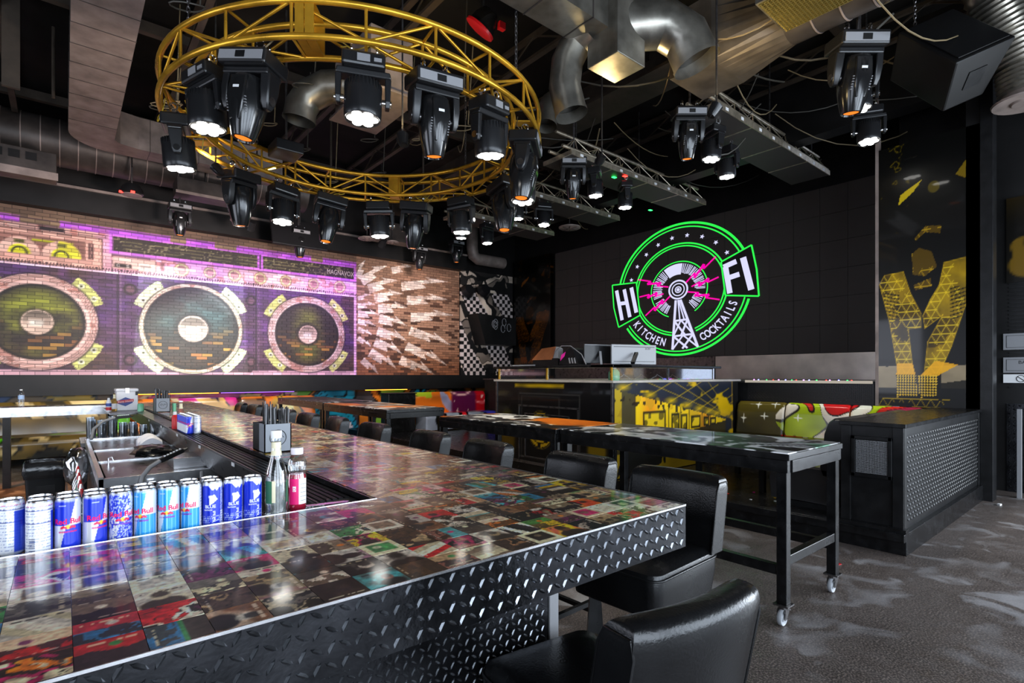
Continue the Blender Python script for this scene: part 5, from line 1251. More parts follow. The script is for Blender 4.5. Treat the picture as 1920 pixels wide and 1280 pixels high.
bottle('water_bottle', 'clear water bottle with blue label standing on the far counter', (-0.45,10.2,ZB+0.002), [(0,0),(0.032,0),(0.034,0.01),(0.033,0.05),(0.035,0.10),(0.034,0.17),(0.03,0.2),(0.016,0.225),(0.014,0.235),(0,0.235)], M['glass'], [('label', [(0.0355,0.11),(0.0355,0.165)], pbr('pale_blue_label', (0.35,0.5,0.75), 0.4)), ('cap', [(0.016,0.232),(0.016,0.248),(0,0.248)], M['white'])])

# ---- cooler tin, caddies
ck = thing('cooler_box', 'white tin cooler with a red and blue badge on the far bar corner', 'cooler', (0.62, 8.9, 1.045))
MB().obox(0.54, 0.78, 8.82, 9.12, 1.045, 1.30).build('body', WLAB, ck, bevel=0.012, world=True); MB().obox(0.535, 0.785, 8.815, 9.125, 1.30, 1.34).build('lid', WLAB, ck, bevel=0.012, world=True)
MB().obox(0.64, 0.68, 8.805, 8.815, 1.28, 1.345).build('latch', M['chrome'], ck, world=True); MB().obox(0.75, 0.78, 8.805, 8.82, 1.25, 1.30).build('handle_bracket', M['black'], ck, world=True)
MB().prism([(0.56,8.815,1.18),(0.64,8.815,1.225),(0.72,8.815,1.19),(0.72,8.815,1.15),(0.64,8.815,1.105),(0.56,8.815,1.14)], (0,-0.004,0)).build('badge', pbr('badge_blue', (0.03,0.06,0.25), 0.4), ck, world=True)
MB().prism([(0.55,8.81,1.145),(0.73,8.81,1.165),(0.73,8.81,1.20),(0.55,8.81,1.18)], (0,-0.003,0)).build('banner', M['red'], ck, world=True)
v, f = txt('Foxy Hood'); MB().add([(0.64+p[0]*0.036, 8.806, 1.16+p[1]*0.03+p[0]*0.004) for p in v], f).build('lettering', M['white'], ck, world=True)
def caddy(label, x, y, s=1.0):
    t = thing('straw_caddy', label, 'caddy', (x, y, ZB+0.0015), 0, 'napkin and straw caddies on the bar')
    grey = pbr('caddy_grey', (0.26,0.28,0.31), 0.42)
    m = MB(); m.obox(0, 0.15*s, 0, 0.006, 0, 0.165*s).obox(0, 0.15*s, 0.10*s, 0.106*s, 0, 0.165*s).obox(0.144*s, 0.15*s, 0, 0.24*s, 0, 0.165*s).obox(0, 0.15*s, 0, 0.24*s, 0, 0.006).obox(0, 0.006, 0, 0.1*s, 0, 0.165*s); m.build('box', grey, t)
    m = MB(); m.obox(0, 0.006, 0.106*s, 0.24*s, 0.0, 0.165*s).obox(0, 0.15*s, 0.234*s, 0.24*s, 0, 0.165*s); m.build('napkin_holder', M['black'], t)
    MB().obox(0.012*s, 0.138*s, 0.115*s, 0.225*s, 0.007, 0.055*s).build('napkins', M['white'], t)
    m = MB(); m.tube([(0.075*s+0.045*s*math.cos(k*PI/12), -0.001, 0.085*s+0.045*s*math.sin(k*PI/12)) for k in range(24)], 0.002, 5, closed=True); m.build('emblem_ring', M['black'], t)
    m = MB(); m.tube([(0.045*s,-0.001,0.08*s),(0.06*s,-0.001,0.105*s),(0.055*s,-0.001,0.07*s),(0.075*s,-0.001,0.10*s),(0.078*s,-0.001,0.07*s),(0.095*s,-0.001,0.10*s),(0.108*s,-0.001,0.085*s)], 0.002, 5); m.build('emblem_script', M['black'], t)
    for i in range(42):
        gx = 0.010*s+(i % 14)*0.0100*s+RNG.uniform(-0.002,0.002); gy = 0.02*s+(i//14)*0.033*s
        hh = 0.235*s+0.03*RNG.random()+(0.035 if (i % 14) < 4 else 0); dx = RNG.uniform(-0.02,0.02)
        MB().cyl((gx,gy,0.008),(gx+dx,gy+RNG.uniform(-0.01,0.01),hh),0.0032,n=6).build('straw', M['black'] if i % 3 else M['grey'], t)
    return t
caddy('grey straw and napkin caddy behind the tall clear bottle', 0.885, 3.27)
caddy('dark straw and napkin caddy near the white cooler', 0.86, 7.75)
o = MB().lathe([(0.0,0),(0.035,0),(0.035,0.09),(0.03,0.1),(0,0.1)], 16, (0.77,8.4,1.0505)).build('mint_cup', M['greenglass'], smooth=40); tag(o, 'mint green plastic cup in front of the white cooler', 'cup')
o = MB().lathe([(0.0,0),(0.02,0),(0.022,0.10),(0,0.1)], 12, (1.06,7.8,ZB+0.002)).build('green_tumbler', M['greenglass'], smooth=40); tag(o, 'slim pale green tumbler beside the far straw caddy', 'tumbler')
kn = thing('bar_reflection', 'silver reflection modelled as a shiny steel blade lying on the near rail mat', 'glint', (0.66, 1.9, 1.0505))
MB().prism([(0.66,1.925,1.0506),(0.80,1.90,1.0506),(0.815,1.915,1.0506),(0.80,1.93,1.0506),(0.66,1.95,1.0506)], (0,0,0.004)).build('sliver', M['chrome'], kn, world=True)  # curved silver reflection on the rail, shaped as a steel piece

# ---- bartender station
ss_ = thing('sink_station', 'stainless underbar station with covered wells inside the bar', 'sink', (0.5, 5.6, 0))
MB().obox(0.19, 0.92, 4.30, 7.0, 0.0, 0.80).build('cabinet', M['darksteel'], ss_, world=True)
f = MB(); f.obox(0.17, 0.20, 4.27, 7.0, 0.80, 0.872).obox(0.17, 0.93, 4.27, 4.30, 0.80, 0.862).obox(0.17, 0.93, 6.97, 7.0, 0.80, 0.872); f.build('rim', M['steel'], ss_, bevel=0.003, world=True)
for k, (a, b_) in enumerate(((4.31,5.15),(5.18,5.95),(5.98,6.95))):
    MB().obox(0.215, 0.92, a, b_, 0.835, 0.852).build('well_cover', M['darksteel'], ss_, bevel=0.003, world=True); MB().obox(0.205, 0.93, b_, b_+0.02, 0.84, 0.862).build('divider', M['steel'], ss_, world=True)
MB().obox(0.60, 0.93, 4.45, 4.75, 0.852, 0.93).build('riser_box', M['steel'], ss_, bevel=0.003, world=True)
MB().tube([(0.26,5.0,0.852),(0.26,5.0,0.90),(0.28,5.0,0.91),(0.29,5.0,0.88)], 0.006, 6).build('tap', M['chrome'], ss_, world=True, smooth=60); MB().cyl((0.45,4.22,0.70),(0.45,4.22,0.82),0.02).cyl((0.45,4.22,0.74),(0.45,4.16,0.72),0.015).build('valve', M['chrome'], ss_, world=True, smooth=40)
def soda_gun(label, pts, tip):
    t = thing('soda_gun', label, 'soda gun', pts[0], 0, 'soda guns in the bar well')
    MB().tube(pts, 0.014, 10).build('hose', M['grey'], t, smooth=60, world=True)
    a = Vector(pts[-1]); b_ = Vector(tip); MB().bar(a, b_, 0.032, 0.03).build('handle', M['black'], t, bevel=0.004, world=True)
    for k in range(6):
        p = a.lerp(b_, 0.2+0.13*k)+Vector((0,0,0.018)); MB().box(p, (0.012,0.012,0.008)).build('button', M['white'], t, world=True)
    d = (b_-a).normalized(); MB().cyl(b_, b_+d*0.03, 0.012, 0.006, 10).build('nozzle', M['chrome'], t, world=True)
soda_gun('soda gun with curved grey hose at the near end of the station', [(0.39,4.2,0.62),(0.385,4.22,0.80),(0.40,4.24,0.86),(0.44,4.26,0.91),(0.50,4.28,0.945)], (0.64,4.32,1.0))
soda_gun('soda gun with black hose arching over the stacked glasses', [(0.22,6.9,0.87),(0.24,6.95,0.97),(0.32,7.0,1.04),(0.42,7.05,1.07)], (0.56,7.1,1.075))
o = MB().tube([(0.715,4.1,0.87),(0.70,4.0,0.78),(0.66,3.9,0.70),(0.62,3.85,0.6)], 0.012, 8).build('hose', M['grey'], smooth=60); tag(o, 'grey braided hose hanging below the rail skirt', 'hose')
# crumpled bag and towel
def blob(name, c, r, mat, seed, parent=None, sq=(1,1,1)):
    V = []; F = []; n, k = 18, 10
    for i in range(k+1):
        t = PI*i/k
        for j in range(n):
            a = 2*PI*j/n; q = 1+0.35*(float(vnoise(3*math.cos(a)+5, 3*math.cos(t)+3*math.sin(a), seed))-0.5)*2*math.sin(t)
            V.append((c[0]+r*q*sq[0]*math.sin(t)*math.cos(a), c[1]+r*q*sq[1]*math.sin(t)*math.sin(a), c[2]+r*q*sq[2]*math.cos(t)))
    F = [(i*n+j, i*n+(j+1) % n, (i+1)*n+(j+1) % n, (i+1)*n+j) for i in range(k) for j in range(n)]
    m = MB(); m.add(V, F); return m.build(name, mat, parent, smooth=60, world=True)
o = blob('plastic_bag', (0.55,5.2,0.91), 0.12, M['bag'], 4, None, (1.1,1.5,0.42)); tag(o, 'crumpled shiny black plastic bag on the station covers', 'bag')
def towel(u, v): return mixc(np.tile(rgb(206,206,214), (len(u),1)), rgb(220,120,50), ((np.abs(v-0.12) < 0.008) | (np.abs(v-0.16) < 0.004)).astype(float))
uv, ff = tile_template(16, 16); P = np.empty((len(uv),3)); P[:,0] = 0.50+uv[:,0]*0.16; P[:,1] = 5.5+uv[:,1]*0.32; P[:,2] = 0.93+0.05*np.sin(uv[:,0]*3)+0.02*np.sin(uv[:,1]*9)-uv[:,2]*0.07
o = colour_mesh('bar_towel', P, ff, towel(uv[:,0]*0.2, uv[:,1]*0.3), M['print'], None, smooth=60); tag(o, 'folded white bar towel with orange stripes', 'towel')
# stacked glasses behind the station
gprof = [(0.026,0),(0.030,0.002),(0.036,0.12),(0.0345,0.12),(0.0285,0.008),(0.0,0.008)]
g0 = None; cnt = 0
TUM = thin_glass('tumbler_plastic', (0.80,0.84,0.88), 1.0, 0.22, 0.16)
gb = thing('glass_rack', 'dark shelf carrying stacks of clear tumblers inside the bar', 'rack', (0.5, 7.4, 0)); MB().obox(0.14, 0.93, 7.05, 7.75, 0.78, 0.82).build('shelf', M['darksteel'], gb, world=True); MB().obox(0.16, 0.91, 7.1, 7.7, 0, 0.78).build('cabinet', M['black'], gb, world=True)
for i in range(7):
    for j in range(2):
        hgt = [5,4,5,3,3,2,3][i]-j
        for k in range(hgt):
            x, y = 0.22+i*0.092+0.02*j, 7.16+j*0.12
            if g0 is None: g0 = MB().lathe(gprof, 20).build('tumbler', TUM, smooth=40); o = g0
            else: o = g0.copy(); COL.objects.link(o)
            o.location = (x, y, 0.8205+k*0.034); cnt += 1
            tag(o, 'clear tumbler, %s up in the %s stack of the %s row' % (nth[k], ['leftmost','second','third','fourth','fifth','sixth','rightmost'][i], ('front','back')[j]), 'tumbler', 'stacked tumblers')
# speed rack of bottles left of the station
sr = thing('speed_rack', 'black bottle rack hanging on the left side of the station', 'rack', (0.1, 5.1, 0))
f = MB(); f.obox(0.02, 0.165, 4.45, 6.2, 0.40, 0.42).obox(0.02, 0.03, 4.45, 6.2, 0.42, 0.56).obox(0.02, 0.165, 4.45, 4.46, 0.42, 0.56); f.build('tray', M['black'], sr, world=True); f = MB()
for y in (4.5, 5.3, 6.15): f.obox(0.03, 0.05, y, y+0.03, 0, 0.42).obox(0.14, 0.16, y, y+0.03, 0, 0.42)
f.build('legs', M['black'], sr, world=True)
bl = ['clear', 'blue capped', 'brown', 'white labelled', 'green', 'clear fluted', 'red topped', 'small clear']
cols = [M['glass'], pbr('bottle_blue', (0.1,0.25,0.5), 0.15, trans=0.4), pbr('bottle_brown', (0.15,0.07,0.03), 0.15), WLAB, pbr('bottle_green', (0.05,0.2,0.1), 0.15), M['glass'], M['glass'], M['glass']]
for i in range(8):
    t = thing('liquor_bottle', bl[i]+' bottle in the rack beside the station', 'bottle', (0.095, 4.58+i*0.19, 0.421), 0, 'bottles in the speed rack')
    MB().lathe([(0,0),(0.04,0),(0.042,0.01),(0.042,0.17),(0.03,0.21),(0.015,0.235),(0.014,0.29),(0,0.29)], 20).build('body', cols[i], t, smooth=45); MB().lathe([(0.0425,0.05),(0.0425,0.13)], 20).build('label', [WLAB,PAPER,M['grey'],MAG][i % 4], t, smooth=45); MB().lathe([(0.012,0.29),(0.016,0.293),(0.006,0.345),(0,0.345)], 10).build('pourer', M['chrome'] if i % 2 else M['red'], t, smooth=45)
o = blob('plastic_bag', (0.10,6.3,0.68), 0.11, thin_glass('clear_wrap', (0.8,0.83,0.86), 0.9, 0.2, 0.12), 9, None, (0.8,1.6,1.6)); tag(o, 'crumpled clear plastic wrap on the bottle rack', 'wrap')
o = blob('bar_cloth', (-0.03,4.9,0.55), 0.09, M['bag'], 13, None, (0.6,1,1.7)); tag(o, 'dark cloth hanging on the bottle rack', 'cloth')
# waste bin
wbn = thing('waste_bin', 'tall black square waste bin with a liner behind the drink cans', 'bin', (-0.13, 7.1, 0))
MB().loft([rr(0, 0.13, 0.13, 0.03, 0.0), rr(0, 0.155, 0.155, 0.03, 0.55)]).build('body', M['fixture'], wbn, smooth=30)
MB().obox(-0.07, 0.07, -0.155, -0.150, 0.1, 0.44).build('front_panel', M['fixture'], wbn)
lo = []
for q, (z, s) in enumerate(((0.50,0.160),(0.53,0.164),(0.56,0.170),(0.60,0.166),(0.64,0.160),(0.645,0.15),(0.60,0.14))):
    lo.append([(x*(1+0.08*float(vnoise(k*0.7, q*0.9, 3))), y*(1+0.08*float(vnoise(k*0.7, q*0.9, 6))), z+0.03*float(vnoise(k*0.5, q, 8))) for k, (x, y, _) in enumerate(rr(0, s, s, 0.04, z))])
MB().loft(lo).build('liner', M['bag'], wbn, smooth=50)

# ================================================================ OVERHEAD
# ---- gold ring truss
RC_ = (2.68, 5.84); RO, RI, ZT0, ZT1 = 2.0, 1.71, 4.17, 4.45
ring = thing('ring_truss', 'large golden circular box truss hanging over the bar', 'truss', (RC_[0], RC_[1], ZT0))
def rp(a, r, z): return (RC_[0]+r*math.cos(a), RC_[1]+r*math.sin(a), z)
for r in (RO, RI):
    for z in (ZT0, ZT1): MB().tube([rp(2*PI*i/96, r, z) for i in range(96)], 0.026, 12, closed=True).build('chord', M['gold'], ring, smooth=60, world=True)
NB = 22
for i in range(NB):
    a = 2*PI*i/NB; b_ = 2*PI*(i+1)/NB
    fl = i % 2
    for r in (RO, RI):
        MB().cyl(rp(a,r,ZT0), rp(a,r,ZT1), 0.013, n=8, caps=False).build('brace', M['gold'], ring, smooth=60, world=True)
        MB().cyl(rp(a,r,ZT0 if fl else ZT1), rp(b_,r,ZT1 if fl else ZT0), 0.013, n=8, caps=False).build('brace', M['gold'], ring, smooth=60, world=True)
    for z in (ZT0, ZT1):
        MB().cyl(rp(a,RO,z), rp(a,RI,z), 0.013, n=8, caps=False).build('brace', M['gold'], ring, smooth=60, world=True)
        if z == ZT0 and i % 2: MB().cyl(rp(a,RO,z), rp(b_,RI,z), 0.013, n=8, caps=False).build('brace', M['gold'], ring, smooth=60, world=True)
for d in (-128, -38, 52, 142):
    for s in (-1.1, 1.1):
        a = R(d+s); u = Vector((math.cos(a), math.sin(a), 0)); q = u.to_track_quat('X','Z').to_matrix()
        m = MB(); c = Vector(rp(a, (RO+RI)/2, 0))
        for r in (RO, RI): m.box(rp(a, r, (ZT0+ZT1)/2), (0.012,0.07,ZT1-ZT0), q)
        for z in (ZT0, ZT1): m.box((c.x, c.y, z), (RO-RI,0.07,0.012), q)
        m.build('joint_plate', M['gold'], ring, world=True)
for d in (-70, 20, 110, 200):
    p = rp(R(d), RO, ZT1); n = 26
    for k in range(n):
        z0 = ZT1+0.02+k*(ZC-ZT1-0.02)/n
        if k % 1 == 0 and k < n: pass
    m = MB()
    for k in range(40):
        z0 = ZT1+k*0.045
        if z0 > ZC-0.05: break
        a = (k % 2)*PI/2; pts = [(p[0]+0.012*math.cos(t)*math.cos(a), p[1]+0.012*math.cos(t)*math.sin(a), z0+0.03*math.sin(t)+0.02) for t in [2*PI*j/8 for j in range(8)]]
        m.tube(pts, 0.005, 4, closed=True)
    m.build('hanging_chain', M['darksteel'], ring, world=True)
# cables wound about the ring
for k in range(26):
    a0 = RNG.uniform(0, 2*PI); da = RNG.uniform(0.08, 0.3); r = RNG.uniform(RI, RO); dz = RNG.uniform(-0.16, 0.05)
    pts = [rp(a0+da*t, r+0.04*math.sin(5*t+k), ZT0+0.05+dz*4*t*(1-t)+0.03*math.sin(9*t+k)) for t in np.linspace(0, 1, 10)]
    MB().tube(pts, 0.006, 5).build('cable', [M['cable_yel'], M['cable'], M['cable_yel'], M['cable_tan']][k % 4], ring, smooth=60, world=True)

# ---- moving lights (built hanging from z = 0)
def clamp(t, x):
    m = MB(); m.tube([(x, 0.034*math.cos(R(a)), 0.02+0.034*math.sin(R(a))) for a in range(-60, 241, 30)], 0.009, 6); m.box((x,0,-0.025),(0.03,0.03,0.04)); m.build('clamp', M['chrome'], t, smooth=50)
def make_wash():
    t = thing('wash_light', '', 'stage light')
    for x in (-0.10, 0.10): clamp(t, x)
    b = MB().obox(-0.17, 0.17, -0.12, 0.12, -0.17, -0.05).build('base_box', M['fixture'], t, bevel=0.02)
    MB().obox(-0.05, 0.05, -0.125, -0.12, -0.14, -0.08).build('display', M['grey'], b); MB().obox(0.08, 0.14, -0.125, -0.12, -0.13, -0.10).build('socket', M['grey'], b)
    MB().loft([[(-0.21,-0.07,-0.17),(0.21,-0.07,-0.17),(0.21,0.07,-0.17),(-0.21,0.07,-0.17)], [(-0.22,-0.06,-0.22),(0.22,-0.06,-0.22),(0.22,0.06,-0.22),(-0.22,0.06,-0.22)]]).build('yoke', M['fixture'], t, bevel=0.012)
    for s in (-1, 1):
        MB().loft([[(s*0.17,-0.06,-0.22),(s*0.22,-0.06,-0.22),(s*0.22,0.06,-0.22),(s*0.17,0.06,-0.22)], [(s*0.175,-0.045,-0.40),(s*0.215,-0.045,-0.40),(s*0.215,0.045,-0.40),(s*0.175,0.045,-0.40)], [(s*0.175,-0.03,-0.45),(s*0.21,-0.03,-0.45),(s*0.21,0.03,-0.45),(s*0.175,0.03,-0.45)]]).build('yoke_arm', M['fixture'], t, bevel=0.008)
        MB().cyl((s*0.15,0,-0.40),(s*0.225,0,-0.40),0.03).build('pivot', M['chrome'], t, smooth=40)
    h = MB().lathe([(0.0,-0.245),(0.10,-0.25),(0.135,-0.27),(0.147,-0.33),(0.15,-0.50),(0.147,-0.545),(0.14,-0.555),(0.132,-0.548),(0.0,-0.548)], 32).build('head', M['fixture'], t, smooth=40)
    m = MB()
    for k in range(32):
        a = 2*PI*k/32; m.box((0.143*math.cos(a),0.143*math.sin(a),-0.30),(0.012,0.006,0.06), Matrix.Rotation(a,3,'Z'))
    m.build('cooling_fins', M['fixture'], h)
    for k in range(7):
        r = 0 if k == 0 else 0.084; a = k*PI/3
        MB().lathe([(0.0,-0.562),(0.030,-0.560),(0.041,-0.553),(0.042,-0.546)], 14, (r*math.cos(a), r*math.sin(a), 0)).build('lens', M['e_white'], h, smooth=60)
    return t
def make_beam(lens):
    t = thing('beam_light', '', 'stage light')
    for x in (-0.10, 0.10): clamp(t, x)
    b = MB().obox(-0.21, 0.21, -0.15, 0.15, -0.17, -0.05).build('base_box', M['fixture'], t, bevel=0.018)
    MB().obox(-0.19, 0.19, -0.156, -0.15, -0.15, -0.08).build('control_panel', M['grey'], b); MB().obox(-0.04, 0.04, -0.16, -0.156, -0.14, -0.09).build('display', M['black'], b)
    MB().obox(-0.20, 0.20, -0.09, 0.09, -0.22, -0.17).build('yoke', M['fixture'], t, bevel=0.012)
    for s in (-1, 1):
        l = []
        for z, x0, x1, hy in ((-0.20,0.14,0.21,0.085),(-0.32,0.145,0.215,0.08),(-0.42,0.15,0.21,0.06),(-0.47,0.155,0.20,0.03)): l.append([(s*x0,-hy,z),(s*x1,-hy*0.8,z),(s*x1,hy*0.8,z),(s*x0,hy,z)])
        MB().loft(l).build('yoke_arm', M['fixture'], t, bevel=0.01, smooth=40); MB().cyl((s*0.13,0,-0.40),(s*0.216,0,-0.40),0.035).build('pivot', M['darksteel'], t, smooth=40)
    prof = [(0.0,-0.215),(0.08,-0.22),(0.115,-0.24),(0.132,-0.30),(0.136,-0.38),(0.130,-0.48),(0.112,-0.58),(0.092,-0.66),(0.080,-0.70),(0.072,-0.705),(0.068,-0.69),(0.0,-0.69)]
    bd = MB().lathe(prof, 32, sx=1.0, sy=1.12).build('body', M['fixture_gloss'], t, smooth=40)
    for s in (-1, 1):
        m = MB()
        for k in range(6): m.box((s*0.06, -0.132+0.006*k, -0.43-k*0.02), (0.05,0.012,0.007))
        m.build('vent_slats', M['grey'], bd)
    MB().box((0,-0.150,-0.36),(0.05,0.004,0.02)).build('badge', M['white'], bd)
    MB().loft([[(-0.07,-0.139,-0.26),(0.07,-0.139,-0.26),(0.07,-0.10,-0.26),(-0.07,-0.10,-0.26)], [(-0.075,-0.152,-0.42),(0.075,-0.152,-0.42),(0.075,-0.10,-0.42),(-0.075,-0.10,-0.42)], [(-0.045,-0.118,-0.60),(0.045,-0.118,-0.60),(0.045,-0.08,-0.60),(-0.045,-0.08,-0.60)]]).build('front_shell', M['fixture_gloss'], t, bevel=0.01, smooth=30)
    MB().lathe([(0.0,-0.700),(0.045,-0.698),(0.062,-0.692)], 20).build('lens', lens, t, smooth=60)
    return t
WASH = make_wash(); BEAM = make_beam(M['e_orange']); wused = [False]; bused = [False]
def put_light(kind, loc, rot, label, s=1.0, tilt=(0,0), spot=None, col=(1.0,0.95,0.86), aim=None, ang=75, group='ring', rod=False):
    if kind == 'W':
        t = copy_tree(WASH) if wused[0] else WASH; wused[0] = True
    else:
        t = copy_tree(BEAM) if bused[0] else BEAM; bused[0] = True
    t.location = loc; t.rotation_euler = (R(tilt[0]), R(tilt[1]), rot); t.scale = (s, s, s); t['label'] = label; t['category'] = 'stage light'
    t['group'] = {'ring':'stage lights on the golden ring','truss':'stage lights on the ceiling trusses','wall':'stage lights above the mural'}[group]
    if rod: MB().cyl((0,0,-0.03),(0,0,(ZC-loc[2])/s),0.016,n=8).build('hanger_rod', M['darksteel'], t)
    if spot:
        z = loc[2]-(0.60 if kind == 'W' else 0.74)*s; a = aim or (loc[0], loc[1], 0)
        spot_light('fixture_beam', (loc[0], loc[1], z), a, spot, ang, col, 0.8, 0.12)
    return t
RL = [('W',-159,'at the left front of the ring'),('B',-142,'second from left at the front of the ring'),('W',-115,'at the front centre of the ring'),('B',-97,'with pale badge right of the front centre of the ring'),('W',-78,'at the right front of the ring'),('B',-50,'on the right side of the ring, nearest'),('W',-30,'at the right side of the ring, second'),('B',-7,'at the right rear of the ring'),('W',20,'lit low at the right rear of the ring'),('B',42,'at the rear of the ring above the lightning bolts'),('W',60,'lit at the rear centre right of the ring'),('B',80,'at the rear centre of the ring above the third speaker'),('W',101,'lit at the rear centre left of the ring'),('B',121,'at the left rear of the ring'),('W',166,'on the left side of the ring')]
for k, d, l in RL:
    a = R(d); r = (RO+RI)/2+0.02; p = (RC_[0]+r*math.cos(a), RC_[1]+r*math.sin(a), ZT0-0.02)
    rot = a+PI/2 if True else 0
    # arms lie along the tangent, the badge side looks outwards
    if k == 'W': put_light('W', p, rot, 'black wash light with white lamps '+l, 1.0, (RNG.uniform(-6,6), RNG.uniform(-8,8)), 85, (1.0,0.90,0.72))
    else:
        far = 30 < d < 130
        put_light('B', p, rot, 'black beam light '+l, 1.03, (RNG.uniform(-8,8), RNG.uniform(-8,8)), None)
TL = [('W',(6.58,5.80,4.875),'lit on the second truss, nearer'),('W',(7.44,5.86,4.875),'lit on the second truss, further'),('W',(6.71,3.8,4.875),'lit on the nearest truss, nearer'),('W',(7.41,4.0,4.875),'lit on the nearest truss, further'),('W',(6.85,2.12,4.95),'lit behind the large beam light near the hanging speaker'),('W',(7.7,2.29,4.88),'lit low beside the screen corner'),('W',(6.5,7.62,4.90),'lit on the third truss, nearer'),('W',(7.2,7.66,4.90),'lit on the third truss, further'),('W',(6.5,9.45,4.90),'lit on the fourth truss, nearer'),('W',(7.2,9.5,4.90),'lit on the fourth truss, further')]
for i, (k, p, l) in enumerate(TL): put_light(k, p, R(35+i*17), 'black wash light '+l, 0.85, (RNG.uniform(-8,8), 0), 45 if i < 8 else 30, group='truss', rod=(i in (4, 5)))
for p, l, s in (((6.2,5.9,5.0),'with orange lens on the second truss',0.95),((6.2,3.85,5.0),'with orange lens on the nearest truss',0.95),((6.25,1.95,5.05),'large with pale badge left of the hanging speaker',1.15)):
    put_light('B', p, R(-40), 'black beam light '+l, s, (8,0), group='truss', rod=True)
for p, l in (((1.70,11.85,4.80),'with purple sheen above the tuner panel'),((3.93,11.85,4.70),'with purple sheen above the mural lettering'),((7.25,12.5,4.95),'hanging above the lightning bolts'),((8.43,12.5,5.3),'nearest the checkered panel')):
    put_light('B', p, R(0), 'black beam light '+l, 0.9, (0,0), group='wall', rod=True)
def par(label, p, aim, mat, power, col, ang=70, s=1.0):
    t = thing('par_light', label, 'stage light', p); d = (Vector(aim)-Vector(p)).normalized(); q = d.to_track_quat('Z','Y').to_matrix()
    MB().lathe([(0.0,-0.16*s),(0.06*s,-0.16*s),(0.075*s,-0.10*s),(0.085*s,0.0),(0.09*s,0.012*s),(0.08*s,0.012*s)], 20, m=q).build('can', M['fixture'], t, smooth=40)
    MB().lathe([(0.0,0.004),(0.07*s,0.002),(0.078*s,-0.002)], 18, m=q).build('lens', mat, t, smooth=60); MB().tube([tuple(q @ Vector((0.10*s*math.cos(R(a)), 0, -0.06*s+(-0.14*s)*math.sin(R(a))))) for a in range(0, 181, 20)], 0.006, 5).build('bracket', M['black'], t)
    MB().cyl((0,0,0.0),(0,0,ZC-p[2]),0.010,n=6).build('hanger_rod', M['darksteel'], t)
    if power: spot_light('fixture_beam', tuple(Vector(p)+d*0.05), aim, power, ang, col, 0.8, 0.08)
par('small par light glowing blue above the mural tuner', (2.8,11.3,4.38), (2.6,12.9,3.0), M['e_blue'], 90, (0.2,0.15,1.0))
par('small par light glowing purple above the lightning bolts', (5.42,11.0,4.40), (5.4,12.9,3.2), M['e_purple'], 130, (0.5,0.15,1.0))

# ---- aluminium lighting trusses with video panels laid flat below them
def light_truss(label, y, x0, x1, z, npan, seed):
    t = thing('lighting_truss', label, 'truss', ((x0+x1)/2, y, z), 0, 'lighting trusses near the screen')
    C3 = [(y-0.02, z+0.10), (y+0.27, z+0.10), (y+0.12, z+0.36)]
    for cy, cz in C3: MB().cyl((x0-0.15,cy,cz),(x1,cy,cz),0.025,n=10).build('chord', M['alu'], t, smooth=60, world=True)
    n = int((x1-x0)/0.26)
    for i in range(n):
        a = x0+i*(x1-x0)/n; b_ = x0+(i+1)*(x1-x0)/n
        for u, v in ((0,2),(1,2),(0,1)):
            p, q = C3[u], C3[v]
            if i % 2: p, q = q, p
            MB().cyl((a,p[0],p[1]),(b_,q[0],q[1]),0.009,n=6,caps=False).build('brace', M['alu'], t, smooth=60, world=True)
    w = (x1-x0)/npan
    for i in range(npan):
        a = x0+i*w; zz = z-0.0
        p = MB().obox(a+0.01, a+w-0.01, y-0.05, y+0.56, zz, zz+0.035).build('video_panel', M['ledtile'], t, world=True)
        f = MB(); f.obox(a+0.005, a+w-0.005, y-0.065, y-0.05, zz-0.005, zz+0.075).obox(a+0.0, a+0.02, y-0.05, y+0.56, zz-0.004, zz+0.06); f.build('panel_frame', M['alu'], t, world=True)
        for k in range(2): MB().obox(a+0.2+k*0.4, a+0.27+k*0.4, y-0.068, y-0.065, zz+0.01, zz+0.05).build('panel_handle', M['white'], t, world=True)
    r = random.Random(seed)
    for k in range(26):
        a = r.uniform(x0, x1-0.3); pts = [(a+0.3*t_+r.uniform(-0.03,0.03), y+r.uniform(-0.02,0.28), z+0.08+0.14*r.random()) for t_ in (0,0.3,0.6,1)]
        MB().tube(pts, 0.006, 5).build('cable', [M['cable_tan'], M['cable']][k % 2], t, smooth=60, world=True)
    for k in range(3):
        a = x0+0.3+k*(x1-x0-0.6)/2; MB().cyl((a,y+0.12,z+0.36),(a,y+0.12,ZC),0.012,n=6).build('hanger_rod', M['darksteel'], t, world=True)
light_truss('nearest aluminium lighting truss with four flat video panels', 3.58, 6.3, 9.95, 4.90, 4, 1)
light_truss('second aluminium lighting truss from the hanging speaker', 5.77, 5.95, 9.8, 4.90, 4, 2)
light_truss('third aluminium lighting truss from the hanging speaker', 7.6, 6.4, 9.4, 4.92, 3, 3)
light_truss('furthest aluminium lighting truss above the checkered panel', 9.45, 6.4, 9.2, 4.92, 3, 4)
for p, mt, l in (((7.2,5.9,4.885),M['e_green'],'green lit pixel on the second truss panel'),((7.3,5.75,4.885),M['e_red'],'red lit pixel on the second truss panel'),((9.2,6.6,4.885),M['e_green'],'green blue lit pixel below the second truss end')):
    o = MB().box(p,(0.08,0.05,0.01)).build('panel_light', mt); tag(o, l, 'light')

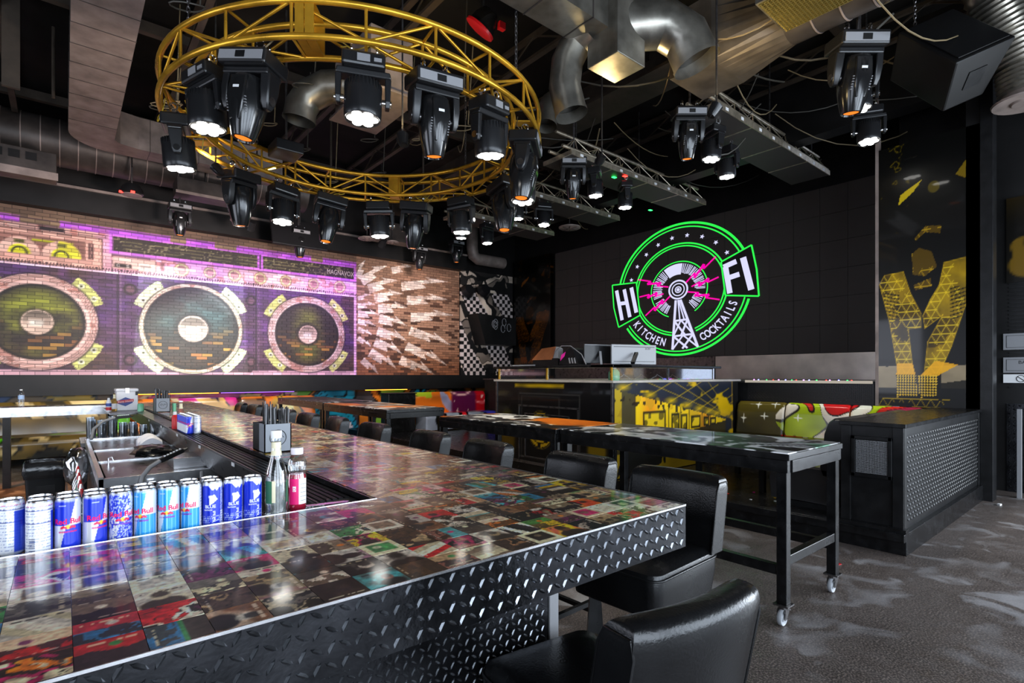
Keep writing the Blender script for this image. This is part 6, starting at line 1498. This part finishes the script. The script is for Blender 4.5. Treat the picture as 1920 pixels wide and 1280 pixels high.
# ---- ducts
def duct_seams(t, boxes, mat):
    for b in boxes: MB().obox(*b).build('seam', mat, t, world=True)
d1 = thing('rectangular_duct', 'long dusty rectangular duct running towards the mural', 'duct', (0.33, 7, 5.2))
MB().obox(0.06, 0.62, 1.5, 10.45, 5.2, 5.72).build('duct_run', M['dusty'], d1, world=True)
arc = [(0.62,10.45)] + [(0.62+0.56*math.cos(R(a)), 10.45+0.0+0.62*math.sin(R(a))) for a in range(180, 89, -10)] + [(0.95,11.07),(0.95,10.62),(0.70,10.55)]
MB().prism([(x,y,5.2) for x, y in arc], (0,0,0.52)).build('duct_elbow', M['dusty'], d1, world=True)
MB().obox(0.95, 3.2, 10.62, 11.07, 5.2, 5.72).build('duct_run', M['dusty'], d1, world=True)
duct_seams(d1, [(0.055,0.625,1.7+k*0.46,1.708+k*0.46,5.196,5.724) for k in range(19)]+[(1.1+k*0.35,1.108+k*0.35,10.615,11.075,5.196,5.724) for k in range(5)], M['darkduct'])
d2 = thing('spiral_duct', 'wide dark round duct with ribs running above the mural', 'duct', (0, 12.4, 5.2))
MB().cyl((-3.5,12.4,5.61),(4.2,12.4,5.61),0.40,n=28).build('duct_run', M['darkduct'], d2, smooth=40, world=True)
for k in range(30): MB().cyl((-3.3+k*0.25,12.4,5.61),(-3.285+k*0.25,12.4,5.61),0.408,n=28).build('rib', M['dusty'], d2, smooth=40, world=True)
d3 = thing('rectangular_duct', 'galvanised rectangular duct with round elbows right of the ring', 'duct', (3, 3.7, 5.0))
MB().obox(0.9, 4.32, 3.50, 3.90, 5.0, 5.42).build('duct_run', M['galv'], d3, world=True); MB().obox(4.18, 4.62, 3.38, 3.78, 4.70, 5.75).build('drop_box', M['galv'], d3, bevel=0.008, world=True)
duct_seams(d3, [(x,x+0.012,3.494,3.906,4.994,5.426) for x in (1.0,1.8,2.6,3.4,3.95)], M['darkduct'])
def elbow(t, pts, r, rim=True, n=22):
    P = [Vector(p) for p in pts]
    MB().tube(P, r, n, caps=False).build('elbow', M['galv'], t, smooth=25, world=True)
    d = (P[-1]-P[-2]).normalized(); MB().tube([P[-1]-d*0.02, P[-1]+d*0.015], [r*1.03, r*1.03], n, caps=False).build('rim', M['galv'], t, smooth=25, world=True)
    MB().cyl(P[-1]-d*0.12, P[-1]-d*0.11, r*0.97, n=n).build('damper', M['wallblack'], t, world=True)
elbow(d3, [(4.20,3.75,5.12),(4.18,3.93,5.05),(4.13,4.02,4.86),(4.11,4.04,4.60),(4.15,3.98,4.30)], 0.17)
elbow(d3, [(4.45,3.60,5.15),(4.68,3.45,5.20),(4.86,3.30,5.20),(5.02,3.16,5.06),(5.10,3.08,4.80)], 0.24)
d4 = thing('spiral_duct', 'dark round duct with square transition and grille near the first truss', 'duct', (5.85, 2, 5.0))
MB().cyl((5.85,2.45,5.27),(5.85,-3.0,5.27),0.27,n=26).build('duct_run', M['darkduct'], d4, smooth=40, world=True)
for k in range(16): MB().cyl((5.85,2.2-k*0.26,5.27),(5.85,2.185-k*0.26,5.27),0.276,n=26).build('rib', M['dusty'], d4, smooth=40, world=True)
n = 24; l0 = [(5.85+0.27*math.cos(2*PI*k/n), 2.45, 5.27+0.27*math.sin(2*PI*k/n)) for k in range(n)]
l1 = []
for k in range(n):
    c, s = math.cos(2*PI*k/n), math.sin(2*PI*k/n); q = 0.36/max(abs(c), abs(s)); l1.append((5.75+c*q, 3.08, 5.30+s*q))
MB().loft([l0, l1]).build('transition', M['brownduct'], d4, world=True); MB().obox(5.39, 6.11, 3.08, 3.6, 4.94, 5.66).build('square_section', M['brownduct'], d4, world=True)
gbx = MB().obox(5.02, 5.66, 1.75, 2.42, 5.02, 5.35).build('grille_box', M['galv'], d4, world=True)
m = MB()
for k in range(20): m.obox(5.04+k*0.031, 5.046+k*0.031, 1.77, 2.40, 5.005, 5.02)
for k in range(20): m.obox(5.04, 5.64, 1.77+k*0.032, 1.776+k*0.032, 5.005, 5.018)
o = m.build('grille_mesh', pbr('brass_grille', (0.42,0.33,0.10), 0.35, 0.8), d4, world=True); o['kind'] = 'stuff'
d5 = thing('flexible_duct', 'silver flexible duct hanging at the right edge above the corridor', 'duct', (8.1, 1.05, 4.64))
P = [Vector(p) for p in ((7.75,1.30,6.2),(7.96,1.16,5.71),(8.1,1.05,5.35),(8.2,0.96,4.99),(8.24,0.93,4.66))]; pts = []; rad = []
for i in range(4):
    for k in range(14): pts.append(P[i].lerp(P[i+1], k/14)); rad.append(0.215 if k % 2 else 0.235)
MB().tube(pts, rad, 20).build('duct_run', M['galv'], d5, smooth=60, world=True); MB().lathe([(0.20,0.1),(0.24,0.02),(0.30,0.0),(0.29,-0.02),(0.14,-0.01),(0.12,-0.03),(0,-0.03)], 24, (8.25,0.92,4.58)).build('diffuser_cone', M['dusty'], d5, smooth=40, world=True)
d6 = thing('round_elbow_duct', 'silver round elbow duct and square diffuser inside the ring', 'duct', (2.6, 6.8, 4.8))
elbow(d6, [(3.2,6.35,5.22),(2.85,6.62,5.24),(2.60,6.82,5.22),(2.42,6.97,5.10),(2.35,7.03,4.96),(2.33,7.05,4.80)], 0.20)
MB().obox(2.80, 3.36, 5.95, 7.05, 4.97, 5.7).build('diffuser_box', M['dusty'], d6, bevel=0.01, world=True); MB().obox(2.74, 3.42, 5.89, 7.11, 4.94, 4.97).build('diffuser_plate', M['dusty'], d6, bevel=0.004, world=True)
d7 = thing('round_elbow_duct', 'small dull elbow duct hanging behind the right side of the ring', 'duct', (4.6, 4.8, 4.56)); elbow(d7, [(5.0,4.9,5.05),(4.78,4.84,5.0),(4.62,4.78,4.87),(4.52,4.74,4.72),(4.48,4.72,4.54)], 0.13)
d8 = thing('pipe_elbow', 'dark grey pipe elbow in front of the checkered panel', 'pipe', (9.6, 13.1, 5.0)); MB().tube([(9.4,13.1,6.1),(9.4,13.1,5.3),(9.45,13.1,5.1),(9.6,13.1,5.02),(10.6,13.1,5.02)], 0.17, 18).build('pipe_run', M['dusty'], d8, smooth=40, world=True)

# ---- dark beams and joists
beam_mat = pbr('brown_steel_beam', (0.05,0.038,0.028), 0.55, 0.3, var=0.4, vscale=4)
m = MB().obox(6.1, 6.7, 0.0, 12.5, 5.62, 5.66).obox(6.38, 6.42, 0.0, 12.5, 5.66, 6.1).obox(6.1, 6.7, 0.0, 12.5, 6.1, 6.14); struct(m.build('ceiling_beam', beam_mat))
for i, x in enumerate((-1.6, -0.6, 1.3, 3.3, 4.9, 8.2)):
    t = thing('ceiling_joist', None, None, (x, 5, 5.8)); t['kind'] = 'structure'
    MB().obox(x-0.04, x+0.04, -2, 11.9, 5.80, 5.84).build('lower_chord', beam_mat, t, world=True); MB().obox(x-0.04, x+0.04, -2, 11.9, 6.1, 6.14).build('upper_chord', beam_mat, t, world=True)
    for k in range(22): MB().bar((x,-1.8+k*0.6,5.82 if k % 2 else 6.12),(x,-1.2+k*0.6,6.12 if k % 2 else 5.82),0.02).build('web_rod', beam_mat, t, world=True)
for i, y in enumerate((2.6, 4.6, 8.4, 11.6)): struct(MB().obox(-5, 11, y, y+0.10, 5.98, 6.12).build('ceiling_beam', beam_mat))
for x, y, l in ((-0.55,8.6,1.3),(-0.45,6.2,0.9)): struct(MB().obox(x, x+0.16, y, y+0.05, ZC-l, ZC).build('ceiling_hanger', beam_mat))
for i in range(4): struct(MB().cyl((-0.1+i*1.9, 9.5, ZC-0.95),(-0.1+i*1.9, 9.5, ZC),0.02,n=8).build('ceiling_hanger', beam_mat))
# drooping cable runs, bundled on one tray
ctm = {}
r = random.Random(3)
for k in range(44):
    x, y = r.uniform(4.6, 9.5), r.uniform(1.2, 8.5); a = r.uniform(0, 6.28); L = r.uniform(0.8, 2.4); z = r.uniform(5.1, 5.7); dr = r.uniform(0.1, 0.5)
    pts = [(x+L*t*math.cos(a), y+L*t*math.sin(a), z-dr*4*t*(1-t)) for t in np.linspace(0, 1, 9)]
    ctm.setdefault(k % 2, MB()).tube(pts, 0.008 if k % 3 else 0.012, 5)
for k in range(16):
    x, y = r.uniform(0.6, 4.6), r.uniform(5.2, 9.5); z = r.uniform(4.9, 5.5); q = r.uniform(0.08, 0.2)
    pts = [(x+q*math.cos(t), y+q*math.sin(t)*0.5, z-q*0.6*math.sin(t*0.5)) for t in np.linspace(0, 7, 14)]
    ctm.setdefault(k % 2, MB()).tube(pts+[(x+q, y, ZC-0.1)], 0.008, 5)
for k, l in ((0, 'black cable tangle drooping under the black ceiling'), (1, 'tan cable tangle drooping under the black ceiling')):
    o = ctm[k].build('cable_tangle', M['cable_tan'] if k else M['cable'], smooth=60); tag(o, l, 'cables', kind='stuff')

# ---- hanging loudspeaker and other gear
sp = thing('loudspeaker', 'black wedge loudspeaker hanging from a chain at upper right', 'speaker', (7.75, 1.5, 4.9))
q = Matrix.Rotation(R(-58),3,'Z') @ Matrix.Rotation(R(-32),3,'X') @ Matrix.Rotation(R(-28),3,'Y'); c = Vector((7.62,1.52,5.05))
poly = [(-0.33,-0.30),(0.33,-0.30),(0.24,0.30),(-0.24,0.30)]
MB().prism([tuple(q @ Vector((x,y,-0.42))+c) for x, y in poly], q @ Vector((0,0,0.84))).build('cabinet', M['wallblack'], sp, bevel=0.02, world=True)
MB().prism([tuple(q @ Vector((x,-0.305,z))+c) for x, z in ((-0.28,-0.38),(0.28,-0.38),(0.28,0.38),(-0.28,0.38))], q @ Vector((0,-0.012,0))).build('grille', M['perf'], sp, world=True)
MB().prism([tuple(q @ Vector((x,y,-0.43))+c) for x, y in ((-0.1,-0.1),(0.1,-0.1),(0.1,0.1),(-0.1,0.1))], q @ Vector((0,0,0.01))).build('handle_cup', M['black'], sp, world=True)
m = MB()
for k in range(22): m.tube([(7.45+0.014*math.cos(t)*(k % 2), 1.75+0.014*math.cos(t)*(1-k % 2), 5.25+k*0.045+0.03*math.sin(t)) for t in [2*PI*j/8 for j in range(8)]], 0.006, 4, closed=True)
m.build('chain', M['darksteel'], sp, world=True)
sr2 = thing('siren', 'round black and red siren hanging above the ring', 'siren', (3.9, 5.2, 5.77)); q = Matrix.Rotation(R(35),3,'X') @ Matrix.Rotation(R(20),3,'Y')
MB().lathe([(0.0,0.16),(0.10,0.15),(0.15,0.05),(0.17,-0.06),(0.0,-0.06)], 24, m=q).build('bowl', M['fixture_gloss'], sr2, smooth=40); MB().lathe([(0.17,-0.05),(0.19,-0.06),(0.19,-0.09),(0.15,-0.10),(0,-0.09)], 24, m=q).build('red_ring', M['red'], sr2, smooth=40); MB().box((0.18,-0.12,-0.02),(0.09,0.06,0.09)).build('lamp', M['red'], sr2, bevel=0.006); MB().cyl((0,0,0.1),(0,0,0.43),0.012,n=6).build('rod', M['darksteel'], sr2)
def disc(label, p, r=0.2):
    t = thing('ceiling_speaker', label, 'speaker', p, 0, 'round ceiling speakers'); MB().lathe([(0,0.05),(r*0.5,0.06),(r,0.02),(r,0.0),(r*0.9,-0.012),(0,-0.02)], 28).build('dish', M['dusty'], t, smooth=40)
    for k in range(8): a = k*PI/4; MB().bar((0.05*math.cos(a),0.05*math.sin(a),-0.022),(r*0.88*math.cos(a),r*0.88*math.sin(a),-0.018),0.012,0.006).build('spoke', M['darkduct'], t)
    MB().cyl((0,0,0.05),(0,0,ZC-p[2]),0.012,n=6).build('rod', M['darksteel'], t)
disc('round spoked ceiling speaker above the boombox tuner', (2.75,11.8,4.62)); disc('round spoked ceiling speaker above the lightning bolts', (5.45,11.8,4.70)); disc('round spoked ceiling speaker near the left edge of the screen', (8.54,8.24,4.75), 0.24)
disc('round spoked ceiling speaker right of the purple par light', (6.1,11.8,4.72), 0.15)
pj = thing('projector_rig', 'round black fan fixture with red lamps above the mural', 'stage light', (0.95,11.8,4.8))
MB().lathe([(0,0.14),(0.12,0.14),(0.17,0.05),(0.18,-0.02),(0.16,-0.04),(0,-0.03)], 24).build('housing', M['fixture'], pj, smooth=40); MB().lathe([(0.16,-0.035),(0.15,-0.05),(0,-0.045)], 24).build('front_glass', M['dusty'], pj, smooth=40)
for a in (200, 270): MB().box((0.17*math.cos(R(a)),0.17*math.sin(R(a)),-0.03),(0.06,0.05,0.03)).build('red_lamp', M['e_red'], pj)
MB().cyl((0,0,0.14),(0,0,ZC-4.8),0.015,n=6).build('rod', M['darksteel'], pj)
t = thing('cabinet_speaker', 'long grey cabinet speaker hanging above the tuner panel', 'speaker', (2.05,11.7,4.86)); MB().obox(1.6,2.6,11.45,11.95,4.88,5.16).build('cabinet', M['darkduct'], t, bevel=0.01, world=True); MB().obox(1.58,2.62,11.44,11.45,4.86,4.91).build('front_lip', M['dusty'], t, world=True); MB().cyl((2.1,11.7,5.16),(2.1,11.7,ZC),0.015,n=6).build('rod', M['darksteel'], t, world=True)
t = thing('hanging_screen', 'black flat screen hanging face down above the mural lettering', 'screen', (3.9,11.9,4.3)); MB().box((3.9,11.8,4.55),(1.15,0.06,0.62),Matrix.Rotation(R(-18),3,'X')).build('panel', M['fixture'], t, bevel=0.01, world=True); MB().cyl((3.9,11.85,4.7),(3.9,11.85,ZC),0.02,n=8).build('rod', M['darksteel'], t, world=True)
t = thing('hanging_screen', 'second dark screen hanging right of the ring rear lights', 'screen', (6.3,12.2,4.6)); MB().obox(5.9,6.9,12.1,12.5,4.85,5.3).build('panel', M['darkduct'], t, bevel=0.01, world=True); MB().cyl((6.4,12.3,5.3),(6.4,12.3,ZC),0.02,n=8).build('rod', M['darksteel'], t, world=True)
t = thing('air_unit', 'dark air conditioning unit above the mural at far left', 'air unit', (-0.6,12.2,4.7)); MB().obox(-1.9,-0.08,11.4,11.95,4.74,5.1).build('housing', M['darkduct'], t, bevel=0.01, world=True); MB().obox(-1.95,-0.06,11.38,11.4,4.66,4.78).build('front_lip', M['dusty'], t, world=True)
for k in range(3): MB().obox(-0.85+k*0.2,-0.72+k*0.2,11.385,11.4,4.92,5.04).build('vent', M['wallblack'], t, world=True)
MB().cyl((-0.9,11.7,5.1),(-0.9,11.7,ZC),0.02,n=8).build('rod', M['darksteel'], t, world=True)
# gear shelf and wall speakers by the checkered panel
t = thing('gear_shelf', 'black sloping gear shelf with tangled cables before the checkered panel', 'shelf', (10.2,13.1,2.4)); MB().prism([(9.75,12.9,2.45),(10.95,12.9,2.45),(10.95,12.9,3.30),(9.45,12.9,3.36)], (0,0.548,0)).build('housing', M['wallblack'], t, world=True)
for k in range(6): a = r.uniform(9.9,10.8); MB().tube([(a+0.08*math.cos(s),12.88,2.95+0.12*math.sin(s)+0.04*k) for s in np.linspace(0,6,10)], 0.012, 5).build('cable', M['grey'], t, smooth=60, world=True)
for k, (x, z, l) in enumerate(((9.35,4.05,'round black wall speaker left on the checkered panel'),(9.95,4.12,'round black wall speaker right on the checkered panel'))):
    t = thing('wall_speaker', l, 'speaker', (x,13.25,z)); MB().lathe([(0,0.12),(0.16,0.12),(0.21,0.0),(0.22,-0.03),(0.19,-0.03),(0.05,0.03),(0,0.03)], 22, m=Matrix.Rotation(R(70),3,'X')).build('bowl', M['fixture'], t, smooth=40)
    MB().lathe([(0,0.0),(0.04,-0.01),(0.05,0.03)], 14, m=Matrix.Rotation(R(70),3,'X')).build('cone', M['grey'], t, smooth=40); MB().cyl((0,0,0),(0,0.22,0.05),0.03,n=8).build('bracket', M['black'], t)

# ================================================================ LIGHT OF THE HOUSE RIG
# added pinkish mural fill at the rear beam lights, purple from the small pars
for p, x in (((1.72,7.45,3.36), 0.0), ((3.0,7.70,3.36), 2.6), ((4.07,7.12,3.36), 5.2), ((6.5,9.45,4.30), 7.8)):
    spot_light('mural_fill', p, (x, 13.5, 3.3), 600 if x < 7 else 360, 62, (1.0,0.84,0.80), 0.9, 0.2)
for x, y, tx, ty in ((0.87,6.3,-0.9,13.0),(2.3,7.75,2.4,13.0),(3.6,7.5,7.4,12.0)): spot_light('bench_fill', (x, y, 3.52), (tx, ty, 0.75), 380, 46, (1.0,0.9,0.78), 0.8, 0.2)  # fill spots added to brighten the wall benches
# rectangular projector patch on the middle speaker
pr_ = thing('projector', 'small black video projector hanging inside the ring facing the mural', 'projector', (2.2, 7.2, 4.4)); MB().obox(2.03, 2.37, 6.98, 7.36, 4.34, 4.48).build('housing', M['fixture'], pr_, bevel=0.015, world=True); MB().cyl((2.2,7.36,4.4),(2.2,7.39,4.4),0.045).build('lens', M['chrome'], pr_, smooth=40, world=True); MB().cyl((2.2,7.15,4.48),(2.2,7.15,ZC),0.015,n=8).build('hanger_rod', M['darksteel'], pr_, world=True)
pl = spot_light('projector_beam', (2.2, 7.42, 4.4), (2.2, 13.5, 2.75), 1100, 40, (0.80,1.0,0.88), 0.0, 0.01)
pl.data.use_nodes = True; nt = pl.data.node_tree; em = nt.nodes['Emission']
tc = nt.nodes.new('ShaderNodeTexCoord'); sx = nt.nodes.new('ShaderNodeSeparateXYZ'); nt.links.new(tc.outputs['Normal'], sx.inputs[0])
def mth(op, a, b=None):
    n_ = nt.nodes.new('ShaderNodeMath'); n_.operation = op
    for i_, s_ in enumerate((a, b)):
        if s_ is None: continue
        if isinstance(s_, (int, float)): n_.inputs[i_].default_value = s_
        else: nt.links.new(s_, n_.inputs[i_])
    return n_.outputs[0]
ax = mth('ABSOLUTE', mth('DIVIDE', sx.outputs[0], sx.outputs[2])); ay = mth('ABSOLUTE', mth('DIVIDE', sx.outputs[1], sx.outputs[2]))
nt.links.new(mth('MULTIPLY', mth('LESS_THAN', ax, 0.165), mth('LESS_THAN', ay, 0.175)), em.inputs['Strength'])
# warm uplights added to brighten the ducts and the ring
upm = emis('added_uplight_amber', (1.0,0.72,0.25), 6)
for k, (p, aim) in enumerate((((5.25,4.5,4.3),(5.0,3.2,5.6)),((5.0,2.8,4.2),(5.6,2.2,5.6)),((2.7,5.0,4.0),(2.8,5.6,6.0)),((1.4,7.2,4.0),(0.6,8.5,5.6)))):
    par(['added amber fill uplight behind the right side of the ring','added amber fill uplight below the round duct by the first truss','added amber fill uplight inside the ring facing the ceiling','added amber fill uplight at the left rear of the ring'][k], p, aim, upm, (45,35,60,60)[k], (1.0,0.74,0.34) if k != 3 else (1.0,0.82,0.7), 120, 0.7)
par('orange par light hanging at far left beyond the bar', (-1.5, 8.6, 3.4), (-0.35, 9.1, 0), emis('par_orange', (1.0,0.3,0.04), 5), 300, (1.0,0.32,0.04), 46)
